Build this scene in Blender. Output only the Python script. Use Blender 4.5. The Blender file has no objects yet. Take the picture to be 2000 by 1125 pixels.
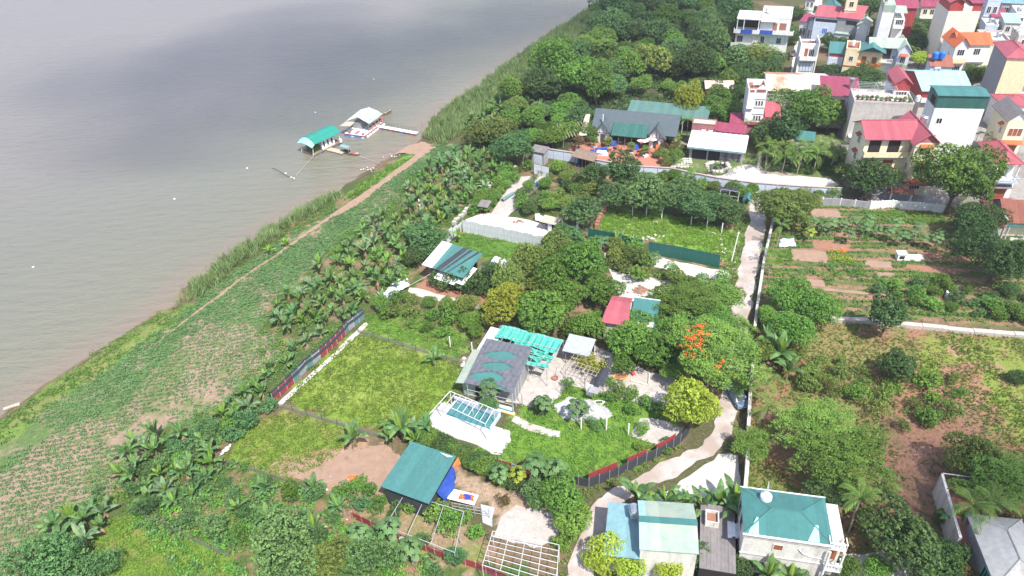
import bpy, math, random
import numpy as np
from mathutils import Vector, Matrix
rad = math.radians
scn = bpy.context.scene
# ------------------------------------------------------------ camera
CAM_H, PITCH, ROLL, FPX = 74.0, rad(35.8), rad(2.95), 1400.0
_r = np.array([1.0, 0, 0]); _f = np.array([0, math.cos(PITCH), -math.sin(PITCH)]); _u = np.array([0, math.sin(PITCH), math.cos(PITCH)])
CR = math.cos(ROLL) * _r - math.sin(ROLL) * _u
CU = math.cos(ROLL) * _u + math.sin(ROLL) * _r
CF = _f
cam_d = bpy.data.cameras.new("camera"); cam = bpy.data.objects.new("camera", cam_d); scn.collection.objects.link(cam)
cam_d.sensor_width = 36; cam_d.lens = FPX / 2000 * 36; cam_d.clip_start = 1; cam_d.clip_end = 9000
M = Matrix(((CR[0], CU[0], -CF[0], 0), (CR[1], CU[1], -CF[1], 0), (CR[2], CU[2], -CF[2], CAM_H), (0, 0, 0, 1)))
cam.matrix_world = M
scn.camera = cam
# ------------------------------------------------------------ daylight
SUN_EL, SUN_AZ = 56, 27            # azimuth measured from -Y towards +X
ca = math.cos(rad(SUN_EL))
SUN = Vector((ca * math.sin(rad(SUN_AZ)), -ca * math.cos(rad(SUN_AZ)), math.sin(rad(SUN_EL))))
sl = bpy.data.lights.new("sun", 'SUN'); sl.energy = 5.0; sl.angle = rad(0.53); sl.color = (1.0, 0.955, 0.88)
so = bpy.data.objects.new("sun", sl); scn.collection.objects.link(so)
so.rotation_euler = SUN.to_track_quat('Z', 'Y').to_euler(); so.location = (60, -60, 300)
world = bpy.data.worlds.new("World"); scn.world = world; world.use_nodes = True
wn, wl = world.node_tree.nodes, world.node_tree.links
for n in list(wn): wn.remove(n)
wo = wn.new("ShaderNodeOutputWorld"); bg = wn.new("ShaderNodeBackground"); sky = wn.new("ShaderNodeTexSky")
sky.sky_type = 'NISHITA'; sky.sun_disc = False; sky.sun_elevation = rad(SUN_EL)
sky.sun_rotation = rad(180 - SUN_AZ); sky.air_density = 1.0; sky.dust_density = 2.2; sky.ozone_density = 1.0
bg.inputs[1].default_value = 0.115
# thin high cloud cover evens the blue out
tc = wn.new("ShaderNodeTexCoord"); nz = wn.new("ShaderNodeTexNoise"); nz.inputs['Scale'].default_value = 3.0; nz.inputs['Detail'].default_value = 5
rp = wn.new("ShaderNodeValToRGB"); rp.color_ramp.elements[0].position = .3; rp.color_ramp.elements[1].position = .75
rp.color_ramp.elements[0].color = (.28, .28, .28, 1); rp.color_ramp.elements[1].color = (.62, .62, .62, 1)
mx = wn.new("ShaderNodeMixRGB"); mx.inputs[2].default_value = (5.3, 6.2, 9.2, 1)
wl.new(tc.outputs['Generated'], nz.inputs['Vector']); wl.new(nz.outputs['Fac'], rp.inputs[0]); wl.new(rp.outputs[0], mx.inputs[0])
wl.new(sky.outputs[0], mx.inputs[1]); wl.new(mx.outputs[0], bg.inputs[0]); wl.new(bg.outputs[0], wo.inputs[0])
scn.view_settings.view_transform = 'Standard'; scn.view_settings.look = 'None'
scn.view_settings.exposure = 0.66; scn.view_settings.gamma = 1
scn.view_settings.use_curve_mapping = False
try:
    scn.cycles.max_bounces = 6; scn.cycles.diffuse_bounces = 3; scn.cycles.glossy_bounces = 2; scn.cycles.transparent_max_bounces = 40
    scn.cycles.volume_bounces = 0; scn.cycles.volume_step_rate = 4
except Exception: pass

# ------------------------------------------------------------ pixel -> place on the ground
def G(px, py, z=0.0):
    x = (px - 1000) / FPX; y = -(py - 562.5) / FPX
    d = CF + x * CR + y * CU
    t = (z - CAM_H) / d[2]
    return np.array([d[0] * t, d[1] * t, z])
def P(x, y, z=0.0):
    v = np.stack([np.asarray(x, float), np.asarray(y, float), np.asarray(z, float) + np.zeros_like(np.asarray(x, float)) - CAM_H], -1)
    w = v @ CF
    return 1000 + FPX * (v @ CR) / w, 562.5 - FPX * (v @ CU) / w
def scale_at(py, z=0):            # px per metre
    y = -(py - 562.5) / FPX; d = CF + y * CU
    return FPX / ((z - CAM_H) / d[2])
def GP(pts, z=0.0): return [tuple(G(a, b, z)[:2]) for a, b in pts]

# ------------------------------------------------------------ numpy noise
def _hash(ix, iy, s):
    n = (ix.astype(np.int64) * 374761393 + iy.astype(np.int64) * 668265263 + s * 974634777) & 0x7fffffff
    n = ((n ^ (n >> 13)) * 1274126177) & 0x7fffffff
    return ((n ^ (n >> 16)) & 0xffff) / 65535.0
def vnoise(x, y, s=0):
    ix, iy = np.floor(x), np.floor(y); fx, fy = x - ix, y - iy
    fx = fx * fx * (3 - 2 * fx); fy = fy * fy * (3 - 2 * fy)
    a, b, c, d = _hash(ix, iy, s), _hash(ix + 1, iy, s), _hash(ix, iy + 1, s), _hash(ix + 1, iy + 1, s)
    return (a * (1 - fx) + b * fx) * (1 - fy) + (c * (1 - fx) + d * fx) * fy
def fbm(x, y, s=0, o=4):
    t = 0; a = .5; tot = 0
    for k in range(o):
        t = t + a * vnoise(x * 2 ** k, y * 2 ** k, s + k * 17); tot += a; a *= .5
    return t / tot
def inpoly(x, y, poly):
    x = np.asarray(x); y = np.asarray(y); r = np.zeros(x.shape, bool); n = len(poly)
    for i in range(n):
        x1, y1 = poly[i]; x2, y2 = poly[(i + 1) % n]
        if y1 == y2: continue
        c = ((y1 > y) != (y2 > y)) & (x < (x2 - x1) * (y - y1) / (y2 - y1) + x1)
        r ^= c
    return r
def polydist(x, y, pl, closed=False):
    x = np.asarray(x); best = np.full(x.shape, 1e9); n = len(pl)
    for i in range(n if closed else n - 1):
        x1, y1 = pl[i]; x2, y2 = pl[(i + 1) % n]
        dx, dy = x2 - x1, y2 - y1; L = dx * dx + dy * dy + 1e-9
        t = np.clip(((x - x1) * dx + (y - y1) * dy) / L, 0, 1)
        best = np.minimum(best, np.hypot(x - x1 - t * dx, y - y1 - t * dy))
    return best

# ------------------------------------------------------------ materials
MATS = {}
def nd(nt, t, **k):
    n = nt.nodes.new(t)
    for a, b in k.items(): setattr(n, a, b)
    return n
def mat(name, col, rough=.8, var=.18, scale=1.5, dirt=0.0, dirtcol=(.09, .08, .07), bump=0.0, metal=0.0, ribs=None, ribscale=5.0, streak=0.0, spec=.3, trans=0.0, col2=None, c2scale=.4, emis=None):
    """weathered surface: colour varied by noise, stains with shapes of their own, optional corrugation relief"""
    if name in MATS: return MATS[name]
    m = bpy.data.materials.new(name); m.use_nodes = True; nt = m.node_tree; L = nt.links
    b = nt.nodes["Principled BSDF"]; b.inputs['Roughness'].default_value = rough; b.inputs['Metallic'].default_value = metal
    b.inputs['Specular IOR Level'].default_value = spec
    tc = nd(nt, "ShaderNodeTexCoord"); n1 = nd(nt, "ShaderNodeTexNoise"); n1.inputs['Scale'].default_value = scale; n1.inputs['Detail'].default_value = 6
    n1.inputs['Roughness'].default_value = .65
    L.new(tc.outputs['Object'], n1.inputs['Vector'])
    r = nd(nt, "ShaderNodeValToRGB"); e = r.color_ramp.elements; e[0].position = .3; e[1].position = .7
    e[0].color = tuple(c * (1 - var) for c in col) + (1,); e[1].color = tuple(min(1, c * (1 + var * .6)) for c in col) + (1,)
    L.new(n1.outputs['Fac'], r.inputs[0]); out = r.outputs[0]
    if col2:
        n3 = nd(nt, "ShaderNodeTexNoise"); n3.inputs['Scale'].default_value = c2scale; n3.inputs['Detail'].default_value = 5; L.new(tc.outputs['Object'], n3.inputs['Vector'])
        r3 = nd(nt, "ShaderNodeValToRGB"); r3.color_ramp.elements[0].position = .45; r3.color_ramp.elements[1].position = .6; L.new(n3.outputs['Fac'], r3.inputs[0])
        m3 = nd(nt, "ShaderNodeMixRGB"); m3.inputs[2].default_value = tuple(col2) + (1,); L.new(r3.outputs[0], m3.inputs[0]); L.new(out, m3.inputs[1]); out = m3.outputs[0]
    if dirt > 0:
        mp = nd(nt, "ShaderNodeMapping"); mp.inputs['Scale'].default_value = (1, 1, .25 if streak else 1) if ribs is None else ((2.6, .22, .3) if ribs == 0 else (.22, 2.6, .3)); L.new(tc.outputs['Object'], mp.inputs[0])
        n2 = nd(nt, "ShaderNodeTexNoise"); n2.inputs['Scale'].default_value = 1.1; n2.inputs['Detail'].default_value = 8; n2.inputs['Roughness'].default_value = .7; L.new(mp.outputs[0], n2.inputs['Vector'])
        r2 = nd(nt, "ShaderNodeValToRGB"); r2.color_ramp.elements[0].position = .48; r2.color_ramp.elements[1].position = .78
        r2.color_ramp.elements[0].color = (0, 0, 0, 1); r2.color_ramp.elements[1].color = (dirt,) * 3 + (1,); L.new(n2.outputs['Fac'], r2.inputs[0])
        m2 = nd(nt, "ShaderNodeMixRGB"); m2.inputs[2].default_value = tuple(dirtcol) + (1,); L.new(r2.outputs[0], m2.inputs[0]); L.new(out, m2.inputs[1]); out = m2.outputs[0]
    if ribs is not None:
        sx = nd(nt, "ShaderNodeSeparateXYZ"); L.new(tc.outputs['Object'], sx.inputs[0]); dv = nd(nt, "ShaderNodeMath", operation='SNAP'); dv.inputs[1].default_value = 1.07; L.new(sx.outputs[ribs], dv.inputs[0])
        wn_ = nd(nt, "ShaderNodeTexWhiteNoise", noise_dimensions='1D'); L.new(dv.outputs[0], wn_.inputs['W']); mr = nd(nt, "ShaderNodeMapRange"); mr.inputs[3].default_value = .84; mr.inputs[4].default_value = 1.1; L.new(wn_.outputs['Value'], mr.inputs[0])
        hv = nd(nt, "ShaderNodeHueSaturation"); L.new(mr.outputs[0], hv.inputs['Value']); L.new(out, hv.inputs['Color']); out = hv.outputs[0]
    L.new(out, b.inputs['Base Color'])
    h = None
    if ribs is not None:
        w = nd(nt, "ShaderNodeTexWave", wave_type='BANDS', bands_direction='XYZ'[ribs]); w.inputs['Scale'].default_value = ribscale; L.new(tc.outputs['Object'], w.inputs['Vector'])
        h = w.outputs['Fac']; bs, bd = .6, .05
    elif bump > 0:
        n4 = nd(nt, "ShaderNodeTexNoise"); n4.inputs['Scale'].default_value = scale * 6; n4.inputs['Detail'].default_value = 5; L.new(tc.outputs['Object'], n4.inputs['Vector'])
        h = n4.outputs['Fac']; bs, bd = .6, bump
    if h is not None:
        bp = nd(nt, "ShaderNodeBump"); bp.inputs['Strength'].default_value = bs; bp.inputs['Distance'].default_value = bd
        L.new(h, bp.inputs['Height']); L.new(bp.outputs[0], b.inputs['Normal'])
    if trans: b.inputs['Transmission Weight'].default_value = trans
    MATS[name] = m; return m
def leafmat(name, dark, light, tl=.25, rough=.6, jit=.25):
    """leaf colour from a per-leaf value (in crowns paler upwards, darkened inside) and a per-plant random tint"""
    if name in MATS: return MATS[name]
    m = bpy.data.materials.new(name); m.use_nodes = True; nt = m.node_tree; L = nt.links
    b = nt.nodes["Principled BSDF"]; b.inputs['Roughness'].default_value = rough; b.inputs['Specular IOR Level'].default_value = .3
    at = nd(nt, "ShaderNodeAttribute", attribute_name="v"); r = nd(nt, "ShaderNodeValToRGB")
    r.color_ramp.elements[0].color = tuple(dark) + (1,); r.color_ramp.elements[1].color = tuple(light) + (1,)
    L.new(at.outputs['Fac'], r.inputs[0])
    oi = nd(nt, "ShaderNodeObjectInfo"); hs = nd(nt, "ShaderNodeHueSaturation")
    mr = nd(nt, "ShaderNodeMapRange"); mr.inputs[3].default_value = 1 - jit; mr.inputs[4].default_value = 1 + jit; L.new(oi.outputs['Random'], mr.inputs[0]); L.new(mr.outputs[0], hs.inputs['Value'])
    m2 = nd(nt, "ShaderNodeMath", operation='MULTIPLY'); m2.inputs[1].default_value = 7.3; L.new(oi.outputs['Random'], m2.inputs[0])
    m3 = nd(nt, "ShaderNodeMath", operation='FRACT'); L.new(m2.outputs[0], m3.inputs[0])
    mr2 = nd(nt, "ShaderNodeMapRange"); mr2.inputs[3].default_value = .485; mr2.inputs[4].default_value = .515; L.new(m3.outputs[0], mr2.inputs[0]); L.new(mr2.outputs[0], hs.inputs['Hue'])
    L.new(r.outputs[0], hs.inputs['Color']); L.new(hs.outputs[0], b.inputs['Base Color'])
    t = nd(nt, "ShaderNodeBsdfTranslucent"); mxs = nd(nt, "ShaderNodeMixShader"); mxs.inputs[0].default_value = tl
    L.new(hs.outputs[0], t.inputs['Color']); L.new(b.outputs[0], mxs.inputs[1]); L.new(t.outputs[0], mxs.inputs[2])
    L.new(mxs.outputs[0], nt.nodes['Material Output'].inputs['Surface'])
    MATS[name] = m; return m

# ------------------------------------------------------------ object helpers
COL = scn.collection
def link(name, data, parent=None, loc=None, rot=None):
    o = bpy.data.objects.new(name, data); COL.objects.link(o)
    if parent is not None: o.parent = parent
    if loc is not None: o.location = loc
    if rot is not None: o.rotation_euler = rot
    return o
def tag(o, label=None, cat=None, group=None, kind=None):
    if label: o["label"] = label
    if cat: o["category"] = cat
    if group: o["group"] = group
    if kind: o["kind"] = kind
    return o
def thing(name, label, cat, loc=(0, 0, 0), rz=0.0, group=None):
    return tag(link(name, None, None, tuple(loc), (0, 0, rz)), label, cat, group)
class MB:
    def __init__(s): s.v = []; s.f = []; s.m = []
    def add(s, v, f, mi=0):
        k = len(s.v); s.v += [tuple(p) for p in v]; s.f += [tuple(i + k for i in q) for q in f]; s.m += [mi] * len(f); return s
    def box(s, x0, x1, y0, y1, z0, z1, mi=0):
        v = [(x, y, z) for z in (z0, z1) for y in (y0, y1) for x in (x0, x1)]
        return s.add(v, [(0, 2, 3, 1), (4, 5, 7, 6), (0, 1, 5, 4), (2, 6, 7, 3), (0, 4, 6, 2), (1, 3, 7, 5)], mi)
    def bar(s, a, b, r, n=6, r2=None, mi=0, caps=True):
        a = Vector(a); b = Vector(b); d = (b - a)
        if d.length < 1e-6: return s
        q = d.to_track_quat('Z', 'Y'); r2 = r if r2 is None else r2
        v = [a + q @ Vector((r * math.cos(t), r * math.sin(t), 0)) for t in [2 * math.pi * i / n + .4 for i in range(n)]]
        v += [b + q @ Vector((r2 * math.cos(t), r2 * math.sin(t), 0)) for t in [2 * math.pi * i / n + .4 for i in range(n)]]
        f = [(i, (i + 1) % n, n + (i + 1) % n, n + i) for i in range(n)]
        if caps: f += [tuple(range(n))[::-1], tuple(range(n, 2 * n))]
        return s.add(v, f, mi)
    def lathe(s, prof, c=(0, 0, 0), n=12, mi=0):
        v = []; f = []
        for (r, z) in prof:
            v += [(c[0] + r * math.cos(2 * math.pi * i / n), c[1] + r * math.sin(2 * math.pi * i / n), c[2] + z) for i in range(n)]
        for k in range(len(prof) - 1):
            f += [(k * n + i, k * n + (i + 1) % n, (k + 1) * n + (i + 1) % n, (k + 1) * n + i) for i in range(n)]
        return s.add(v, f, mi)
    def slab(s, pts, th, mi=0):
        """polygon of 3-D points given a thickness downward"""
        n = len(pts); v = [tuple(p) for p in pts] + [(p[0], p[1], p[2] - th) for p in pts]
        f = [tuple(range(n)), tuple(range(n, 2 * n))[::-1]] + [(i, n + i, n + (i + 1) % n, (i + 1) % n) for i in range(n)]
        return s.add(v, f, mi)
    def mesh(s, name, mats):
        me = bpy.data.meshes.new(name); me.from_pydata(s.v, [], s.f)
        for m in (mats if isinstance(mats, (list, tuple)) else [mats]): me.materials.append(m)
        if any(s.m): me.polygons.foreach_set("material_index", s.m)
        me.validate(); me.update(); return me
    def build(s, name, mats, parent=None, loc=None, rot=None): return link(name, s.mesh(name, mats), parent, loc, rot)
def qmesh(name, Q, val, m, smooth=False):
    """mesh from an (N,4,3) array of quads with a per-face value"""
    N = len(Q); me = bpy.data.meshes.new(name)
    me.vertices.add(N * 4); me.vertices.foreach_set("co", np.ascontiguousarray(Q, dtype=np.float32).ravel())
    me.loops.add(N * 4); me.loops.foreach_set("vertex_index", np.arange(N * 4, dtype=np.int32))
    me.polygons.add(N); me.polygons.foreach_set("loop_start", np.arange(0, N * 4, 4, dtype=np.int32))
    a = me.attributes.new("v", 'FLOAT', 'FACE'); a.data.foreach_set("value", np.clip(val, 0, 1).astype(np.float32))
    for mm in (m if isinstance(m, (list, tuple)) else [m]): me.materials.append(mm)
    me.update(calc_edges=True); return me
def setmat(o, m):
    o.material_slots[0].link = 'OBJECT'; o.material_slots[0].material = m
def sheet(name, pts, z, m, jit=.25, step=1.2, seed=1, kind='structure', thick=0, parent=None):
    """flat ground piece with an uneven edge; pts are photo pixels of its outline on the ground"""
    w = GP(pts, z); rr = random.Random(seed); out = []
    for i in range(len(w)):
        a, b = w[i], w[(i + 1) % len(w)]; L = math.hypot(b[0] - a[0], b[1] - a[1]); n = max(1, int(L / step))
        for k in range(n):
            t = k / n; j = jit if jit else 0; x = a[0] + (b[0] - a[0]) * t; y = a[1] + (b[1] - a[1]) * t
            if j: x += (float(fbm(np.array(x * .55), np.array(y * .55), seed, 4)) - .5) * 4.5 * j; y += (float(fbm(np.array(x * .55 + 90), np.array(y * .55), seed + 1, 4)) - .5) * 4.5 * j
            out.append((x, y))
    from mathutils.geometry import tessellate_polygon
    v = [(x, y, z) for x, y in out]
    tris = tessellate_polygon([[Vector(p) for p in v]])
    mb = MB(); tri2 = []
    for t in tris:
        a, b, c = (Vector(v[i]) for i in t)
        tri2.append(t if (b - a).cross(c - a).z > 0 else t[::-1])
    mb.add(v, tri2)
    if thick:
        n = len(v); v2 = [(x, y, z - thick) for x, y in out]
        mb.v += v2; mb.f += [(i, (i + 1) % n, n + (i + 1) % n, n + i) for i in range(n)]; mb.m += [0] * n
    o = mb.build(name, m, parent)
    if kind: o["kind"] = kind
    return o
# ------------------------------------------------------------ palette
W = lambda *a, **k: mat(*a, **k)
m_white = W("white_paint", (.72, .72, .70), dirt=.6, dirtcol=(.42, .39, .35), streak=1)
m_whiteold = W("mouldy_white_wall", (.62, .60, .55), dirt=.85, dirtcol=(.22, .20, .18), scale=2.5, streak=1)
m_cream = W("cream_paint", (.76, .68, .48), dirt=.2, dirtcol=(.55, .48, .36))
m_yellow = W("yellow_paint", (.74, .62, .40), dirt=.2, dirtcol=(.5, .4, .25))
m_grey = W("grey_render", (.30, .30, .31), dirt=.5, dirtcol=(.17, .16, .16), streak=1)
m_conc = W("weathered_concrete", (.50, .47, .44), dirt=.7, dirtcol=(.24, .21, .20), scale=1.2, streak=1)
m_concl = W("pale_concrete", (.56, .53, .49), dirt=.5, dirtcol=(.33, .29, .27), scale=.8)
m_bluewhite = W("pale_blue_paint", (.52, .58, .68), dirt=.3, dirtcol=(.35, .35, .36))
m_brick = W("old_brick", (.33, .15, .11), dirt=.5, scale=4)
m_redroof = W("red_sheet_roof", (.40, .10, .125), rough=.55, ribs=0, dirt=.25, dirtcol=(.5, .22, .22), var=.1)
m_maroon = W("maroon_sheet_roof", (.30, .055, .10), rough=.55, ribs=0, dirt=.3, dirtcol=(.4, .2, .22))
m_orange = W("orange_tile_roof", (.60, .14, .055), rough=.7, ribs=0, ribscale=4, dirt=.2, dirtcol=(.4, .15, .1))
m_redtile = W("old_red_tiles", (.34, .13, .09), rough=.85, ribs=0, ribscale=4, dirt=.6, dirtcol=(.15, .08, .06))
m_redwall = W("red_sheet_wall", (.42, .07, .07), rough=.6, ribs=0, dirt=.2)
m_teal = W("teal_sheet_roof", (.065, .205, .195), rough=.5, ribs=0, ribscale=6, dirt=.3, dirtcol=(.13, .32, .30), var=.12)
m_teally = W("teal_sheet_roof_cross", (.065, .205, .195), rough=.5, ribs=1, ribscale=6, dirt=.3, dirtcol=(.13, .32, .30), var=.12)
m_green = W("green_sheet_roof", (.04, .135, .115), rough=.55, ribs=0, dirt=.25, dirtcol=(.1, .24, .2))
m_palegreen = W("pale_green_sheet", (.36, .46, .38), rough=.55, ribs=0, ribscale=6, dirt=.4, dirtcol=(.42, .44, .36), col2=(.42, .46, .37), c2scale=.3)
m_bluegr = W("faded_blue_sheet", (.20, .36, .40), rough=.55, ribs=0, ribscale=5, dirt=.5, dirtcol=(.27, .36, .34))
m_ltblue = W("light_aqua_sheet", (.36, .58, .62), rough=.5, ribs=0, dirt=.3)
m_slate = W("slate_blue_tiles", (.075, .10, .115), rough=.75, dirt=.4, dirtcol=(.13, .15, .15), scale=3, bump=.03)
m_sheetw = W("white_sheet_roof", (.80, .82, .84), rough=.45, ribs=0, dirt=.25, dirtcol=(.5, .5, .48))
m_rusty = W("rusty_white_roof", (.66, .58, .50), rough=.7, ribs=0, ribscale=1.2, dirt=.9, dirtcol=(.33, .14, .07), col2=(.42, .21, .13), c2scale=.12)
m_asb = W("grey_fibre_cement", (.22, .20, .20), rough=.9, ribs=0, ribscale=3.5, dirt=.6)
m_glass = W("dark_window_glass", (.02, .025, .035), rough=.12, spec=.6, var=.3)
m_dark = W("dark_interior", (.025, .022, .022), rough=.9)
m_wood = W("reddish_brown_wood", (.28, .09, .04), rough=.6, dirt=.3)
m_woodold = W("weathered_timber", (.22, .16, .12), rough=.9, dirt=.5)
m_bamboo = W("pale_dry_bamboo", (.45, .38, .30), rough=.8)
m_metal = W("galvanised_steel", (.46, .49, .50), rough=.45, metal=.35, dirt=.3, dirtcol=(.35, .33, .3))
m_metalw = W("white_steel_tube", (.55, .57, .58), rough=.5)
m_steel = W("stainless_tank", (.55, .57, .6), rough=.25, metal=.8)
m_darkmetal = W("dark_painted_steel", (.07, .075, .09), rough=.5)
m_mesh = W("black_shade_net", (.045, .048, .06), rough=.9, bump=.03, var=.3)
m_greynet = W("grey_shade_net", (.115, .12, .14), rough=.9, bump=.03, var=.3)
m_aqua = W("aqua_green_netting", (.07, .40, .32), rough=.85, var=.25)
m_bluetarp = W("blue_tarpaulin", (.03, .09, .45), rough=.6, var=.3)
m_whitetarp = W("white_plastic_sheeting", (.66, .68, .73), rough=.5, dirt=.5, dirtcol=(.35, .33, .32), bump=.08)
m_bluedrum = W("blue_plastic_drum", (.02, .16, .55), rough=.4)
m_redfab = W("red_cloth", (.5, .06, .06), rough=.8)
m_orangefab = W("orange_cloth", (.75, .18, .05), rough=.8)
m_yellowfab = W("yellow_paint_wood", (.75, .45, .12), rough=.8)
m_pink = W("dusty_pink_wall", (.40, .16, .17), dirt=.5, dirtcol=(.22, .12, .1))
m_terra = W("terracotta_paving", (.40, .17, .12), rough=.9, dirt=.4, dirtcol=(.25, .12, .09), bump=.02, scale=2)
m_terrtile = W("terracotta_tile", (.38, .155, .11), rough=.9, var=.3, dirt=.3)
m_water = None
m_stone = W("pale_rubble_stone", (.52, .47, .42), dirt=.6, dirtcol=(.25, .22, .2), bump=.2, scale=2)
m_slabw = W("white_stone_slab", (.72, .68, .58), rough=.9, dirt=.3, dirtcol=(.4, .36, .28))
m_gravelroad = W("pale_gravel", (.43, .395, .37), rough=.95, dirt=.75, dirtcol=(.33, .25, .21), bump=.06, scale=.5, col2=(.33, .27, .235), c2scale=.22)
m_whitegravel = W("white_dusty_concrete", (.49, .47, .44), rough=.95, dirt=.9, dirtcol=(.33, .29, .26), bump=.02, scale=.5)
m_greygravel = W("grey_white_gravel", (.43, .43, .44), rough=.95, dirt=.9, dirtcol=(.2, .2, .19), bump=.08, scale=3)
m_yard = W("worn_yard_concrete", (.42, .385, .355), rough=.95, dirt=.8, dirtcol=(.26, .20, .17), bump=.02, scale=.7)
m_redsoil = W("red_earth", (.30, .15, .10), rough=1, dirt=.7, dirtcol=(.20, .10, .07), bump=.1, scale=1)
m_path = W("bare_sandy_path", (.30, .20, .145), rough=1, dirt=.5, dirtcol=(.26, .17, .12), bump=.05, scale=.8)
m_trunk = W("bark", (.13, .095, .07), rough=.95, dirt=.4, bump=.05, scale=3)
m_paletrunk = W("pale_bark", (.34, .30, .25), rough=.95, dirt=.4, scale=3)
m_stem = W("banana_stem", (.16, .17, .08), rough=.8, dirt=.6, dirtcol=(.17, .10, .06), scale=3)
m_dead = leafmat("dry_banana_leaf", (.20, .12, .06), (.40, .29, .17))
lf = {
 'mango': leafmat("leaf_mango", (.050, .120, .018), (.165, .29, .042)),
 'dark': leafmat("leaf_dark", (.034, .082, .024), (.105, .19, .048)),
 'blue': leafmat("leaf_bluish", (.048, .115, .036), (.15, .27, .085)),
 'lime': leafmat("leaf_lime", (.26, .35, .035), (.56, .66, .085), tl=.35, jit=.1),
 'fresh': leafmat("leaf_fresh", (.072, .165, .028), (.20, .36, .06), tl=.3),
 'olive': leafmat("leaf_olive", (.082, .13, .028), (.22, .29, .06)),
 'yellow': leafmat("leaf_yellowgreen", (.16, .20, .02), (.38, .43, .05), tl=.3, jit=.08),
 'red': leafmat("leaf_russet", (.06, .09, .025), (.26, .15, .06)),
 'banana': leafmat("leaf_banana", (.065, .15, .045), (.19, .32, .10), tl=.3, rough=.45),
 'bananalt': leafmat("leaf_banana_young", (.17, .30, .035), (.34, .50, .07), tl=.4, rough=.45),
 'banlate': leafmat("leaf_banana_silver", (.10, .19, .08), (.27, .38, .20), tl=.3, rough=.45),
 'papaya': leafmat("leaf_papaya", (.065, .145, .05), (.17, .30, .11), tl=.3),
 'palm': leafmat("leaf_palm", (.06, .13, .026), (.20, .31, .06), tl=.25),
 'reed': leafmat("leaf_reed", (.15, .24, .07), (.36, .48, .19), tl=.35),
 'grass': leafmat("leaf_grass", (.085, .20, .030), (.23, .37, .06), tl=.4, jit=.02),
 'lawn': leafmat("leaf_lawn", (.095, .17, .024), (.23, .32, .05), tl=.4, jit=.02),
 'crop': leafmat("leaf_crop", (.060, .155, .055), (.16, .31, .11), tl=.3, jit=.02),
 'dry': leafmat("leaf_dry", (.16, .15, .05), (.36, .33, .13), tl=.3, jit=.02),
 'bone': leafmat("pale_stone_bits", (.16, .13, .11), (.62, .58, .54), tl=.02, jit=.02),
 'flame': leafmat("petal_orange", (.62, .12, .02), (.95, .28, .05), tl=.3),
 'pinkfl': leafmat("petal_pink", (.5, .05, .12), (.7, .2, .25), tl=.3),
}
# ------------------------------------------------------------ river and land
WZ = -1.3
SHORE_PX = [(-420, 1110), (-200, 950), (0, 812), (60, 772), (150, 708), (230, 660), (300, 612), (342, 595), (350, 566), (400, 532), (470, 484), (540, 436), (600, 402), (655, 376), (700, 344), (760, 306), (800, 286), (822, 272), (830, 250), (862, 214), (920, 178), (1000, 116), (1080, 62), (1150, 18), (1200, -12), (1260, -60), (1330, -120)]
SHORE = GP(SHORE_PX, WZ)
SHORE.append((SHORE[-1][0] + 900, SHORE[-1][1] + 1500))
SHORE.insert(0, (SHORE[0][0] - 200, SHORE[0][1] - 200))
LANDPOLY = SHORE + [(6000, 4000), (6000, -3000), (-1200, -3000)]
def axis(lo, hi, st, far):
    a = list(np.arange(lo, hi, st)); k = st; v = a[-1]; out = []
    while v < far: k *= 1.25; v += k; out.append(v)
    k = st; v = a[0]; pre = []
    while v > -far: k *= 1.25; v -= k; pre.append(v)
    return np.array(pre[::-1] + a + out)
gx = axis(-95, 190, .62, 3500)
yc = []; v = 36.0
while v < 330: yc.append(v); v += .5 + max(0, v - 90) * .0045
k = 1.5
while v < 5000: k *= 1.25; v += k; yc.append(v)
pre = []; v = 36.0; k = .5
while v > -1500: k *= 1.3; v -= k; pre.append(v)
gy = np.array(pre[::-1] + yc)
X, Y = np.meshgrid(gx, gy)
inside = inpoly(X, Y, LANDPOLY); dsh = polydist(X, Y, SHORE); sd = np.where(inside, dsh, -dsh) + (fbm(X * .35, Y * .35, 5, 4) - .5) * 1.6
Z = np.clip(WZ + sd * .28, -5, 0)
Z = np.where(Z > -.02, 0, Z) - (fbm(X * .5, Y * .5, 9, 3)) * .05
nx, ny = len(gx), len(gy)
# what covers the earth where: soil, weeds, crops (world polygons)
wob = 1.3
Xj = X + (fbm(X * .6, Y * .6, 21, 4) - .5) * 2 * wob * 1.6; Yj = Y + (fbm(X * .6 + 50, Y * .6, 22, 4) - .5) * 2 * wob * 1.6
C = np.zeros(X.shape + (3,)); C[:] = (.085, .085, .04)
n1 = fbm(X * .12, Y * .12, 3, 5); n2 = fbm(X * .9, Y * .9, 4, 4); n3 = fbm(X * .3, Y * .3, 6, 4)
def lerp(c, d, t): return c * (1 - t[..., None]) + np.array(d) * t[..., None]
C = lerp(C, (.16, .115, .07), np.clip((n1 - .5) * 6, 0, 1))
def sm(a, lo, hi): return np.clip((a - lo) / (hi - lo), 0, 1)
def paint(poly, c1, c2=None, lo=.45, hi=.6, n=None, c3=None):
    global C
    m = inpoly(Xj, Yj, GP(poly))
    D = np.zeros_like(C); D[:] = c1
    if c2: D = lerp(D, c2, sm(n3 * .6 + n2 * .4 if n is None else n, lo, hi))
    if c3: D = lerp(D, c3, sm(fbm(X * .2, Y * .2, 31, 4), .52, .62))
    D *= (.86 + .28 * fbm(X * 2.2, Y * 2.2, 40, 3))[..., None]
    C[m] = D[m]
SOIL = (.27, .198, .142); SOILR = (.25, .138, .098); WEED = (.10, .17, .028); DKG = (.045, .09, .022)
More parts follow.
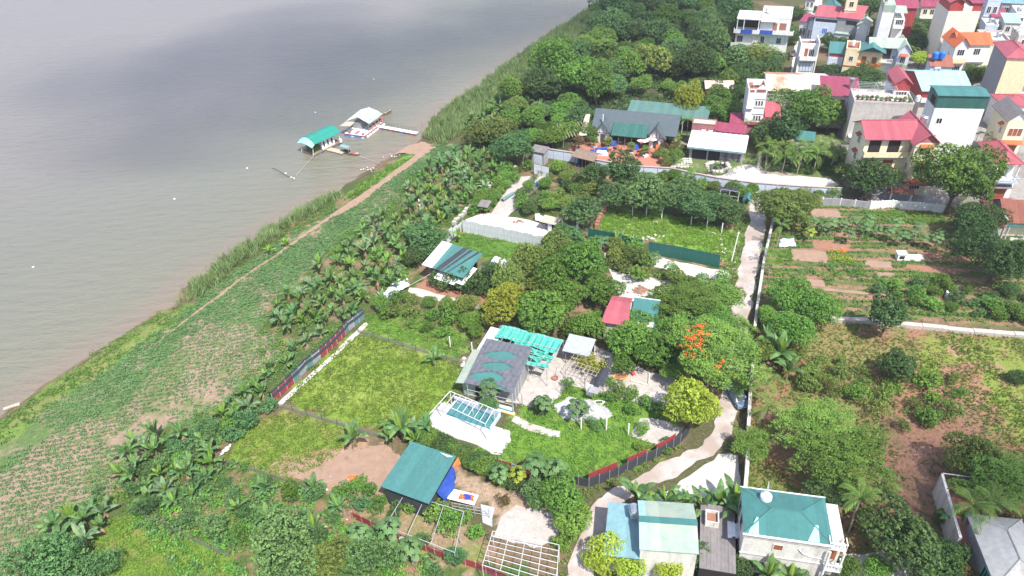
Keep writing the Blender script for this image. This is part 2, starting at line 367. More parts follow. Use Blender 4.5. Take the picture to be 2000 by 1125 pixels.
FIELD = [(-60, 1180), (-60, 900), (0, 868), (100, 790), (200, 728), (350, 612), (420, 556), (560, 462), (700, 388), (800, 325), (850, 280), (905, 285), (880, 318), (800, 352), (770, 400), (720, 432), (650, 480), (590, 540), (530, 590), (505, 640), (540, 665), (560, 680), (520, 740), (450, 790), (400, 830), (290, 850), (250, 930), (150, 1000), (90, 1050), (0, 1090), (-40, 1160)]
WEEDSTRIP = [(-60, 850), (150, 705), (300, 606), (352, 590), (385, 598), (330, 640), (200, 735), (100, 800), (-60, 915)]
BARE = [(-60, 1180), (-60, 960), (110, 850), (240, 790), (330, 690), (400, 620), (500, 640), (540, 680), (450, 780), (290, 850), (230, 930), (90, 1050), (0, 1100)]
PLOT_A = [(555, 790), (600, 735), (660, 680), (705, 650), (900, 715), (905, 760), (870, 790), (830, 840), (790, 855), (700, 830), (600, 800)]
PLOT_B = [(440, 890), (470, 840), (540, 800), (660, 828), (690, 850), (640, 900), (560, 935), (480, 915)]
PLOT_C = [(520, 910), (640, 880), (700, 860), (770, 880), (790, 900), (750, 960), (680, 975), (620, 950)]
PLOT_D = [(712, 620), (760, 600), (830, 600), (900, 640), (920, 690), (880, 705), (720, 650)]
YARDG = [(920, 890), (990, 830), (1060, 770), (1180, 740), (1290, 800), (1330, 850), (1260, 900), (1150, 945), (1060, 925), (1000, 900)]
BRIGHT = [(1170, 405), (1260, 412), (1440, 455), (1430, 520), (1405, 500), (1250, 465), (1160, 458)]
GARD2 = [(900, 455), (1060, 480), (1110, 520), (1040, 520), (980, 510), (930, 500), (885, 480)]
VEG = [(1500, 410), (1600, 395), (1850, 412), (2060, 470), (2060, 640), (1620, 615), (1490, 600)]
ORCH = [(1480, 640), (1640, 625), (2100, 655), (2100, 1180), (1640, 1180), (1640, 1000), (1455, 960), (1460, 800)]
ORCH2 = [(1800, 660), (2100, 665), (2100, 900), (1960, 850), (1850, 790), (1780, 740)]
paint([(440, 560), (600, 400), (800, 290), (1000, 300), (1000, 430), (860, 560), (720, 600), (520, 790), (380, 900), (200, 1080), (60, 1150)], (.07, .10, .03), (.22, .15, .095), .52, .66)
paint([(900, 300), (1200, 0), (1460, 0), (1440, 250), (1150, 300)], (.04, .06, .025), (.13, .10, .06), .55, .7)
paint([(1040, 330), (1640, 380), (1450, 600), (1100, 620), (760, 620)], (.06, .085, .03), (.24, .155, .10), .5, .64)
paint([(300, 1180), (250, 1000), (440, 910), (760, 980), (960, 1060), (1100, 1180)], (.07, .11, .03), (.25, .15, .10), .5, .62)
paint(FIELD, (.095, .15, .05), SOIL, .50, .64)
paint([(100, 1180), (60, 1120), (170, 1040), (260, 1000), (440, 1090), (500, 1180)], (.13, .20, .03), (.17, .16, .05), .5, .65)
paint(BARE, (.15, .165, .07), SOIL, .40, .54)
paint(WEEDSTRIP, (.13, .20, .045), (.17, .19, .06), .45, .6)
paint([(660, 396), (700, 360), (800, 300), (822, 306), (740, 352)], (.11, .21, .045))
paint(PLOT_A, (.14, .22, .03), (.19, .24, .05), .45, .6)
paint(PLOT_B, (.13, .20, .03), (.20, .20, .06), .5, .65)
paint(PLOT_C, (.33, .20, .135), (.28, .19, .11), .45, .6)
paint([(690, 985), (760, 960), (950, 1050), (920, 1125), (800, 1080)], (.26, .19, .12), (.17, .19, .06), .48, .58)
paint([(850, 900), (1000, 960), (1110, 1000), (1060, 1060), (930, 980)], (.33, .24, .17), (.24, .18, .13))
paint(PLOT_D, (.12, .21, .03), (.15, .20, .05))
paint([(780, 600), (860, 560), (960, 590), (940, 650), (800, 640)], (.12, .13, .05), (.24, .15, .10), .45, .6)
paint(YARDG, (.11, .20, .028), (.15, .21, .04), .5, .65)
paint(BRIGHT, (.13, .27, .025), (.17, .27, .04))
paint(GARD2, (.09, .17, .03))
paint([(815, 560), (840, 535), (940, 575), (960, 600), (900, 600)], SOILR)
paint(VEG, (.10, .13, .04), (.25, .155, .10), .40, .60, n=.5 + .32 * np.sin((Y + X * .12) * 2.1 + fbm(X * .15, Y * .15, 77, 3) * 3) + (n3 - .5) * .9)
paint(ORCH, (.25, .135, .085), (.13, .15, .045), .47, .60, c3=(.20, .17, .07))
paint(ORCH2, (.17, .21, .045), (.30, .19, .12), .55, .68)
paint([(1740, 760), (1900, 700), (1960, 830), (1850, 870), (1820, 1100), (1700, 1100), (1720, 900)], (.275, .15, .10), (.2, .13, .08), .5, .65)
paint([(1640, 120), (2100, 60), (2100, 420), (1700, 400), (1640, 340)], (.28, .26, .24), (.2, .18, .16))
paint([(1320, 260), (1640, 260), (1650, 375), (1420, 345), (1300, 320)], (.11, .15, .05), (.3, .26, .2), .55, .65)
# wet mud along the waterline
mud = sm(-(sd), -1.6, .3) * (sd < 3); C = lerp(C, (.27, .185, .14), np.clip(mud, 0, 1) * sm(n3, .3, .55))
C = lerp(C, (.16, .115, .09), (sd < 0).astype(float))
far = (Y > 335) | (Y < 30) | (X > 200); C[far & inside] = (.07, .10, .035)
me = bpy.data.meshes.new("ground")
co = np.stack([X, Y, Z], -1).reshape(-1, 3).astype(np.float32)
idx = np.arange(nx * ny).reshape(ny, nx); q = np.stack([idx[:-1, :-1], idx[:-1, 1:], idx[1:, 1:], idx[1:, :-1]], -1).reshape(-1, 4)
me.vertices.add(len(co)); me.vertices.foreach_set("co", co.ravel()); me.loops.add(q.size); me.loops.foreach_set("vertex_index", q.astype(np.int32).ravel())
me.polygons.add(len(q)); me.polygons.foreach_set("loop_start", np.arange(0, q.size, 4, dtype=np.int32))
ca_ = me.color_attributes.new("earth", 'FLOAT_COLOR', 'POINT'); ca_.data.foreach_set("color", np.concatenate([C.reshape(-1, 3), np.ones((nx * ny, 1))], 1).astype(np.float32).ravel())
me.update(calc_edges=True)
gm = bpy.data.materials.new("earth_and_weeds"); gm.use_nodes = True; nt = gm.node_tree; L = nt.links; b = nt.nodes["Principled BSDF"]; b.inputs['Roughness'].default_value = 1; b.inputs['Specular IOR Level'].default_value = .1
at = nd(nt, "ShaderNodeAttribute", attribute_name="earth"); tcn = nd(nt, "ShaderNodeTexCoord")
na = nd(nt, "ShaderNodeTexNoise"); na.inputs['Scale'].default_value = 2.2; na.inputs['Detail'].default_value = 8; na.inputs['Roughness'].default_value = .75; L.new(tcn.outputs['Object'], na.inputs['Vector'])
ra = nd(nt, "ShaderNodeMapRange"); ra.inputs[1].default_value = .3; ra.inputs[2].default_value = .7; ra.inputs[3].default_value = .62; ra.inputs[4].default_value = 1.38; L.new(na.outputs['Fac'], ra.inputs[0])
hs = nd(nt, "ShaderNodeHueSaturation"); L.new(ra.outputs[0], hs.inputs['Value']); L.new(at.outputs['Color'], hs.inputs['Color']); L.new(hs.outputs[0], b.inputs['Base Color'])
bp = nd(nt, "ShaderNodeBump"); bp.inputs['Distance'].default_value = .15; bp.inputs['Strength'].default_value = .7; L.new(na.outputs['Fac'], bp.inputs['Height']); L.new(bp.outputs[0], b.inputs['Normal'])
me.materials.append(gm); tag(link("ground", me), kind='structure')

# river
wx = axis(-330, 200, 4.0, 3500); wy = axis(20, 420, 4.0, 5000); WX, WY = np.meshgrid(wx, wy)
wi = inpoly(WX, WY, LANDPOLY); wd = polydist(WX, WY, SHORE); wd = np.where(wi, 0, wd)
me = bpy.data.meshes.new("river"); co = np.stack([WX, WY, WX * 0 + WZ], -1).reshape(-1, 3).astype(np.float32)
nx, ny = len(wx), len(wy); idx = np.arange(nx * ny).reshape(ny, nx); q = np.stack([idx[:-1, :-1], idx[:-1, 1:], idx[1:, 1:], idx[1:, :-1]], -1).reshape(-1, 4)
me.vertices.add(len(co)); me.vertices.foreach_set("co", co.ravel()); me.loops.add(q.size); me.loops.foreach_set("vertex_index", q.astype(np.int32).ravel())
me.polygons.add(len(q)); me.polygons.foreach_set("loop_start", np.arange(0, q.size, 4, dtype=np.int32))
a = me.attributes.new("shore", 'FLOAT', 'POINT'); a.data.foreach_set("value", wd.ravel().astype(np.float32)); me.update(calc_edges=True)
m_water = bpy.data.materials.new("silty_river_water"); m_water.use_nodes = True; nt = m_water.node_tree; L = nt.links; b = nt.nodes["Principled BSDF"]
b.inputs['Roughness'].default_value = .16; b.inputs['IOR'].default_value = 1.38; b.inputs['Specular IOR Level'].default_value = .5
at = nd(nt, "ShaderNodeAttribute", attribute_name="shore"); tcn = nd(nt, "ShaderNodeTexCoord")
nb = nd(nt, "ShaderNodeTexNoise"); nb.inputs['Scale'].default_value = .018; nb.inputs['Detail'].default_value = 5; L.new(tcn.outputs['Object'], nb.inputs['Vector'])
ad = nd(nt, "ShaderNodeMath", operation='MULTIPLY_ADD'); ad.inputs[1].default_value = 60; L.new(nb.outputs['Fac'], ad.inputs[0]); ad2 = nd(nt, "ShaderNodeMath", operation='SUBTRACT'); ad2.inputs[1].default_value = 30
L.new(at.outputs['Fac'], ad.inputs[2]); L.new(ad.outputs[0], ad2.inputs[0])
mr = nd(nt, "ShaderNodeMapRange"); mr.inputs[1].default_value = 0; mr.inputs[2].default_value = 120; L.new(ad2.outputs[0], mr.inputs[0])
rr_ = nd(nt, "ShaderNodeValToRGB"); el = rr_.color_ramp.elements; el[0].position = 0; el[0].color = (.175, .168, .122, 1); el[1].position = 1; el[1].color = (.195, .18, .162, 1)
e = el.new(.3); e.color = (.165, .167, .132, 1); e = el.new(.6); e.color = (.183, .17, .15, 1)
L.new(mr.outputs[0], rr_.inputs[0])
ms = nd(nt, "ShaderNodeMapRange"); ms.inputs[1].default_value = 0; ms.inputs[2].default_value = 7; ms.inputs[3].default_value = 1; ms.inputs[4].default_value = 0; L.new(at.outputs['Fac'], ms.inputs[0])
mm = nd(nt, "ShaderNodeMixRGB"); mm.inputs[2].default_value = (.205, .165, .125, 1); L.new(ms.outputs[0], mm.inputs[0]); L.new(rr_.outputs[0], mm.inputs[1]); L.new(mm.outputs[0], b.inputs['Base Color'])
mp = nd(nt, "ShaderNodeMapping"); mp.inputs['Scale'].default_value = (.35, 1.0, 1); mp.inputs['Rotation'].default_value = (0, 0, rad(-12)); L.new(tcn.outputs['Object'], mp.inputs[0])
w1 = nd(nt, "ShaderNodeTexNoise"); w1.inputs['Scale'].default_value = .55; w1.inputs['Detail'].default_value = 6; w1.inputs['Roughness'].default_value = .62; L.new(mp.outputs[0], w1.inputs['Vector'])
bp = nd(nt, "ShaderNodeBump"); bp.inputs['Distance'].default_value = .9; bp.inputs['Strength'].default_value = .9; L.new(w1.outputs['Fac'], bp.inputs['Height']); L.new(bp.outputs[0], b.inputs['Normal'])
me.materials.append(m_water); tag(link("river", me), kind='structure')

# a thin cloud high above and behind the viewpoint, which shades parts of river and land
mc = bpy.data.materials.new("thin_cloud"); mc.use_nodes = True; nt = mc.node_tree
for n in list(nt.nodes): nt.nodes.remove(n)
o_ = nt.nodes.new("ShaderNodeOutputMaterial"); t_ = nt.nodes.new("ShaderNodeBsdfTransparent"); d_ = nt.nodes.new("ShaderNodeBsdfTranslucent"); x_ = nt.nodes.new("ShaderNodeMixShader")
d_.inputs[0].default_value = (.9, .9, .92, 1); x_.inputs[0].default_value = .045
nt.links.new(t_.outputs[0], x_.inputs[1]); nt.links.new(d_.outputs[0], x_.inputs[2]); nt.links.new(x_.outputs[0], o_.inputs[0])
ALT = 900
def cloud(polys, seed, n, rr0):
    rr = random.Random(seed); mb = MB()
    import bmesh
    bm = bmesh.new(); bmesh.ops.create_icosphere(bm, subdivisions=2, radius=1); bv = [v.co.copy() for v in bm.verts]; bf = [[v.index for v in f.verts] for f in bm.faces]; bm.free()
    for poly, nn, s in polys:
        w = GP(poly, 0); xs = [p[0] for p in w]; ys = [p[1] for p in w]; k = 0; tries = 0
        while k < nn and tries < 4000:
            tries += 1
            x, y = rr.uniform(min(xs), max(xs)), rr.uniform(min(ys), max(ys))
            if not inpoly(np.array([x]), np.array([y]), w)[0]: continue
            k += 1; r = s * rr.uniform(.6, 1.3); t = (ALT + rr.uniform(-25, 25)) / SUN.z
            c = (x + SUN.x * t, y + SUN.y * t, SUN.z * t)
            mb.add([(c[0] + v.x * r * 1.3, c[1] + v.y * r * 1.3, c[2] + v.z * r * .35) for v in bv], bf)
    o = mb.build("cloud", mc); tag(o, kind='structure')
    return o
cloud([([(-60, 215), (100, 165), (200, 110), (420, 55), (620, 10), (900, 0), (1150, 0), (1080, 40), (900, 110), (760, 170), (640, 200), (540, 240), (420, 300), (330, 350), (270, 340), (200, 270), (120, 230), (-40, 250)], 62, 22),
       ([(160, 160), (420, 80), (700, 60), (760, 120), (600, 190), (420, 260), (300, 320), (220, 250)], 16, 20),
       ([(1180, 0), (1460, 0), (1440, 90), (1300, 110), (1130, 90)], 26, 13),
       ([(1720, 880), (1850, 860), (1960, 900), (2100, 960), (2100, 1030), (1900, 1040), (1720, 1060)], 22, 8),
       ([(1760, 400), (2050, 420), (2050, 600), (1880, 560), (1800, 470)], 14, 6)], 4, 0, 0)

# ------------------------------------------------------------ paths, roads, yards
def ribbon(name, pts, ws, z, m, seed):
    w = GP(pts); A = []; B = []
    for i in range(len(w)):
        p, q = w[max(0, i - 1)], w[min(len(w) - 1, i + 1)]; d = math.hypot(q[0] - p[0], q[1] - p[1]); n = (-(q[1] - p[1]) / d, (q[0] - p[0]) / d); h = ws[i] / 2
        A.append((w[i][0] + n[0] * h, w[i][1] + n[1] * h)); B.append((w[i][0] - n[0] * h, w[i][1] - n[1] * h))
    return sheet(name, [tuple(P(*q)) for q in A + B[::-1]], z, m, jit=.16, step=.8, seed=seed)
def P1(x, y): return P(x, y)
ribbon("river_path", [(842, 286), (800, 318), (745, 358), (715, 380), (690, 398), (672, 408), (640, 428), (595, 458), (540, 498), (500, 524), (460, 552), (425, 580), (380, 612), (340, 644), (300, 676)], [3.2, 1.9, 1.7, 2.2, 2.8, 1.9, 1.2, .9, .8, .7, .6, .8, .5, .4, .2], .02, m_path, 3)
sheet("landing_path", [(770, 300), (800, 284), (822, 276), (850, 283), (830, 292), (812, 302), (790, 300)], -.0 + .012, m_path, jit=.4, step=.8, seed=4)
road = sheet("gravel_road", [(1462, 382), (1490, 384), (1498, 420), (1492, 470), (1480, 530), (1470, 580), (1462, 640), (1462, 700), (1450, 760), (1440, 800), (1432, 840), (1400, 880), (1345, 915), (1270, 950), (1215, 985), (1180, 1030), (1155, 1090), (1150, 1180), (1105, 1180), (1112, 1100), (1135, 1040), (1160, 990), (1210, 950), (1290, 905), (1350, 880), (1392, 845), (1405, 805), (1418, 740), (1426, 660), (1432, 600), (1440, 545), (1452, 480), (1464, 430)], .02, m_gravelroad, jit=.35, step=.9, seed=5)
sheet("parking_pad", [(1345, 930), (1405, 885), (1448, 890), (1447, 975), (1330, 975), (1300, 960)], .035, m_whitegravel, jit=.3, seed=6)
sheet("verge_gravel", [(1250, 985), (1285, 960), (1310, 965), (1290, 1000), (1240, 1010)], .03, m_whitegravel, seed=7)
sheet("pool_deck", [(845, 800), (868, 783), (905, 800), (968, 812), (966, 832), (997, 842), (999, 862), (978, 888), (962, 886), (930, 868), (890, 856), (845, 838), (838, 815)], .05, m_whitegravel, jit=.12, seed=8, thick=.1)
sheet("yard", [(940, 770), (960, 700), (1080, 690), (1120, 660), (1200, 690), (1230, 710), (1320, 740), (1330, 800), (1270, 795), (1160, 765), (1115, 752), (1082, 782), (1060, 802), (1020, 790), (960, 782)], .022, m_yard, jit=.3, seed=9)
sheet("concrete_patch", [(1270, 765), (1305, 770), (1310, 800), (1262, 792)], .045, m_concl, jit=.1, seed=10)
sheet("gravel_patch", [(1080, 790), (1110, 772), (1150, 776), (1180, 795), (1200, 808), (1180, 815), (1150, 822), (1100, 818), (1085, 802)], .04, m_greygravel, jit=.35, seed=11)
sheet("concrete_slab", [(1250, 816), (1300, 822), (1335, 838), (1320, 862), (1285, 868), (1232, 852)], .045, m_yard, jit=.15, seed=12, thick=.08)
sheet("footpath", [(1004, 812), (1040, 828), (1092, 842), (1092, 853), (1070, 852), (1020, 835), (1000, 822)], .03, m_yard, jit=.12, step=.6, seed=13)
sheet("threshing_floor", [(1188, 526), (1250, 540), (1310, 548), (1300, 570), (1278, 585), (1258, 600), (1206, 588), (1200, 555)], .03, m_whitegravel, jit=.4, seed=14)
sheet("track", [(1245, 495), (1275, 500), (1340, 514), (1420, 530), (1425, 548), (1375, 545), (1340, 540), (1300, 528), (1255, 515)], .025, m_concl, jit=.3, seed=15)
sheet("stone_lane", [(1010, 345), (1068, 340), (1070, 352), (1035, 380), (1000, 415), (985, 428), (950, 428), (975, 395), (990, 368)], .022, m_yard, jit=.3, seed=16)
sheet("yard_paving", [(905, 430), (950, 415), (1010, 425), (1060, 436), (1120, 450), (1115, 472), (1060, 462), (960, 445)], .03, m_concl, jit=.2, seed=17)
sheet("terrace_floor", [(1108, 290), (1135, 272), (1180, 265), (1300, 285), (1310, 300), (1305, 330), (1200, 318), (1120, 300)], .04, m_terra, jit=.1, seed=18, thick=.12)
sheet("garden_gravel", [(1365, 338), (1405, 345), (1440, 325), (1475, 322), (1490, 338), (1560, 345), (1620, 348), (1640, 362), (1560, 368), (1460, 358), (1400, 352)], .03, m_whitegravel, jit=.5, seed=19)
sheet("orchard_earth", [(812, 565), (835, 540), (900, 545), (962, 580), (958, 604), (900, 592), (830, 575)], .015, m_redsoil, jit=.4, seed=20)
sheet("orchard_path", [(800, 562), (825, 566), (880, 580), (938, 596), (940, 604), (870, 592), (815, 578), (796, 570)], .035, m_stone, jit=.2, seed=21)
sheet("courtyard_slab", [(975, 1010), (1010, 985), (1090, 1005), (1088, 1050), (1040, 1070), (965, 1045)], .04, m_yard, jit=.3, seed=22)
sheet("grey_slab", [(935, 985), (965, 992), (962, 1028), (940, 1020)], .04, m_greygravel, jit=.2, seed=23)
sheet("bare_earth", [(520, 912), (600, 895), (640, 880), (700, 868), (762, 876), (790, 898), (748, 962), (690, 968), (640, 950), (590, 930)], .012, m_path, jit=.6, step=1.0, seed=25)
sheet("back_lane", [(1543, 150), (1552, 90), (1570, 60), (1590, 0), (1606, 0), (1600, 60), (1575, 100), (1570, 150)], .03, m_concl, jit=.1, seed=26)
sheet("house_yard", [(1640, 1085), (1780, 1070), (1800, 1180), (1600, 1180)], .02, m_yard, jit=.2, seed=27)
sheet("side_yard", [(1950, 430), (2060, 420), (2060, 480), (1985, 485)], .03, m_concl, jit=.1, seed=28)
sheet("entry_court", [(1700, 385), (1720, 365), (1800, 372), (1850, 392), (1840, 405), (1700, 395)], .03, m_grey, jit=.1, seed=29)

for i, q in enumerate([(1544, 486, 1613, 508), (1587, 471, 1661, 485), (1688, 507, 1741, 520), (1768, 515, 1870, 528), (1573, 545, 1608, 557), (1693, 575, 1744, 584), (1709, 530, 1745, 538), (1632, 452, 1677, 461), (1581, 406, 1640, 424), (1790, 492, 1840, 500), (1845, 555, 1880, 570), (1860, 500, 1890, 508), (1605, 562, 1750, 568)]):
    x0, y0, x1, y1 = q; k = (x1 - x0) * .09; sheet("soil_bed", [(x0, y0), (x1, y0 + k), (x1 + 3, y1 + k), (x0 + 2, y1)], .016, m_redsoil if i % 2 else m_path, jit=.15, seed=60 + i)
# ------------------------------------------------------------ foliage building blocks
RNG = np.random.default_rng(11)
def unit(v): return v / (np.linalg.norm(v, axis=-1, keepdims=True) + 1e-9)
def cards(c, n, Ln, Wd, rng, t=None):
    """leaf-shaped cards centred at c, facing n"""
    N = len(c); n = unit(n); r = rng.normal(size=(N, 3)) if t is None else t
    t = unit(r - (r * n).sum(-1, keepdims=True) * n); b = np.cross(n, t)
    Ln = np.broadcast_to(np.asarray(Ln, float), (N,))[:, None]; Wd = np.broadcast_to(np.asarray(Wd, float), (N,))[:, None]
    return np.stack([c - t * Ln / 2, c + b * Wd / 2 + t * Ln * .08, c + t * Ln / 2 - n * Ln * .12, c - b * Wd / 2 + t * Ln * .08], 1)
def sphere_pts(n, rng, lo=-1.0):
    z = rng.uniform(lo, 1, n); a = rng.uniform(0, 2 * np.pi, n); s = np.sqrt(1 - z * z)
    return np.stack([s * np.cos(a), s * np.sin(a), z], -1)
def crown(seed, R=4.0, Hh=3.2, lobes=14, clumps=300, per=15, L=.42, Wd=.2, kind='round', lobe=.42, cr=.6, fill=1500):
    """a crown of leafy sprays set apart over overlapping lobes, with a thinner inside whose leaf colour is darkened like shade; base at z=0"""
    rng = np.random.default_rng(seed); C = []; Rr = []
    for k in range(lobes):
        a = k * 2.399 + rng.uniform(-.4, .4); rr = R * (1 - lobe) * math.sqrt((k + .3) / lobes) * rng.uniform(.72, 1.22)
        zt = math.sqrt(max(0, 1 - min(1, rr / R) ** 2))
        C.append([rr * math.cos(a), rr * math.sin(a), Hh * (.16 + .50 * zt * rng.uniform(.6, 1.35))]); Rr.append(R * lobe * rng.uniform(.55, 1.3))
    C = np.array(C); Rr = np.array(Rr); sc = np.array([1, 1, .8 if kind != 'flat' else .45])
    w = Rr ** 2; w /= w.sum(); n0 = clumps * 5; li = rng.choice(lobes, n0, p=w); d = sphere_pts(n0, rng, -.45)
    cc = C[li] + d * Rr[li][:, None] * sc * rng.uniform(.88, 1.06, (n0, 1)); keep = np.ones(n0, bool)
    for k in range(lobes):
        q = (cc - C[k]) / (Rr[k] * sc); keep &= ~((np.linalg.norm(q, axis=1) < .8) & (li != k))
    cc = cc[keep]; d = d[keep]; sel = []                       # keep sprays a little apart so gaps read dark
    for i in range(len(cc)):
        if len(sel) >= clumps: break
        if not sel or np.min(np.linalg.norm(cc[sel] - cc[i], axis=1)) > cr * .92: sel.append(i)
    cc = cc[sel]; d = d[sel]; M_ = len(cc)
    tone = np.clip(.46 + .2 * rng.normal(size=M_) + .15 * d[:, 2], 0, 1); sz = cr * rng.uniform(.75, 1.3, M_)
    ci = np.repeat(np.arange(M_), per); out = sphere_pts(len(ci), rng, -.25); o2 = unit(out + d[ci] * .5 + np.array([0, 0, .25])); s_ = sz[ci][:, None]
    if kind == 'flat': o2 = unit(o2 * np.array([1, 1, .35])); nrm = unit(np.array([0, 0, 1.0]) + .35 * rng.normal(size=o2.shape)); pos = cc[ci] + o2 * s_ * rng.uniform(.1, 1.1, (len(ci), 1)); tt = o2
    elif kind == 'spiky': pos = cc[ci] + o2 * s_ * .8; tt = o2 + np.array([0, 0, -.25]); nrm = unit(np.cross(o2, rng.normal(size=o2.shape)) + np.array([0, 0, .8]))
    else: pos = cc[ci] + o2 * s_ * rng.uniform(.45, 1.0, (len(ci), 1)); tt = None; nrm = unit(o2 + .45 * rng.normal(size=o2.shape))
    Q = cards(pos, nrm, L * rng.uniform(.7, 1.25, len(ci)), Wd * rng.uniform(.8, 1.2, len(ci)), rng, tt)
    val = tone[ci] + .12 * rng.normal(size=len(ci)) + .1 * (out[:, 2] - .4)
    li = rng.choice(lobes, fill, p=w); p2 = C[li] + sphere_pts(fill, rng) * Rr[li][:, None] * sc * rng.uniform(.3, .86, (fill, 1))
    Q2 = cards(p2, rng.normal(size=(fill, 3)), L * 1.15, Wd * 1.3, rng)
    Q = np.concatenate([Q, Q2]); mid = Q.mean(1); c0 = np.array([0, 0, Hh * .3]); dr = unit(mid - c0); w_ = np.zeros(len(mid))
    for _ in range(5): w_ += np.sin(dr @ unit(rng.normal(size=3)) * rng.uniform(2.5, 5.5) + rng.uniform(0, 6.3))
    Q = Q + ((mid - c0) * (w_ * .085)[:, None])[:, None, :]
    return Q, np.clip(np.concatenate([val, rng.uniform(0, .3, fill)]), 0, 1)  # inner leaves get low values: the crown's interior shade is put into their colour
CROWNS = {}
def reg(kname, n, **k):
    CROWNS[kname] = []
    for i in range(n):
        Q, v = crown(100 * len(CROWNS) + i, **k)
        CROWNS[kname].append(qmesh("crown_" + kname, Q, v, lf['mango']))
reg('round', 4, R=4.2, Hh=5.2, lobes=18, clumps=420, per=24, L=.36, Wd=.21, cr=.56, fill=2200)
reg('fine', 3, R=4.2, Hh=5.4, lobes=20, clumps=560, per=22, L=.29, Wd=.17, kind='fine', lobe=.38, cr=.47, fill=2400)
reg('flat', 3, R=5.2, Hh=4.6, lobes=34, clumps=430, per=30, L=.34, Wd=.17, kind='flat', lobe=.24, cr=.68, fill=1500)
reg('spiky', 3, R=2.6, Hh=2.6, lobes=12, clumps=130, per=20, L=.55, Wd=.16, kind='spiky', lobe=.36, cr=.48, fill=300)
reg('column', 2, R=1.6, Hh=5.0, lobes=10, clumps=190, per=20, L=.24, Wd=.15, lobe=.5, cr=.36, fill=700)
reg('bush', 4, R=1.6, Hh=1.9, lobes=9, clumps=100, per=16, L=.25, Wd=.15, lobe=.42, cr=.34, fill=300)
reg('open', 3, R=2.5, Hh=2.6, lobes=14, clumps=75, per=16, L=.28, Wd=.16, lobe=.28, cr=.42, fill=200)
reg('big', 2, R=6.8, Hh=8.0, lobes=34, clumps=1000, per=23, L=.38, Wd=.22, lobe=.30, cr=.62, fill=4200)
reg('bigflat', 2, R=8.4, Hh=7.2, lobes=60, clumps=1050, per=28, L=.36, Wd=.18, kind='flat', lobe=.18, cr=.74, fill=3600)
CR_R = {'big': 6.6, 'bigflat': 8.2, 'round': 4, 'fine': 4, 'flat': 5, 'spiky': 2.5, 'column': 1.5, 'bush': 1.5, 'open': 2.4}
CR_H = {'big': 7.2, 'bigflat': 6.2, 'round': 4.4, 'fine': 4.6, 'flat': 3.6, 'spiky': 2.4, 'column': 5, 'bush': 1.7, 'open': 2.4}
def trunk_mesh(seed, h, r, spread, nb=6):
    rr = random.Random(seed); mb = MB(); p = Vector((0, 0, 0)); pts = [p]
    for k in range(4): p = p + Vector((rr.uniform(-.12, .12) * h * .3, rr.uniform(-.12, .12) * h * .3, h / 4)); pts.append(p)
    for k in range(4): mb.bar(pts[k], pts[k + 1], r * (1 - .13 * k), 7, r * (1 - .13 * (k + 1)), caps=k == 0)
    for k in range(nb):
        a = k * 2.4 + rr.uniform(-.4, .4); s = pts[3] if k % 2 else pts[4]; e = s + Vector((math.cos(a) * spread, math.sin(a) * spread, spread * rr.uniform(.5, 1.1)))
        m = s.lerp(e, .5) + Vector((0, 0, spread * .12)); mb.bar(s, m, r * .5, 5, r * .33, caps=False); mb.bar(m, e, r * .33, 5, r * .12, caps=False)
        for j in range(2): mb.bar(m, m + Vector((math.cos(a + (j - .5) * 2) * spread * .5, math.sin(a + (j - .5) * 2) * spread * .5, spread * .5)), r * .22, 4, r * .07, caps=False)
    return mb
TRUNKS = {k: [trunk_mesh(i + 5, 1.0 * h, r, s).mesh("trunk", m_trunk) for i in range(2)] for k, (h, r, s) in
          {'big': (3.2, .4, 3.4), 'bigflat': (4.4, .45, 4.8), 'round': (2.3, .26, 2.0), 'fine': (2.4, .24, 2.0), 'flat': (3.2, .28, 2.9), 'spiky': (1.3, .08, 1.2), 'column': (1.2, .12, .6), 'bush': (.5, .06, .8), 'open': (1.2, .10, 1.3)}.items()}
T_H = {'big': 1.4, 'bigflat': 4.0, 'round': 1.2, 'fine': 1.3, 'flat': 2.9, 'spiky': .8, 'column': .5, 'bush': .05, 'open': .6}
tree_rng = random.Random(4)
USED = []           # (x, y, r) of trees placed, so stands do not overlap them
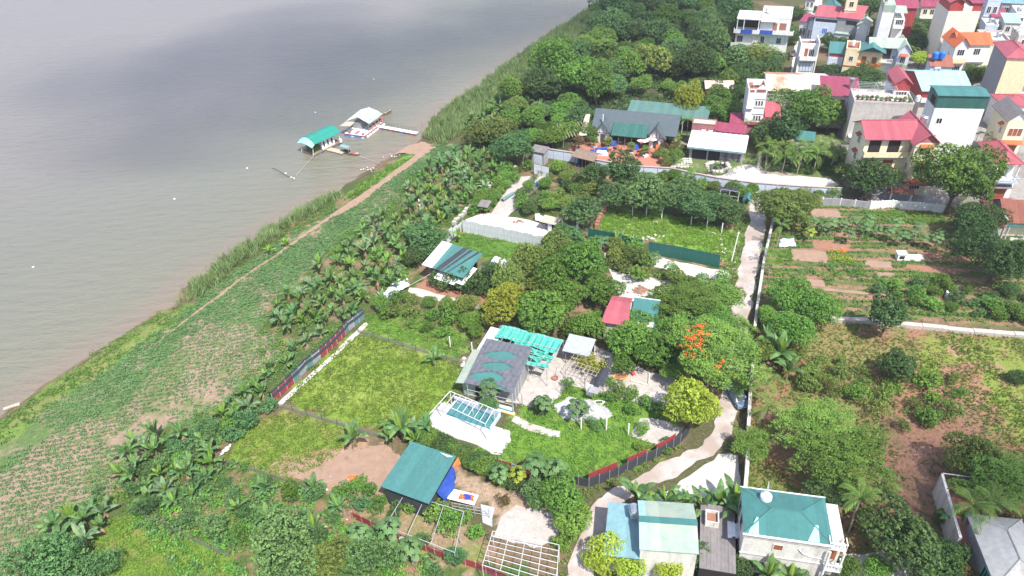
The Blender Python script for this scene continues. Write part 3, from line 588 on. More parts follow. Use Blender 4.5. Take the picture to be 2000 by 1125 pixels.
def tree(px, py, rpx, kind, leaf, label=None, cat="tree", group=None, name=None, hs=1.0, tk=True, world=None, flowers=None):
    """px,py: where the middle of the crown shows; rpx: its half width in the photo"""
    if world is None and rpx / scale_at(py) > 4.9 and kind in ('round', 'fine', 'flat'): kind = 'bigflat' if kind == 'flat' else 'big'
    R0 = CR_R[kind]; z = 0
    if world is None:
        s = scale_at(py)
        for _ in range(3):
            r = rpx / s; k = r / R0; z = (T_H[kind] + CR_H[kind] * .5) * k * hs; s = scale_at(py, z)
        g = G(px, py, z); x, y = g[0], g[1]
    else: x, y, r = world
    k = r / R0; rz = tree_rng.uniform(0, 6.28)
    nm = name or ("shrub" if kind in ('bush', 'open', 'spiky') and r < 2.4 else "tree")
    t = thing(nm, label or "leafy tree", cat if nm != "shrub" else ("shrub" if cat == "tree" else cat), (x, y, -.05), rz, group)
    q_ = tree_rng.uniform(.88, 1.12); t.scale = (k * q_, k / q_, k * hs * tree_rng.uniform(.88, 1.12))
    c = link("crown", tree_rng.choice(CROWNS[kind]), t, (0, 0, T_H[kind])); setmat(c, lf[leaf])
    if tk: link("trunk", tree_rng.choice(TRUNKS[kind]), t)
    if flowers:
        rng = np.random.default_rng(7); hub = sphere_pts(6, rng, .35); hub[:, 1] = abs(hub[:, 1]); pts = unit(hub[rng.integers(0, 6, flowers)] + rng.normal(size=(flowers, 3)) * .17) * np.array([R0 * .78, R0 * .78, CR_H[kind] * .80]) + np.array([0, 0, T_H[kind] + 1.5])
        ci = np.repeat(np.arange(flowers), 16); pos = pts[ci] + rng.normal(size=(len(ci), 3)) * np.array([.24, .24, .12])
        Q = cards(pos, sphere_pts(len(ci), rng, 0.2), .26, .2, rng); link("flowers", qmesh("flowers", Q, rng.uniform(0, 1, len(ci)), lf['flame']), t)["kind"] = "stuff"
    USED.append((x, y, r)); return t
# ---- banana
def banana_leaf(L=2.3, W_=.56, el=1.0, droop=1.5, seed=0, n=7):
    """arching blade with a folded midrib and ragged edge, starting at the origin and leaning towards +X"""
    rr = random.Random(seed); Q = []; p = np.array([0., 0, 0]); ang = el; pts = []
    for k in range(n + 1):
        pts.append((p.copy(), ang)); p = p + np.array([math.cos(ang), 0, math.sin(ang)]) * L / n; ang -= droop / n * (.5 + k / n)
    for k in range(n):
        (a, aa), (b_, ab) = pts[k], pts[k + 1]
        wa = W_ * math.sin(math.pi * min(1, (k + .35) / (n + .2))) ** .55; wb = W_ * math.sin(math.pi * min(1, (k + 1.25) / (n + .35))) ** .55 if k < n - 1 else .05
        if k == 0: wa = .06
        for s in (1, -1):
            tr = rr.uniform(.75, 1.05); dz = .32 + rr.uniform(-.15, .15)
            na = np.array([-math.sin(aa), 0, math.cos(aa)]); nb = np.array([-math.sin(ab), 0, math.cos(ab)])
            oa = a + np.array([0, s * wa / 2, 0]) + na * -wa * dz * .5; ob = b_ + np.array([0, s * wb / 2 * tr, 0]) + nb * -wb * dz * .5
            Q.append([a, oa, ob, b_] if s < 0 else [a, b_, ob, oa])
    return np.array(Q)
BLEAF = []
for i in range(6):
    el = [1.42, 1.25, 1.05, .8, 1.35, 1.15][i]; q = banana_leaf(1.85 + .25 * (i % 3), .64, el, [.8, 1.3, 1.7, 1.9, .6, 2.2][i], i)
    BLEAF.append(qmesh("leaf", q, np.random.default_rng(i).uniform(.15, .8, len(q)), lf['banana']))
q = banana_leaf(2.0, .36, 1.5, .35, 9); BSPEAR = qmesh("leaf", q, np.full(len(q), .6), lf['bananalt'])
q = banana_leaf(1.4, .4, -.9, .9, 12); BDEAD = qmesh("dead_leaf", q, np.random.default_rng(2).uniform(0, 1, len(q)), m_dead)
def stem_mesh(h): 
    mb = MB(); mb.bar((0, 0, -.1), (.05, 0, h * .5), .17, 8, .14); mb.bar((.05, 0, h * .5), (.06, .03, h), .14, 8, .09, caps=False); return mb.mesh("stem", m_stem)
BSTEM = [stem_mesh(h) for h in (.9, 1.3, 1.8)]; BSH = (.9, 1.3, 1.8)
def quads_of(me):
    n = len(me.vertices); a = np.empty(n * 3, np.float32); me.vertices.foreach_get("co", a); v = np.empty(len(me.polygons), np.float32); me.attributes["v"].data.foreach_get("value", v)
    return a.reshape(-1, 4, 3).astype(float), v
def rotm(rz, s=1.0):
    c, s_ = math.cos(rz), math.sin(rz); return np.array([[c, -s_, 0], [s_, c, 0], [0, 0, 1]]) * s
BTUFT = []
for i in range(5):       # whole head of leaves joined, for the distant plants
    rr = random.Random(i + 40); Qs = []; Vs = []
    for k in range(8 + i % 3):
        q, v = quads_of(BLEAF[rr.randrange(6)]); Qs.append(q @ rotm(k * 2.4 + rr.uniform(-.3, .3), rr.uniform(.75, 1.05)).T); Vs.append(v)
    q, v = quads_of(BDEAD)
    me_ = qmesh("leaves", np.concatenate(Qs), np.concatenate(Vs), lf['banana']); BTUFT.append(me_)
ban_rng = random.Random(21)
def banana(x, y, s, detail, label, group, leaf='banana', spear=True, dead=2, px=None):
    t = thing("banana_plant", label, "banana plant", (x, y, -.05), ban_rng.uniform(0, 6.28), group); i = ban_rng.randrange(3)
    t.scale = (s, s, s * ban_rng.uniform(.9, 1.15)); h = BSH[i]
    link("stem", BSTEM[i], t)
    if detail:
        n = ban_rng.randint(7, 9)
        for k in range(n):
            o = link("leaf", ban_rng.choice(BLEAF), t, (.05, 0, h - .15), (0, 0, k * 2.4 + ban_rng.uniform(-.3, .3))); f = ban_rng.uniform(.75, 1.1); o.scale = (f, f, f)
            if leaf != 'banana': setmat(o, lf[leaf])
    else:
        o = link("leaf_head", ban_rng.choice(BTUFT), t, (.05, 0, h - .15)); setmat(o, lf[leaf])
    if spear: o = link("young_leaf", BSPEAR, t, (.05, 0, h - .2), (0, 0, ban_rng.uniform(0, 6.28)))
    for k in range(dead): link("dead_leaf", BDEAD, t, (.05, 0, h - .3), (0, 0, ban_rng.uniform(0, 6.28)))
    return t
def poly_points(poly, dmin, seed, avoid=True, maxn=999, jitn=0):
    w = GP(poly); rr = random.Random(seed); xs = [p[0] for p in w]; ys = [p[1] for p in w]; pts = []; fails = 0
    grid = {}
    while fails < 1500 and len(pts) < maxn:
        x, y = rr.uniform(min(xs), max(xs)), rr.uniform(min(ys), max(ys)); d = dmin(x, y, rr) if callable(dmin) else dmin
        if not inpoly(np.array([x]), np.array([y]), w)[0]: fails += .15; continue
        g = (int(x // 4), int(y // 4)); ok = True
        for i in (-1, 0, 1):
            for j in (-1, 0, 1):
                for (a, b_, e) in grid.get((g[0] + i, g[1] + j), ()):
                    if math.hypot(a - x, b_ - y) < (d + e) / 2: ok = False; break
                if not ok: break
            if not ok: break
        if ok and avoid:
            for (a, b_, e) in USED:
                if abs(a - x) < e and math.hypot(a - x, b_ - y) < e * .72: ok = False; break
        if not ok: fails += 1; continue
        pts.append((x, y)); grid.setdefault(g, []).append((x, y, d))
    return pts
# ---- papaya, palm
def papaya_head(seed, n=13, L=1.0):
    rng = np.random.default_rng(seed); Qs = []; Vs = []; mbp = MB()
    for k in range(n):
        a = k * 2.4 + rng.uniform(-.2, .2); el = 1.15 - k / n * 1.45; r = L * rng.uniform(.85, 1.1)
        c = np.array([math.cos(a) * math.cos(el), math.sin(a) * math.cos(el), math.sin(el)]) * r
        mbp.bar((0, 0, 0), c, .018, 4); up = unit(np.array([c[0] * .5, c[1] * .5, 1.0])); ref = unit(np.array([c[0], c[1], -.2]) - up * up.dot(np.array([c[0], c[1], -.2])))
        b_ = np.cross(up, ref)
        for j in range(7):
            th = (j - 3) * .72; dr = ref * math.cos(th) + b_ * math.sin(th); ln = .52 * (1 - .07 * abs(j - 3)) * L; wd = .19 * L; pr = np.cross(up, dr)
            m_ = c + dr * ln * .55; e_ = c + dr * ln - up * ln * .22
            Qs.append([c, m_ + pr * wd, e_, m_ - pr * wd]); Vs.append(rng.uniform(.2, .85))
    return qmesh("leaves", np.array(Qs), np.array(Vs), lf['papaya']), mbp.mesh("leaf_stalks", lf['papaya'])
PAP = [papaya_head(i) for i in range(3)]
PTR = [MB().bar((0, 0, -.1), (0.05, .03, 2.4), .10, 7, .06).mesh("trunk", m_paletrunk)]
def papaya(px, py, s, label, group, z0=2.5, leaf='papaya', world=None):
    x, y = world if world else G(px, py, z0 * s)[:2]; i = tree_rng.randrange(3)
    t = thing("papaya_tree", label, "papaya tree", (x, y, 0), tree_rng.uniform(0, 6.28), group); t.scale = (s, s, s)
    link("trunk", PTR[0], t); o = link("crown", PAP[i][0], t, (.05, .03, 2.4)); setmat(o, lf[leaf]); link("leaf_stalks", PAP[i][1], t, (.05, .03, 2.4)); return t
def frond(L=2.2, el=.9, droop=1.9, n=13, lw=.10, ll=.55, seed=0):
    rng = np.random.default_rng(seed); Q = []; p = np.zeros(3); ang = el
    for k in range(n):
        q = p + np.array([math.cos(ang), 0, math.sin(ang)]) * L / n; d = unit(q - p)
        Q.append([p + [0, .02, 0], p - [0, .02, 0], q - [0, .02, 0], q + [0, .02, 0]])
        f = math.sin(math.pi * (k + 1.2) / (n + 1.6)) ** .5 * ll
        for s in (1, -1):
            e = q + d * f * .55 + np.array([0, s * f * .8, -f * .35 * rng.uniform(.5, 1.5)]); m_ = (p + e) / 2 + np.array([0, 0, .04])
            pr = unit(np.cross(e - p, [0, 0, 1.0])) * lw / 2; Q.append([p, m_ + pr, e, m_ - pr])
        p = q; ang -= droop / n * (.5 + k / n)
    return np.array(Q)
FR = [frond(2.1 + .2 * i, [1.2, .9, .6, .3][i], [1.5, 1.8, 1.9, 1.7][i], seed=i) for i in range(4)]
FRM = [qmesh("frond", q, np.random.default_rng(i).uniform(.2, .8, len(q)), lf['palm']) for i, q in enumerate(FR)]
def palm_trunk(h):
    mb = MB(); mb.bar((0, 0, -.1), (.1, .05, h * .6), .10, 8, .085); mb.bar((.1, .05, h * .6), (.15, 0, h), .085, 8, .06); mb.bar((.15, 0, h), (.15, 0, h + .5), .09, 8, .05, mi=0); return mb.mesh("trunk", m_paletrunk)
PTK = {h: palm_trunk(h) for h in (2.5, 4.5, 7.0)}
def palm(px, py, s, h, label, group, n=9, leaf='palm', world=None, kind='palm_tree'):
    x, y = world if world else G(px, py, (h + .5) * s)[:2]
    t = thing(kind, label, "palm tree", (x, y, 0), tree_rng.uniform(0, 6.28), group); t.scale = (s, s, s); link("trunk", PTK[h], t)
    for k in range(n):
        o = link("frond", tree_rng.choice(FRM), t, (.15, 0, h + .4), (0, 0, k * 2.4 + tree_rng.uniform(-.2, .2))); 
        if leaf != 'palm': setmat(o, lf[leaf])
    return t
# ---- ground cover, one object for each kind of growth
def tuft_proto(kind, seed):
    rng = np.random.default_rng(seed)
    if kind == 'grass':
        n = 6; a = rng.uniform(0, 6.28, n); ln = rng.uniform(.25, .5, n); d = np.stack([np.cos(a) * .55, np.sin(a) * .55, np.ones(n)], -1); d = unit(d)
        c = d * ln[:, None] * .5; return cards(c, np.cross(d, rng.normal(size=(n, 3))) + np.array([0, 0, .3]), ln, .13, rng, d)
    if kind == 'weed':
        n = 8; c = rng.normal(size=(n, 3)) * np.array([.22, .22, .08]) + np.array([0, 0, .16]); return cards(c, np.array([0, 0, 1.]) + .5 * rng.normal(size=(n, 3)), rng.uniform(.2, .34, n), rng.uniform(.13, .2, n), rng)
    if kind == 'crop':
        n = 9; a = rng.uniform(0, 6.28, n); r = rng.uniform(.05, .32, n); c = np.stack([np.cos(a) * r, np.sin(a) * r, .24 - r * .35], -1)
        return cards(c, np.array([0, 0, 1.]) + .45 * rng.normal(size=(n, 3)), rng.uniform(.18, .28, n), rng.uniform(.12, .18, n), rng)
    if kind == 'reed':
        n = 13; a = rng.uniform(0, 6.28, n); ln = rng.uniform(1.0, 2.1, n); b0 = np.stack([rng.normal(size=n) * .25, rng.normal(size=n) * .25, np.zeros(n)], -1)
        d = unit(np.stack([np.cos(a) * .28 + .12, np.sin(a) * .28, np.ones(n)], -1)); return cards(b0 + d * ln[:, None] * .5, np.cross(d, rng.normal(size=(n, 3))) + np.array([0, -.3, .3]), ln, .10, rng, d)
    if kind == 'scrub':
        n = 16; c = sphere_pts(n, rng, -.1) * np.array([.55, .55, .5]) * rng.uniform(.5, 1.1, (n, 1)) + np.array([0, 0, .25]); return cards(c, c + .3 * rng.normal(size=(n, 3)), rng.uniform(.25, .42, n), rng.uniform(.15, .24, n), rng)
    if kind == 'flower':
        n = 4; c = rng.normal(size=(n, 3)) * np.array([.15, .15, .04]) + np.array([0, 0, .3]); return cards(c, np.array([0, 0, 1.]) + .4 * rng.normal(size=(n, 3)), .16, .14, rng)
AVOID = []     # world polygons that stay bare
def cover(name, polys, kind, dens, leaf, seed, patch=None, size=(.7, 1.3), z=0.0, avoid=True, rows=None, wob=.8, zf=None):
    rng = np.random.default_rng(seed); prot = [tuft_proto(kind, seed * 7 + i) for i in range(5)]; K = len(prot[0]); PX = []; PY = []
    for poly in polys:
        w = GP(poly); xs = [p[0] for p in w]; ys = [p[1] for p in w]; A = (max(xs) - min(xs)) * (max(ys) - min(ys)); n = int(A * dens)
        if rows:
            ang, sp, st = rows; c, s = math.cos(ang), math.sin(ang); R_ = math.hypot(max(xs) - min(xs), max(ys) - min(ys)); cx, cy = (max(xs) + min(xs)) / 2, (max(ys) + min(ys)) / 2
            u, v = np.meshgrid(np.arange(-R_ / 2, R_ / 2, st), np.arange(-R_ / 2, R_ / 2, sp)); u = u.ravel() + rng.normal(size=u.size) * st * .25; v = v.ravel() + rng.normal(size=v.size) * sp * .10
            x = cx + u * c - v * s; y = cy + u * s + v * c
        else: x = rng.uniform(min(xs), max(xs), n); y = rng.uniform(min(ys), max(ys), n)
        xj = x + (fbm(x * .5, y * .5, seed, 3) - .5) * 4 * wob; yj = y + (fbm(x * .5 + 40, y * .5, seed, 3) - .5) * 4 * wob
        k = inpoly(xj, yj, w); PX.append(x[k]); PY.append(y[k])
    x = np.concatenate(PX); y = np.concatenate(PY)
    if patch: lo, hi, fs = patch; f = sm(fbm(x * fs, y * fs, seed + 3, 4), lo, hi); k = rng.uniform(size=len(x)) < f; x, y = x[k], y[k]
    if avoid:
        k = np.ones(len(x), bool)
        for pl in AVOID: k &= ~inpoly(x, y, pl)
        x, y = x[k], y[k]
    N = len(x); pi = rng.integers(0, 5, N); sc = rng.uniform(size[0], size[1], N); rz = rng.uniform(0, 6.28, N); PR = np.stack(prot)[pi]
    c, s = np.cos(rz), np.sin(rz); Q = PR.copy(); Q[..., 0] = PR[..., 0] * c[:, None, None] - PR[..., 1] * s[:, None, None]; Q[..., 1] = PR[..., 0] * s[:, None, None] + PR[..., 1] * c[:, None, None]
    Q *= sc[:, None, None, None]; zz = np.full(N, z) if zf is None else zf(x, y)
    Q += np.stack([x, y, zz], -1)[:, None, None, :]
    tone = .2 + .6 * fbm(x * .25, y * .25, seed + 9, 4) + .1 * rng.normal(size=N)
    val = np.repeat(tone, K) + .13 * rng.normal(size=N * K)
    o = link(name, qmesh(name, Q.reshape(-1, 4, 3), val, lf[leaf])); o["kind"] = "stuff"; return o
# bare surfaces that nothing may grow through
for nm_ in ("river_path", "gravel_road", "parking_pad", "pool_deck", "yard", "concrete_patch", "concrete_slab", "footpath", "threshing_floor", "track", "stone_lane", "yard_paving", "terrace_floor", "garden_gravel", "courtyard_slab", "grey_slab", "orchard_path", "entry_court", "house_yard", "gravel_patch") + tuple(o.name for o in COL.objects if o.name.startswith("soil_bed")):
    o = bpy.data.objects[nm_]; AVOID.append([(v.co.x, v.co.y) for v in o.data.vertices][: len(o.data.vertices) // (2 if nm_ in ("pool_deck", "concrete_slab", "terrace_floor") else 1)])
def bank(x, y):
    d = polydist(x, y, SHORE); return np.clip(WZ + d * .28, WZ, 0) - .05
RB = math.atan2(SHORE[12][1] - SHORE[6][1], SHORE[12][0] - SHORE[6][0])
cover("crop_plants", [FIELD], 'crop', 0, 'crop', 1, patch=(.24, .46, .22), size=(.75, 1.5), rows=(RB - .9, .85, .40))
cover("crop_runners", [[(850, 285), (900, 290), (870, 320), (790, 352), (765, 400), (650, 478), (590, 540), (520, 585), (400, 640), (330, 690), (240, 790), (150, 830), (200, 735), (350, 618), (420, 562), (560, 466), (700, 392), (800, 328)]], 'crop', 3.6, 'crop', 2, patch=(.30, .5, .2), size=(.9, 1.5))
cover("bank_weeds", [WEEDSTRIP, [(350, 590), (420, 560), (560, 465), (660, 405), (650, 385), (540, 440), (400, 535)]], 'weed', 4, 'fresh', 3, zf=bank, patch=(.3, .5, .5))
cover("bank_grass", [[(668, 392), (705, 358), (770, 318), (812, 304), (742, 350), (700, 385)]], 'grass', 9, 'grass', 4, zf=bank, wob=.2)
cover("yellow_flowers", [[(-40, 870), (60, 800), (200, 690), (330, 620), (310, 650), (180, 740), (60, 840), (-40, 900)]], 'flower', 1.2, 'bananalt', 5, zf=bank, patch=(.5, .6, .4))
cover("reeds", [[(350, 592), (352, 566), (402, 528), (470, 478), (540, 432), (600, 396), (650, 376), (672, 385), (650, 398), (560, 452), (470, 525), (400, 578)],
                [(824, 268), (832, 248), (862, 212), (920, 176), (1000, 114), (1080, 60), (1150, 16), (1200, -14), (1260, -30), (1230, 10), (1160, 60), (1100, 105), (1030, 160), (960, 210), (905, 262), (860, 286)]], 'reed', 2.1, 'reed', 6, zf=bank, size=(.7, 1.3), wob=.9)
cover("lawn_weeds", [PLOT_A, PLOT_B], 'weed', 6, 'lawn', 7, patch=(.18, .42, .35), size=(.6, 1.15))
cover("lawn_grass", [PLOT_D, YARDG, GARD2], 'weed', 6, 'grass', 8, patch=(.22, .42, .4), size=(.6, 1.2))
cover("bright_grass", [BRIGHT], 'weed', 8, 'grass', 9, patch=(.2, .34, .4), size=(.7, 1.3))
cover("corner_weeds", [[(120, 1180), (100, 1110), (180, 1040), (260, 1000), (440, 1085), (470, 1180)]], 'weed', 7, 'grass', 10, patch=(.2, .4, .4))
cover("vegetable_rows", [VEG], 'crop', 0, 'fresh', 11, patch=(.30, .44, .14), size=(.8, 1.5), rows=(-.12, 1.5, .26))
cover("orange_flower_bed", [[(1616, 484), (1653, 488), (1653, 496), (1616, 493)]], 'weed', 9, 'flame', 61, wob=0)
cover("yellow_green_bed", [[(1621, 500), (1668, 504), (1668, 513), (1621, 510)]], 'weed', 9, 'yellow', 62, wob=0)
cover("bright_bed", [[(1515, 488), (1542, 486), (1546, 508), (1518, 514)], [(1510, 532), (1528, 526), (1532, 540), (1512, 545)], [(1680, 444), (1694, 444), (1702, 472), (1690, 472)]], 'weed', 9, 'grass', 63, wob=.1)
cover("upper_bed", [[(1690, 412), (1840, 420), (1855, 440), (1760, 436), (1690, 428)]], 'weed', 9, 'grass', 64, wob=.3)
cover("bean_rows", [[(1560, 512), (1680, 520), (1690, 552), (1600, 548)], [(1700, 535), (1760, 540), (1765, 556), (1704, 552)], [(1770, 522), (1850, 545), (1840, 580), (1790, 570)], [(1740, 572), (1860, 600), (2000, 625), (1800, 618), (1720, 606)]], 'scrub', 2.2, 'fresh', 65, size=(.5, 1.0), wob=.4)
cover("vegetable_patches", [VEG], 'scrub', .55, 'crop', 12, patch=(.48, .58, .25), size=(.4, .9))
cover("orchard_grass", [ORCH2, ORCH], 'grass', 6, 'lawn', 13, patch=(.42, .56, .22), size=(.5, 1.0))
cover("dry_grass", [ORCH2, ORCH], 'grass', 3, 'dry', 14, patch=(.4, .56, .3), size=(.5, .9))
cover("grove_undergrowth", [[(505, 640), (650, 480), (760, 400), (800, 345), (900, 290), (980, 300), (1010, 320), (940, 410), (880, 440), (800, 540), (730, 600), (690, 625), (600, 690), (530, 790), (450, 860), (400, 920), (250, 990), (100, 1080), (60, 1060), (250, 930), (300, 850), (450, 790)]], 'scrub', 1.5, 'fresh', 15, patch=(.33, .5, .25), size=(.5, 1.1))
cover("wood_undergrowth", [[(900, 280), (960, 215), (1040, 160), (1160, 60), (1240, 0), (1460, 0), (1500, 130), (1440, 220), (1300, 230), (1130, 230), (1040, 300), (930, 300)]], 'scrub', .5, 'dark', 16, size=(1, 2.0))
cover("garden_undergrowth", [[(1040, 340), (1110, 300), (1300, 340), (1640, 385), (1450, 400), (1440, 450), (1180, 400), (1100, 440), (1010, 420)], [(760, 600), (1000, 600), (1000, 680), (860, 690)], [(1110, 480), (1420, 520), (1430, 600), (1180, 530)]], 'scrub', .7, 'olive', 17, patch=(.4, .55, .3), size=(.5, 1.2))
cover("ground_creepers", [[(250, 1000), (440, 905), (620, 960), (700, 985), (690, 1035), (850, 1100), (860, 1180), (420, 1180)]], 'scrub', 2.4, 'fresh', 18, patch=(.30, .46, .3), size=(.5, 1.2))
cover("castor_growth", [[(250, 1000), (440, 905), (620, 960), (700, 985), (690, 1035), (850, 1100), (860, 1180), (420, 1180)], [(380, 850), (520, 790), (530, 800), (450, 870), (400, 900), (300, 960), (120, 1040), (280, 900)]], 'scrub', 1.2, 'blue', 24, patch=(.42, .56, .3), size=(.8, 1.7))
cover("hedge_weeds", [[(1440, 380), (1462, 385), (1462, 440), (1440, 545), (1428, 640), (1410, 700), (1400, 640)], [(1500, 400), (1512, 420), (1490, 520), (1480, 640), (1475, 760), (1445, 830), (1440, 880), (1420, 885), (1450, 780), (1465, 640), (1480, 560)], [(1150, 950), (1330, 870), (1345, 880), (1210, 945), (1160, 975)], [(1090, 960), (1155, 965), (1125, 1050), (1110, 1180), (1060, 1180)]], 'scrub', 2.2, 'grass', 19, size=(.4, .9), wob=.3)
cover("orchard_scrub", [[(1500, 720), (1600, 700), (1850, 740), (1880, 820), (1740, 860), (1600, 800)]], 'scrub', .5, 'olive', 20, patch=(.44, .56, .3), size=(.5, 1.2))
cover("fern_bank", [[(560, 700), (660, 620), (715, 600), (700, 625), (640, 685), (575, 745), (535, 780), (500, 800), (530, 740)], [(860, 290), (905, 280), (900, 300), (860, 330), (790, 350)], [(800, 860), (1000, 900), (1010, 930), (880, 900)]], 'scrub', 1.5, 'crop', 21, size=(.4, .9))

cover("fallen_leaves", [PLOT_C, ORCH, VEG, [(690, 985), (760, 960), (950, 1050), (920, 1125), (800, 1080)], [(850, 900), (1000, 960), (1110, 1000), (1060, 1060), (930, 980)]], 'flower', .9, 'dry', 22, size=(.5, 1.2), z=-.25)
cover("gravel_bits", [[(1400, 560), (1500, 560), (1480, 760), (1440, 900), (1330, 960), (1200, 1010), (1150, 1120), (1090, 1120), (1130, 1020), (1250, 930), (1370, 870)], [(1440, 385), (1510, 385), (1500, 560), (1420, 560)], [(930, 690), (1330, 730), (1340, 870), (930, 800)], [(1180, 520), (1320, 540), (1430, 550), (1260, 610)]], 'flower', 1.1, 'bone', 23, size=(.25, .7), z=-.08, avoid=False)
# ------------------------------------------------------------ single trees, by where their crowns show
T = tree
rr = random.Random(77)
T(1062, 612, 53, 'round', 'mango', "large round dark green mango tree above the aqua netting pergola")
T(980, 603, 44, 'fine', 'yellow', "round yellow-green leafy tree left of the large mango tree")
T(1035, 520, 40, 'fine', 'olive', "olive green longan tree at the top left of the central grove")
T(1078, 548, 40, 'round', 'mango', "green mango tree in the middle of the central grove")
T(1140, 522, 46, 'round', 'mango', "broad green mango tree at the upper right of the central grove")
T(1178, 572, 38, 'round', 'mango', "green mango tree overhanging the red end of the low roof")
T(990, 552, 36, 'fine', 'olive', "olive tree beside the small white shed roof")
T(1108, 585, 34, 'round', 'mango', "mango tree over the dark gap of the central grove")
T(1062, 566, 30, 'fine', 'olive', "olive crown wedged behind the large round mango")
T(1105, 502, 34, 'fine', 'olive', "olive green tree at the top right of the central grove")
T(1125, 640, 26, 'round', 'mango', "mango tree above the grey kitchen shed")
T(1170, 625, 22, 'round', 'mango', "low mango tree left of the red roof end")
T(905, 600, 24, 'fine', 'olive', "olive tree at the end of the stone path")
T(925, 625, 24, 'fine', 'mango', "green tree left of the yellow-green one")
T(1285, 640, 30, 'round', 'mango', "mango tree right of the teal roof end")
T(1320, 725, 30, 'flat', 'fresh', "low feathery boughs under the flame tree, left")
T(1085, 478, 36, 'round', 'olive', "tree with brownish top at the end of the white sheet fence")
T(1106, 466, 32, 'round', 'blue', "bluish green tree behind the end of the white sheet fence")
T(1137, 417, 38, 'round', 'blue', "low domed bluish tree beside the brick rubble pile")
T(1160, 345, 26, 'round', 'dark', "dark tree below the thatched entrance of the terrace")
T(1205, 392, 30, 'round', 'blue', "leftmost bushy dark tree above the bright green plot")
T(1262, 383, 44, 'round', 'blue', "bushy dark green tree behind the first white posts")
T(1322, 385, 48, 'round', 'blue', "bushy dark green tree behind the middle white posts")
T(1368, 405, 46, 'round', 'blue', "bushy dark green tree with paler right flank above the plot")
T(1420, 420, 30, 'round', 'blue', "smaller bushy tree near the black net frame")
T(1215, 345, 28, 'column', 'dark', "dark pointed tree by the terrace boundary wall")
T(1232, 668, 46, 'round', 'mango', "tall leafy mango tree in front of the red and teal roof")
T(1248, 634, 34, 'round', 'mango', "mango tree overlapping the teal end of the low roof")
T(1285, 690, 42, 'round', 'mango', "mango tree right of the black net tunnel")
T(1215, 715, 24, 'round', 'mango', "low mango branch tree over the net tunnel end")
T(1150, 640, 30, 'round', 'mango', "mango tree between the grove and the grey lean-to roof")
T(1385, 690, 92, 'flat', 'fresh', "wide spreading flame tree with orange blossom beside the lane", flowers=46, name="flame_tree")
T(1345, 590, 56, 'flat', 'fresh', "feathery light green tree behind the flame tree")
T(1410, 575, 40, 'flat', 'fresh', "feathery tree leaning over the lane edge")
T(1300, 585, 34, 'round', 'mango', "green tree at the right edge of the dusty threshing floor")
T(1330, 655, 50, 'flat', 'fresh', "light green feathery tree left of the flame tree")
T(1400, 625, 44, 'flat', 'fresh', "light feathery tree just above the orange blossom")
T(1435, 640, 36, 'flat', 'fresh', "feathery tree at the narrow part of the lane")
T(1480, 690, 34, 'fine', 'fresh', "small tree with a few orange flowers right of the lane", flowers=5)
T(1350, 800, 56, 'fine', 'lime', "bright lime green tree at the bend of the lane")
T(1440, 745, 30, 'flat', 'fresh', "feathery branches over the parked car")
T(1532, 412, 52, 'fine', 'olive', "big soft olive green tree at the top of the lane")
T(1572, 395, 30, 'fine', 'olive', "soft olive tree joined to the big one, right side")
T(1555, 590, 56, 'round', 'fresh', "broad tree at the lower left corner of the vegetable plot")
T(1605, 600, 32, 'round', 'mango', "tree at the left end of the long stone wall")
T(1548, 652, 42, 'fine', 'fresh', "fresh green tree below the long stone wall end")
T(1500, 620, 24, 'fine', 'fresh', "small tree on the lane verge by the boundary wall")
T(1735, 618, 34, 'column', 'dark', "tall dark narrow tree growing through the long stone wall", hs=.75)
T(1748, 722, 34, 'round', 'dark', "round dark clipped tree with a bare grey patch in the orchard")
T(1990, 737, 17, 'round', 'dark', "small dark round shrub at the far right of the orchard")
T(1600, 838, 76, 'flat', 'fresh', "big spreading bright green tree above the teal hipped roof", hs=1.1)
T(1655, 895, 84, 'flat', 'mango', "big dense tree with darker leaves right of the bright one", hs=1.1)
T(1625, 965, 46, 'flat', 'blue', "lower dark boughs tree touching the teal hipped roof")
T(1466, 865, 38, 'flat', 'fresh', "fresh green tree leaning on the lane wall")
T(1905, 905, 52, 'round', 'olive', "dull olive domed tree at the right edge of the orchard")
T(1955, 945, 66, 'flat', 'fresh', "broad feathery tree beside the olive domed tree")
T(1765, 1058, 72, 'round', 'dark', "large dark tree right of the two storey house")
T(1845, 1105, 40, 'round', 'dark', "dark tree hiding the foot of the mouldy wall")
T(1965, 1035, 46, 'fine', 'red', "russet tinged tree above the grey house roof")
T(1875, 1118, 26, 'fine', 'red', "small russet tree in front of the mouldy wall")
T(1868, 355, 72, 'round', 'mango', "very large mango tree in front of the cream house", hs=1.2)
T(1905, 440, 48, 'fine', 'dark', "dark loose tree below the very large mango")
T(1948, 512, 62, 'round', 'dark', "large dark dense tree at the right edge of the vegetable plot")
T(1895, 480, 26, 'open', 'dark', "thin dark tree between the two large ones")
T(1696, 355, 42, 'round', 'dark', "round dark tree left of the cream house gate")
T(1652, 335, 26, 'open', 'olive', "thin bushy tree at the end of the white gravel garden")
T(1583, 212, 56, 'round', 'mango', "large round mango tree left of the maroon roofed villa")
T(1620, 235, 30, 'round', 'mango', "mango tree against the concrete building")
T(1545, 235, 30, 'round', 'dark', "dark tree left of the large round mango")
T(1508, 262, 42, 'round', 'dark', "dark tree above the ornamental garden")
T(1535, 258, 26, 'column', 'dark', "dark upright tree above the palms")
T(1405, 215, 38, 'round', 'mango', "round mango tree right of the long green roof")
T(1343, 205, 30, 'fine', 'yellow', "pale yellow-green upright tree before the long green roof", hs=1.3)
T(1400, 252, 18, 'round', 'mango', "small tree by the air conditioners")
T(1258, 210, 12, 'bush', 'fresh', "small light tree poking above the slate roof")
T(1005, 292, 42, 'round', 'blue', "domed bluish tree left of the white metal gate")
T(830, 468, 42, 'round', 'blue', "dense greyish green tree left of the orchard shed")
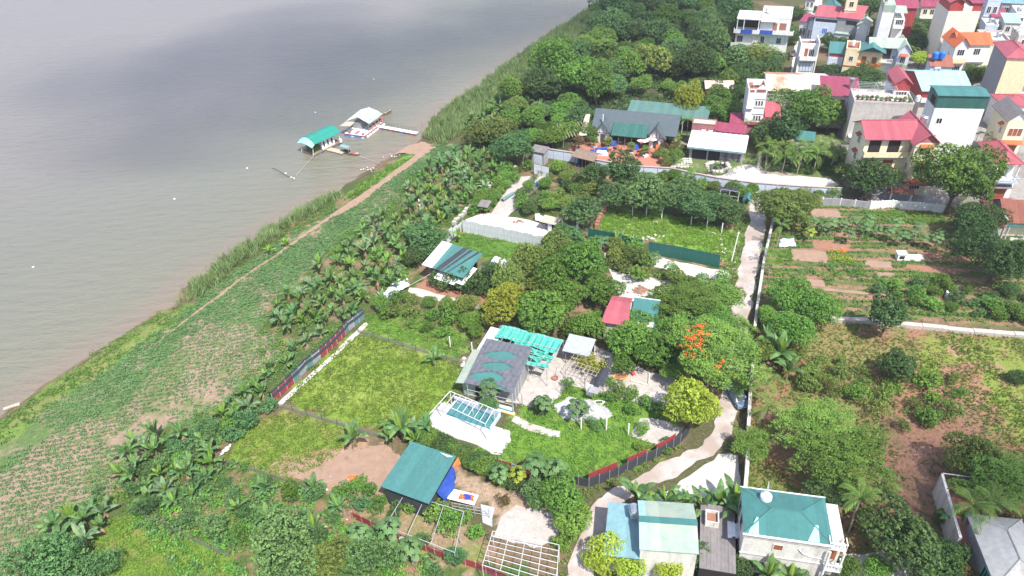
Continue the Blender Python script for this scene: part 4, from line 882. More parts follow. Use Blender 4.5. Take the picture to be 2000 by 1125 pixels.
T(808, 505, 22, 'round', 'dark', "dark bush left of the orchard shed posts")
for i, (a, b_, r) in enumerate([(850, 548, 16), (875, 556, 18), (905, 552, 22), (928, 565, 20), (940, 548, 17), (958, 572, 17)]):
    T(a, b_, r, 'bush', 'dark', "glossy dark citrus shrub on the red earth below the shed", group="citrus shrubs on the red earth", cat="shrub", name="citrus_shrub", hs=1.3)
T(962, 528, 18, 'column', 'dark', "dark upright citrus tree left of the small white shed", hs=.9)
T(1908, 68, 30, 'fine', 'olive', "olive tree between the orange roofed villa and grey tower")
T(1960, 160, 36, 'round', 'lime', "bright green tree below the grey tower house")
T(1902, 155, 26, 'fine', 'olive', "dull green tree right of the aqua roofs")
T(1795, 60, 30, 'round', 'dark', "dark tree between the white slab houses")
T(1790, 88, 22, 'round', 'dark', "dark tree above the blue water tank")
T(1798, 118, 16, 'round', 'lime', "bright little tree beside the orange low roof")
T(1520, 75, 26, 'round', 'blue', "tree in front of the white terraced villa")
T(1618, 85, 18, 'round', 'dark', "dark tree between the tube house and the yellow house")
T(1625, 137, 17, 'round', 'dark', "dark tree at the right end of the rusty roof")
T(1690, 150, 34, 'round', 'dark', "dark tree below the yellow house")
T(1550, 75, 14, 'round', 'dark', "small dark tree by the parked dark car")
T(1475, 118, 20, 'fine', 'lime', "yellow-lime tree left of the rusty roof")
T(1508, 128, 22, 'round', 'blue', "rounded tree above the rusty roof")
T(1440, 115, 30, 'round', 'blue', "greyish round tree at the edge of the wood")
T(1700, 15, 34, 'round', 'dark', "dark tree at the top between the town houses")
T(1745, 95, 14, 'round', 'dark', "little dark tree left of the pale blue house")
for (a, b_, r, lab) in [(1560, 25, 16, "dark tree behind the white modern villa"), (1585, 20, 14, "dark tree between villa and red roofed houses"), (1570, 60, 12, "small tree at the back lane's bend"), (1605, 70, 14, "tree before the grey house wall"), (1545, 60, 14, "tree right of the white modern villa"), (1600, 55, 9, "shrubby tree by the maroon lean-to"), (1640, 8, 16, "tree at the top edge beside the yellow tower"), (1690, 75, 12, "tree below the blank white slab"), (1700, 110, 16, "tree left of the pale blue house"), (1715, 175, 14, "tree left of the narrow red roofed house"), (1790, 165, 12, "tree squeezed beside the narrow red roofed house"), (1560, 190, 22, "tree before the rusty roofed hall"), (1530, 195, 18, "dark tree at the hall's front wall"), (1600, 205, 18, "tree between hall and big mango"), (1935, 150, 14, "tree at the foot of the grey tower")]:
    T(a, b_, r, 'round', 'dark', lab)
for i, (x, y) in enumerate(poly_points([(1490, 300), (1650, 300), (1655, 325), (1640, 335), (1500, 315)], 2.4, 53)):
    T(0, 0, 0, 'bush', 'dark', "dark shrub under the palm row", group="shrubs under the palm row", cat="shrub", name="shrub", world=(x, y, rr.uniform(1.0, 1.6)))
for i, (x, y) in enumerate(poly_points([(1045, 235), (1140, 215), (1140, 255), (1095, 290), (1030, 290)], 4.0, 54)):
    T(0, 0, 0, rr.choice(['round', 'fine']), rr.choice(['mango', 'fresh', 'blue']), "tree in the wood edge left of the restaurant", group="trees left of the restaurant", world=(x, y, rr.uniform(2.2, 3.3)))
# bottom part
T(92, 1108, 74, 'fine', 'blue', "large bluish green tree in the lower left corner")
T(185, 1118, 40, 'fine', 'blue', "bluish tree joined to the corner tree, right side")
T(555, 1085, 74, 'fine', 'blue', "big greyish green tree at the bottom of the garden strip")
T(640, 1100, 48, 'fine', 'olive', "olive tree right of the big greyish tree")
T(720, 1095, 48, 'fine', 'blue', "bushy tree near the bottom red fence")
T(1100, 978, 42, 'round', 'fresh', "fresh green tree left of the lane bend")
T(1120, 1015, 36, 'round', 'fresh', "green tree overhanging the lower lane")
T(1190, 1082, 38, 'fine', 'lime', "lime green tree before the faded blue roof")
T(1230, 1115, 34, 'fine', 'lime', "lime green tree at the bottom by the white wall")
T(1305, 1118, 30, 'fine', 'lime', "light green shrub tree below the pale green roof")
T(1365, 1088, 32, 'spiky', 'blue', "dense papaya-like rosette tree at the corner of the pale green roof", name="tree")
T(1440, 1105, 28, 'round', 'dark', "dark tree at the foot of the mouldy house wall")
T(1160, 1100, 24, 'fine', 'lime', "small lime tree at the lane edge near the bottom")
T(1050, 965, 32, 'spiky', 'blue', "bluish spiky castor shrub right of the courtyard")
T(1075, 920, 22, 'spiky', 'blue', "spiky castor shrub at the end of the hedge")
T(985, 978, 16, 'open', 'red', "brownish thin shrub above the courtyard slab")
T(955, 790, 0.1 + 17, 'round', 'blue', "small dense tree in front of the net roofed house")
T(1060, 790, 20, 'round', 'blue', "small leafy tree at the left edge of the grey gravel patch")
T(1135, 800, 22, 'open', 'blue', "pale loose tree standing on the grey gravel patch")
T(1160, 828, 17, 'open', 'blue', "loose small tree below the grey gravel patch")
T(1110, 750, 16, 'open', 'fresh', "shrub by the wire enclosure")
for i in range(16):
    a = 830 + i * 11.5; b_ = 853 + i * 5.6
    T(a, b_, 24 - (i % 3) * 3, 'round', 'mango' if i % 3 else 'dark', "dense dark green shrub in the hedge below the pool deck", group="hedge below the pool deck", cat="shrub", name="shrub", hs=.8)
for (a, b_, r) in [(700, 950, 20), (672, 965, 22), (740, 985, 18), (800, 985, 20), (850, 1000, 26), (880, 1020, 24), (905, 1010, 20), (930, 1040, 18), (720, 960, 16), (1100, 1060, 22), (780, 975, 14)]:
    T(a, b_, r, 'bush', 'fresh', "leafy shrub growing against the frames and shed at the bottom", group="shrubs round the bottom shed", cat="shrub")
for (a, b_, r) in [(1190, 745, 12), (1210, 765, 16), (1235, 772, 16), (1260, 785, 14), (1285, 795, 14), (1190, 775, 14), (1255, 840, 0.1 + 14), (1230, 800, 14), (1300, 880, 12), (1245, 872, 11), (1300, 862, 11)]:
    T(a, b_, r, 'bush', 'fresh', "low fresh green shrub along the yard fence", group="shrubs along the yard fence", cat="shrub")
# orchard in front of the central grove
for i, (x, y) in enumerate(poly_points([(765, 590), (830, 590), (950, 612), (940, 660), (870, 670), (800, 640), (745, 610)], 2.6, 5)):
    T(0, 0, 0, rr.choice(['open', 'bush', 'round']), rr.choice(['olive', 'mango', 'fresh']), "young fruit tree in the orchard below the stone path", group="young orchard trees", name="fruit_tree", world=(x, y, rr.uniform(1.2, 1.9)))
for i, (x, y) in enumerate(poly_points([(1040, 345), (1090, 335), (1165, 375), (1150, 400), (1090, 420), (1010, 420), (1005, 400)], 2.6, 6)):
    T(0, 0, 0, rr.choice(['open', 'bush', 'round']), rr.choice(['olive', 'mango', 'dark', 'fresh']), "garden shrub right of the stony lane", group="garden shrubs by the stony lane", cat="shrub", name="shrub", world=(x, y, rr.uniform(1.1, 1.9)))
for i, (x, y) in enumerate(poly_points([(1010, 318), (1040, 325), (1000, 365), (960, 405), (935, 425), (905, 425), (950, 380)], 2.0, 8)):
    T(0, 0, 0, rr.choice(['bush', 'round']), rr.choice(['fresh', 'mango', 'fresh']), "garden shrub between rubble wall and stony lane", group="shrubs inside the rubble wall", cat="shrub", name="shrub", world=(x, y, rr.uniform(1.0, 1.6)))
for i, (x, y) in enumerate(poly_points([(1190, 330), (1340, 352), (1440, 375), (1640, 390), (1640, 398), (1440, 392), (1330, 368), (1190, 345)], 2.4, 9)):
    T(0, 0, 0, rr.choice(['bush', 'open', 'round']), rr.choice(['olive', 'mango', 'fresh']), "scrubby tree along the grey boundary wall", group="scrub along the boundary wall", cat="shrub", name="shrub", world=(x, y, rr.uniform(1.0, 1.9)))
for i, (x, y) in enumerate(poly_points([(1120, 480), (1240, 492), (1250, 520), (1310, 545), (1425, 550), (1430, 600), (1290, 560), (1180, 530), (1120, 505)], 2.7, 10)):
    T(0, 0, 0, rr.choice(['bush', 'open', 'round']), rr.choice(['olive', 'mango', 'fresh']), "shrubby tree between the green sheet wall and the dusty floor", group="shrubs around the dusty floor", cat="shrub", name="shrub", world=(x, y, rr.uniform(1.2, 2.2)))
for i, (x, y) in enumerate(poly_points([(1510, 700), (1560, 680), (1720, 725), (1850, 740), (1900, 790), (1830, 840), (1740, 860), (1690, 800), (1560, 760)], 2.6, 12)):
    T(0, 0, 0, rr.choice(['open', 'open', 'bush']), rr.choice(['olive', 'mango', 'olive']), "thin scrubby bush on the bare red orchard ground", group="scrub in the lower orchard", cat="shrub", name="shrub", world=(x, y, rr.uniform(1.1, 1.9)))
for i, (x, y) in enumerate(poly_points([(1840, 550), (2020, 580), (2020, 635), (1850, 615), (1760, 600), (1700, 570)], 2.4, 13)):
    T(0, 0, 0, rr.choice(['spiky', 'bush']), rr.choice(['blue', 'fresh', 'mango']), "leafy garden shrub by the long stone wall", group="shrubs by the long stone wall", cat="shrub", name="shrub", world=(x, y, rr.uniform(.9, 1.6)))
for i, (x, y) in enumerate(poly_points([(450, 905), (560, 940), (700, 985), (770, 1010), (900, 1100), (860, 1150), (600, 1060), (420, 1060), (260, 1000), (350, 985)], 2.9, 14)):
    T(0, 0, 0, rr.choice(['spiky', 'spiky', 'open', 'open']), rr.choice(['blue', 'crop', 'mango', 'blue']), "leafy castor or cassava shrub in the lower garden strip", group="shrubs in the lower garden strip", cat="shrub", name="shrub", world=(x, y, rr.uniform(.9, 1.6)))
for i, (x, y) in enumerate(poly_points([(380, 850), (520, 790), (530, 800), (450, 870), (400, 900), (300, 960), (230, 980), (280, 900)], 2.2, 15)):
    T(0, 0, 0, rr.choice(['spiky', 'bush']), rr.choice(['blue', 'crop', 'fresh']), "bushy green shrub at the edge of the crop field", group="shrubs at the field edge", cat="shrub", name="shrub", world=(x, y, rr.uniform(.9, 1.5)))
for i, (x, y) in enumerate(poly_points([(1460, 1180), (1480, 1110), (1700, 1130), (1790, 1000), (1830, 990), (1860, 1040), (1800, 1180)], 3.2, 16)):
    T(0, 0, 0, rr.choice(['round', 'bush']), rr.choice(['dark', 'mango']), "dark shrub round the yard of the two storey house", group="shrubs round the house yard", cat="shrub", name="shrub", world=(x, y, rr.uniform(1.0, 1.6)))
# the wood behind, each tree its own
WOOD = [(1130, 205), (1045, 255), (950, 300), (930, 290), (985, 215), (1070, 160), (1150, 85), (1230, 10), (1290, -40), (1480, -40), (1455, 20), (1440, 60), (1440, 100), (1500, 120), (1490, 145), (1440, 150), (1380, 150), (1370, 190), (1300, 200), (1220, 195), (1160, 215)]
for i, (x, y) in enumerate(poly_points(WOOD, lambda x, y, r: 4.6 if y < 170 else 5.8, 17)):
    k = rr.choice(['round', 'round', 'fine', 'fine', 'flat']); a, b_ = P(x, y)
    T(0, 0, 0, k, rr.choice(['mango', 'dark', 'blue', 'olive', 'fresh', 'mango']) if b_ > 90 else rr.choice(['dark', 'blue', 'mango']), "tree in the dense riverside wood behind the restaurant", group="trees of the riverside wood", world=(x, y, rr.choice([2.2, 3, 3.6, 4.2, 5.2]) * rr.uniform(.85, 1.15) * (1 if y < 190 else 1.12)), hs=rr.uniform(.75, 1.35))
for i, (x, y) in enumerate(poly_points([(1440, 130), (1500, 130), (1505, 180), (1450, 200), (1390, 215)], 4.5, 19)):
    T(0, 0, 0, 'round', rr.choice(['mango', 'dark']), "green tree between the rusty roofs and the white tower", group="trees by the white tower", world=(x, y, rr.uniform(2.5, 3.6)))
for i, (x, y) in enumerate(poly_points([(1380, 240), (1440, 225), (1460, 260), (1400, 275)], 3.8, 20)):
    pass
for i, (x, y) in enumerate(poly_points([(1640, 95), (1720, 60), (1700, 180), (1760, 200), (1640, 180)], 5, 21)):
    T(0, 0, 0, 'round', 'dark', "dark tree in a gap between the town houses", group="trees among the town houses", world=(x, y, rr.uniform(2.0, 3.0)))

# ------------------------------------------------------------ banana groves
GROVES = [
 ([(905, 250), (960, 215), (1000, 190), (1060, 165), (1080, 180), (1010, 240), (960, 275), (920, 300)], 2.5, "banana plant in the grove above the landing", "bananas above the landing", 31),
 ([(860, 320), (930, 300), (990, 320), (960, 370), (900, 420), (870, 440), (790, 420), (800, 370)], 2.0, "banana plant in the grove left of the rubble wall", "bananas left of the rubble wall", 32),
 ([(790, 430), (840, 440), (790, 520), (790, 560), (730, 600), (600, 680), (540, 650), (520, 620), (600, 560), (690, 480), (720, 440)], 2.15, "banana plant in the long grove beside the crop field", "bananas beside the crop field", 33),
 ([(560, 690), (600, 680), (545, 740), (530, 770), (500, 800), (440, 850), (430, 810), (520, 740)], 2.2, "banana plant left of the red and black fence", "bananas left of the red and black fence", 34),
 ([(250, 880), (330, 860), (420, 870), (440, 900), (400, 960), (330, 1000), (260, 970), (240, 930)], 1.9, "banana plant in the ragged grove at the lower left", "bananas at the lower left", 35),
 ([(110, 1030), (180, 1000), (230, 1010), (180, 1070), (110, 1070)], 1.9, "banana plant with yellowing leaves near the corner tree", "bananas near the corner tree", 36),
 ([(500, 960), (640, 970), (700, 1010), (640, 1050), (520, 1040), (460, 1010)], 3.6, "banana plant among the shrubs of the lower strip", "bananas in the lower strip", 37),
 ([(1228, 990), (1300, 994), (1440, 1004), (1440, 1032), (1380, 1024), (1240, 1012)], 1.9, "broad leaved banana plant behind the pale green roof", "bananas behind the pale green roof", 38),
 ([(740, 850), (790, 835), (850, 850), (830, 880), (770, 880)], 2.2, "dark banana plant above the teal shed", "bananas above the teal shed", 39),
 ([(1140, 100), (1250, 60), (1290, 110), (1230, 140), (1150, 140)], 4.5, "banana plant at the edge of the wood", "bananas at the edge of the wood", 40),
 ([(1000, 225), (1080, 160), (1100, 190), (1030, 250)], 4.5, "banana plant between reeds and wood", "bananas between reeds and wood", 41)]
for poly, dm, lab, grp, sd_ in GROVES:
    for (x, y) in poly_points(poly, dm, sd_, avoid=False):
        a, b_ = P(x, y, 2); near = b_ > 760
        lo, hi = (.8, 1.25) if sd_ not in (38,) else (1.25, 1.6)
        banana(x, y, ban_rng.uniform(lo, hi), near, lab, grp, leaf=ban_rng.choice(['banana', 'banana', 'banana', 'banlate', 'fresh', 'crop'] if sd_ != 38 else ['banana']), spear=ban_rng.random() < .6, dead=ban_rng.choice([0, 2, 3]))
for (a, b_, s, lab) in [(690, 850, 1.35, "lone leafy banana plant at the corner of the bare earth plot"), (845, 690, 1.1, "banana plant beside the net fence of the upper lawn"), (1205, 465, 1.35, "banana plant in front of the green sheet wall"),
                        (1525, 690, 1.9, "large dark banana plant right of the lane wall"), (1500, 660, 1.4, "banana plant beside the large dark one"), (1540, 720, 1.4, "lower banana plant right of the lane wall"), (785, 835, 1.7, "tallest dark banana plant above the teal shed"),
                        (1450, 1000, 1.3, "banana plant behind the corner of the teal hipped roof"), (1870, 1010, 1.3, "dark banana plant behind the mouldy wall"), (895, 455, 1.0, "yellowish banana plant by the torn white sheet"), (1500, 1120, 1.3, "banana plant in front of the mouldy wall, left"), (1545, 1125, 1.3, "banana plant in front of the mouldy wall, right"),
                        (525, 480, .8, "small bright banana plant on the river bank"), (556, 465, .8, "young banana plant by the river path")]:
    g = G(a, b_, 2.2); banana(g[0], g[1], s, True, lab, None, leaf='bananalt' if 'bright' in lab or 'yellowish' in lab or 'young' in lab else 'banana')
# ------------------------------------------------------------ papayas
for i, (a, b_) in enumerate([(1590, 430), (1608, 440), (1625, 432), (1648, 436), (1668, 428), (1690, 440), (1715, 445), (1740, 450), (1762, 458), (1785, 455), (1805, 462), (1830, 465), (1838, 455), (1700, 425), (1750, 432), (1578, 440), (1660, 455), (1795, 440)]):
    papaya(a, b_, .85 + .1 * (i % 3), "papaya tree with pale trunk in the upper vegetable plot", "papaya trees in the vegetable plot")
papaya(1582, 452, .9, "papaya tree with yellow leaves in the vegetable plot", None, leaf='yellow')
for (a, b_, s, lab) in [(1045, 905, 1.3, "papaya tree inside the yard, near the lower red sheets"), (1085, 915, 1.2, "papaya tree right of the first yard papaya"), (975, 925, 1.0, "papaya tree at the lower end of the hedge"), (1010, 925, .95, "yellowing papaya tree below the red sheets"), (1128, 795, 1.2, "papaya tree on the grey gravel"), (955, 755, 1.3, "papaya tree in front of the net roof"),
                      (1060, 785, 1.1, "papaya tree at the edge of the yard paving"), (1175, 470, 1.1, "papaya tree left of the banana before the green wall"), (1278, 500, 1.0, "papaya tree on the dusty track"), (1250, 590, 1.1, "papaya tree at the lower edge of the threshing floor"), (780, 525, 1.0, "papaya tree near the white plastic sheeting"), (700, 560, 1.1, "papaya tree amid the bananas"),
                      (700, 1040, 1.2, "papaya tree at the bottom shrubs"), (760, 1030, 1.2, "papaya tree left of the water post"), (800, 1070, 1.2, "papaya tree below the pole frame"), (1370, 545, 1.0, "papaya tree right of the dusty track"), (1310, 520, 1.0, "papaya tree in the middle of the dusty track")]:
    papaya(a, b_, s, lab, None, leaf='yellow' if 'yellowing' in lab else 'papaya')
# ------------------------------------------------------------ palms
for i, (a, b_) in enumerate([(1500, 300), (1518, 292), (1533, 304), (1550, 298), (1566, 300), (1580, 290), (1596, 302), (1612, 296), (1628, 300), (1643, 288), (1505, 285), (1560, 285), (1605, 283), (1625, 280)]):
    palm(a, b_, 1.35, 2.5, "short areca palm in the row above the ornamental garden", "areca palms above the ornamental garden")
for (a, b_, s, h, lab) in [(1895, 238, 1.0, 7.0, "tall areca palm against the white green-topped building"), (1912, 262, .9, 4.5, "areca palm right of the tall one"), (1940, 270, .9, 4.5, "areca palm left of the pink hipped roof"), (1950, 262, .9, 4.5, "areca palm over the pink hipped roof"), (1752, 338, .9, 4.5, "areca palm before the cream house, right"), (1738, 345, .9, 4.5, "areca palm before the cream house, middle"), (1722, 352, .9, 4.5, "areca palm before the cream house, left"),
                          (1525, 440, 1.0, 4.5, "areca palm standing in front of the soft olive tree"), (1502, 490, .9, 2.5, "short areca palm by the lane wall"), (1506, 518, .8, 2.5, "lower short areca palm by the lane wall"), (1565, 300, 1, 4.5, "tall areca palm rising from the palm row"), (1905, 985, 1.3, 4.5, "left areca palm above the mouldy wall"), (1935, 980, 1.3, 4.5, "right areca palm above the mouldy wall"), (1682, 975, 1.2, 4.5, "palm under the big tree right of the hipped roof"),
                          (1528, 163, .9, 4.5, "areca palm in front of the rusty roof"), (1462, 238, .9, 4.5, "yellow-green palm left of the white tower foot"), (1345, 235, 1.0, 4.5, "palm right of the slate roof"), (1850, 90, 1.0, 4.5, "palm left of the orange roofed villa"), (1785, 95, .9, 4.5, "areca palm above the pale blue house"), (1845, 60, 1.0, 4.5, "palm against the tall white building"), (1710, 78, .8, 4.5, "small palm above the grey roofed blue house"), (1500, 790, 1.2, 2.5, "short palm right of the lane wall, lower"), (1500, 745, 1.2, 2.5, "short palm right of the lane wall, upper"), (1725, 1010 - 60, 1.0, 2.5, "short palm on the bare orchard ground"), (1760, 130, .9, 4.5, "areca palm beside the narrow red roofed house"), (1715, 130, .9, 4.5, "areca palm left of the narrow red roofed house"), (1655, 72, .7, 4.5, "palm by the pale green shed roofs")]:
    palm(a, b_, s, h, lab, None)
# ------------------------------------------------------------ houses
WIN = {}
class House:
    """FL, FR: photo pixels of the front wall's upper corners; H: their height; D: depth away from the viewer"""
    def __init__(s, name, label, FL, FR, H, D, cat="house", group=None, z0=0, side=1):
        a = G(FL[0], FL[1], H); b = G(FR[0], FR[1], H); d = b - a; s.W = math.hypot(d[0], d[1]); rz = math.atan2(d[1], d[0]); s.H = H; s.D = D
        s.t = thing(name, label, cat, (a[0], a[1], z0), rz, group)
    def box(s, nm, x0, x1, y0, y1, z0, z1, m, par=None):
        return MB().box(x0, x1, y0, y1, z0, z1).build(nm, m, par or s.t)
    def wall(s, m, x0=None, x1=None, y0=None, y1=None, z0=-.2, z1=None, nm="wall"):
        return s.box(nm, 0 if x0 is None else x0, s.W if x1 is None else x1, 0 if y0 is None else y0, s.D if y1 is None else y1, z0, s.H if z1 is None else z1, m)
    def window(s, face, u, z, w=1.1, h=1.4, fr=None, gl=None, bars=2, off=0.0, nm="window"):
        """face F front, L left, R right, B back; u along the face, z sill height; off = depth of the wall plane"""
        fr = fr or m_white; gl = gl or m_glass; key = (round(w, 2), round(h, 2), fr.name, gl.name, bars, nm)
        if key not in WIN:
            mb = MB(); t = .09
            mb.box(-w / 2 - t, w / 2 + t, -.07, 0.02, -t, 0).box(-w / 2 - t, w / 2 + t, -.07, 0.02, h, h + t).box(-w / 2 - t, -w / 2, -.07, 0.02, 0, h).box(w / 2, w / 2 + t, -.07, 0.02, 0, h)
            for k in range(1, bars + 1): x = -w / 2 + w * k / (bars + 1); mb.box(x - .035, x + .035, -.06, -.012, 0, h)
            f = mb.mesh(nm, fr); p = MB().box(-w / 2, w / 2, -.02, .01, 0, h).mesh("pane", gl); WIN[key] = (f, p)
        f, p = WIN[key]
        pos = {'F': (u, off, z, 0), 'L': (off, u, z, -math.pi / 2), 'R': (s.W + off, u, z, math.pi / 2), 'B': (u, s.D + off, z, math.pi)}[face]
        o = link(nm, f, s.t, pos[:3], (0, 0, pos[3])); link("pane", p, o); return o
    def door(s, face, u, z=0, w=1.0, h=2.2, m=None, off=0.0):
        pos = {'F': (u, off, z, 0), 'L': (off, u, z, -math.pi / 2), 'R': (s.W + off, u, z, math.pi / 2)}[face]
        mb = MB().box(-w / 2, w / 2, -.06, .02, 0, h); o = mb.build("door", m or m_wood, s.t, pos[:3], (0, 0, pos[3]))
        MB().box(-w * .42, -w * .05, -.085, -.062, .12 * h, .45 * h).box(.05 * w, .42 * w, -.085, -.062, .12 * h, .45 * h).box(-w * .42, -w * .05, -.085, -.062, .52 * h, .93 * h).box(.05 * w, .42 * w, -.085, -.062, .52 * h, .93 * h).build("door_panel", m or m_wood, o)
        return o
    def gable(s, m, x0=None, x1=None, y0=None, y1=None, z=None, rise=1.6, axis='x', ov=.45, gm=None, th=.12, ridge=None, nm="roof"):
        """axis: direction the ridge runs"""
        x0 = 0 if x0 is None else x0; x1 = s.W if x1 is None else x1; y0 = 0 if y0 is None else y0; y1 = s.D if y1 is None else y1; z = s.H if z is None else z
        mb = MB(); 
        if axis == 'x':
            c = (y0 + y1) / 2; dz = rise / (c - y0) * ov
            A = [(x0 - ov, y0 - ov, z - dz), (x1 + ov, y0 - ov, z - dz), (x1 + ov, c, z + rise), (x0 - ov, c, z + rise)]
            B = [(x0 - ov, c, z + rise), (x1 + ov, c, z + rise), (x1 + ov, y1 + ov, z - dz), (x0 - ov, y1 + ov, z - dz)]
            tri = [[(x0, y0, z), (x0, y1, z), (x0, c, z + rise - .06)], [(x1, y0, z), (x1, c, z + rise - .06), (x1, y1, z)]]
            rd = [(x0 - ov, c, z + rise + .03), (x1 + ov, c, z + rise + .03)]
        else:
            c = (x0 + x1) / 2; dz = rise / (c - x0) * ov
            A = [(x0 - ov, y0 - ov, z - dz), (c, y0 - ov, z + rise), (c, y1 + ov, z + rise), (x0 - ov, y1 + ov, z - dz)]
            B = [(c, y0 - ov, z + rise), (x1 + ov, y0 - ov, z - dz), (x1 + ov, y1 + ov, z - dz), (c, y1 + ov, z + rise)]
            tri = [[(x0, y0, z), (x1, y0, z), (c, y0, z + rise - .06)], [(x0, y1, z), (c, y1, z + rise - .06), (x1, y1, z)]]
            rd = [(c, y0 - ov, z + rise + .03), (c, y1 + ov, z + rise + .03)]
        up = [(p[0], p[1], p[2] + th) for p in A], [(p[0], p[1], p[2] + th) for p in B]
        mb.slab(up[0], th).slab(up[1], th); o = mb.build(nm, m, s.t)
        for t in tri: MB().add(t, [(0, 1, 2)]).build("gable", gm or m_white, s.t)
        if ridge: MB().bar((rd[0][0], rd[0][1], rd[0][2] + th), (rd[1][0], rd[1][1], rd[1][2] + th), .12, 6).build("ridge_cap", ridge, o)
        return o
    def shed(s, m, zf, zb, x0=None, x1=None, y0=None, y1=None, ov=.3, th=.1, nm="roof", zl=0):
        x0 = 0 if x0 is None else x0; x1 = s.W if x1 is None else x1; y0 = 0 if y0 is None else y0; y1 = s.D if y1 is None else y1
        return MB().slab([(x0 - ov, y0 - ov, zf + th + zl), (x1 + ov, y0 - ov, zf + th), (x1 + ov, y1 + ov, zb + th), (x0 - ov, y1 + ov, zb + th + zl)], th).build(nm, m, s.t)
    def hip(s, m, x0=None, x1=None, y0=None, y1=None, z=None, rise=1.5, ov=.4, th=.12, ridge=None, nm="roof"):
        x0 = (0 if x0 is None else x0) - ov; x1 = (s.W if x1 is None else x1) + ov; y0 = (0 if y0 is None else y0) - ov; y1 = (s.D if y1 is None else y1) + ov; z = s.H if z is None else z
        h = min(x1 - x0, y1 - y0) / 2 * .98
        if x1 - x0 >= y1 - y0: r = [(x0 + h, (y0 + y1) / 2, z + rise), (x1 - h, (y0 + y1) / 2, z + rise)]
        else: r = [((x0 + x1) / 2, y0 + h, z + rise), ((x0 + x1) / 2, y1 - h, z + rise)]
        c = [(x0, y0, z), (x1, y0, z), (x1, y1, z), (x0, y1, z)]
        v = c + r + [(p[0], p[1], p[2] - th) for p in c]
        F = [(0, 1, 5, 4), (1, 2, 5), (2, 3, 4, 5), (3, 0, 4)] if x1 - x0 >= y1 - y0 else [(0, 1, 4), (1, 2, 5, 4), (2, 3, 5), (3, 0, 4, 5)]
        F += [(6, 7, 1, 0), (7, 8, 2, 1), (8, 9, 3, 2), (9, 6, 0, 3), (9, 8, 7, 6)]
        o = MB().add(v, F).build(nm, m, s.t)
        mb = MB()
        ls = [(0, 4), (3, 4), (1, 5), (2, 5)] if x1 - x0 >= y1 - y0 else [(0, 4), (1, 4), (2, 5), (3, 5)]
        for a, b in ls + [(4, 5)]:
            A = Vector(v[a]) + Vector((0, 0, .02)); B = Vector(v[b]) + Vector((0, 0, .02)); mb.bar(A, B, .09, 5)
        mb.build("ridge_cap", ridge or m, o); return o
    def flat(s, m, x0=None, x1=None, y0=None, y1=None, z=None, par=.7, t=.18, fl=None, nm="parapet"):
        x0 = 0 if x0 is None else x0; x1 = s.W if x1 is None else x1; y0 = 0 if y0 is None else y0; y1 = s.D if y1 is None else y1; z = s.H if z is None else z
        s.box("roof_slab", x0 + .003, x1 - .003, y0 + .003, y1 - .003, z, z + .08, fl or m_conc)
        return MB().box(x0 - .04, x1 + .04, y0 - .04, y0 + t, z + .002, z + par).box(x0 - .04, x1 + .04, y1 - t, y1 + .04, z + .002, z + par).box(x0 - .04, x0 + t, y0 + t, y1 - t, z + .002, z + par).box(x1 - t, x1 + .04, y0 + t, y1 - t, z + .002, z + par).build(nm, m, s.t)
    def balcony(s, x0, x1, z, dep=1.2, m=None, rail='solid', y=0.0, rm=None, hh=.95):
        m = m or m_white; o = s.box("balcony", x0, x1, y - dep, y - .003, z - .16, z, m); rm = rm or m
        if rail == 'solid': MB().box(x0, x1, y - dep, y - dep + .12, z + .002, z + hh).box(x0, x0 + .12, y - dep + .12, y - .003, z + .002, z + hh).box(x1 - .12, x1, y - dep + .12, y - .003, z + .002, z + hh).build("balcony_wall", rm, s.t)
        else:
            mb = MB().box(x0, x1, y - dep, y - dep + .1, z + hh - .1, z + hh).box(x0, x0 + .1, y - dep + .1, y - .003, z + hh - .1, z + hh).box(x1 - .1, x1, y - dep + .1, y - .003, z + hh - .1, z + hh)
            n = int((x1 - x0) / .3)
            for k in range(n + 1): x = x0 + .06 + (x1 - x0 - .12) * k / n; mb.bar((x, y - dep + .05, z), (x, y - dep + .05, z + hh - .08), .055, 5)
            mb.build("balustrade", rm, s.t)
        return o
    def awning(s, face, u, z, w=1.6, dep=.8, m=None, off=0.0, dz=.45):
        pos = {'F': (u, off, z, 0), 'L': (off, u, z, -math.pi / 2), 'R': (s.W + off, u, z, math.pi / 2)}[face]
        return MB().slab([(-w / 2, -dep, -dz + .08), (w / 2, -dep, -dz + .08), (w / 2, -.002, .08), (-w / 2, -.002, .08)], .08).build("awning", m or m_orange, s.t, pos[:3], (0, 0, pos[3]))
    def ledge(s, z, m=None, x0=None, x1=None, dep=.18, y=0.0):
        return s.box("ledge", -.12 if x0 is None else x0, (s.W + .12) if x1 is None else x1, y - dep, y - .002, z, z + .14, m or m_white)
    def post(s, x, y, z0, z1, m, r=.08, nm="post"): return MB().bar((x, y, z0), (x, y, z1), r, 8).build(nm, m, s.t)
    def loc(s, x, y, z=0):
        v = Matrix.Rotation(s.t.rotation_euler.z, 4, 'Z') @ Vector((x, y, z)); return v + s.t.location
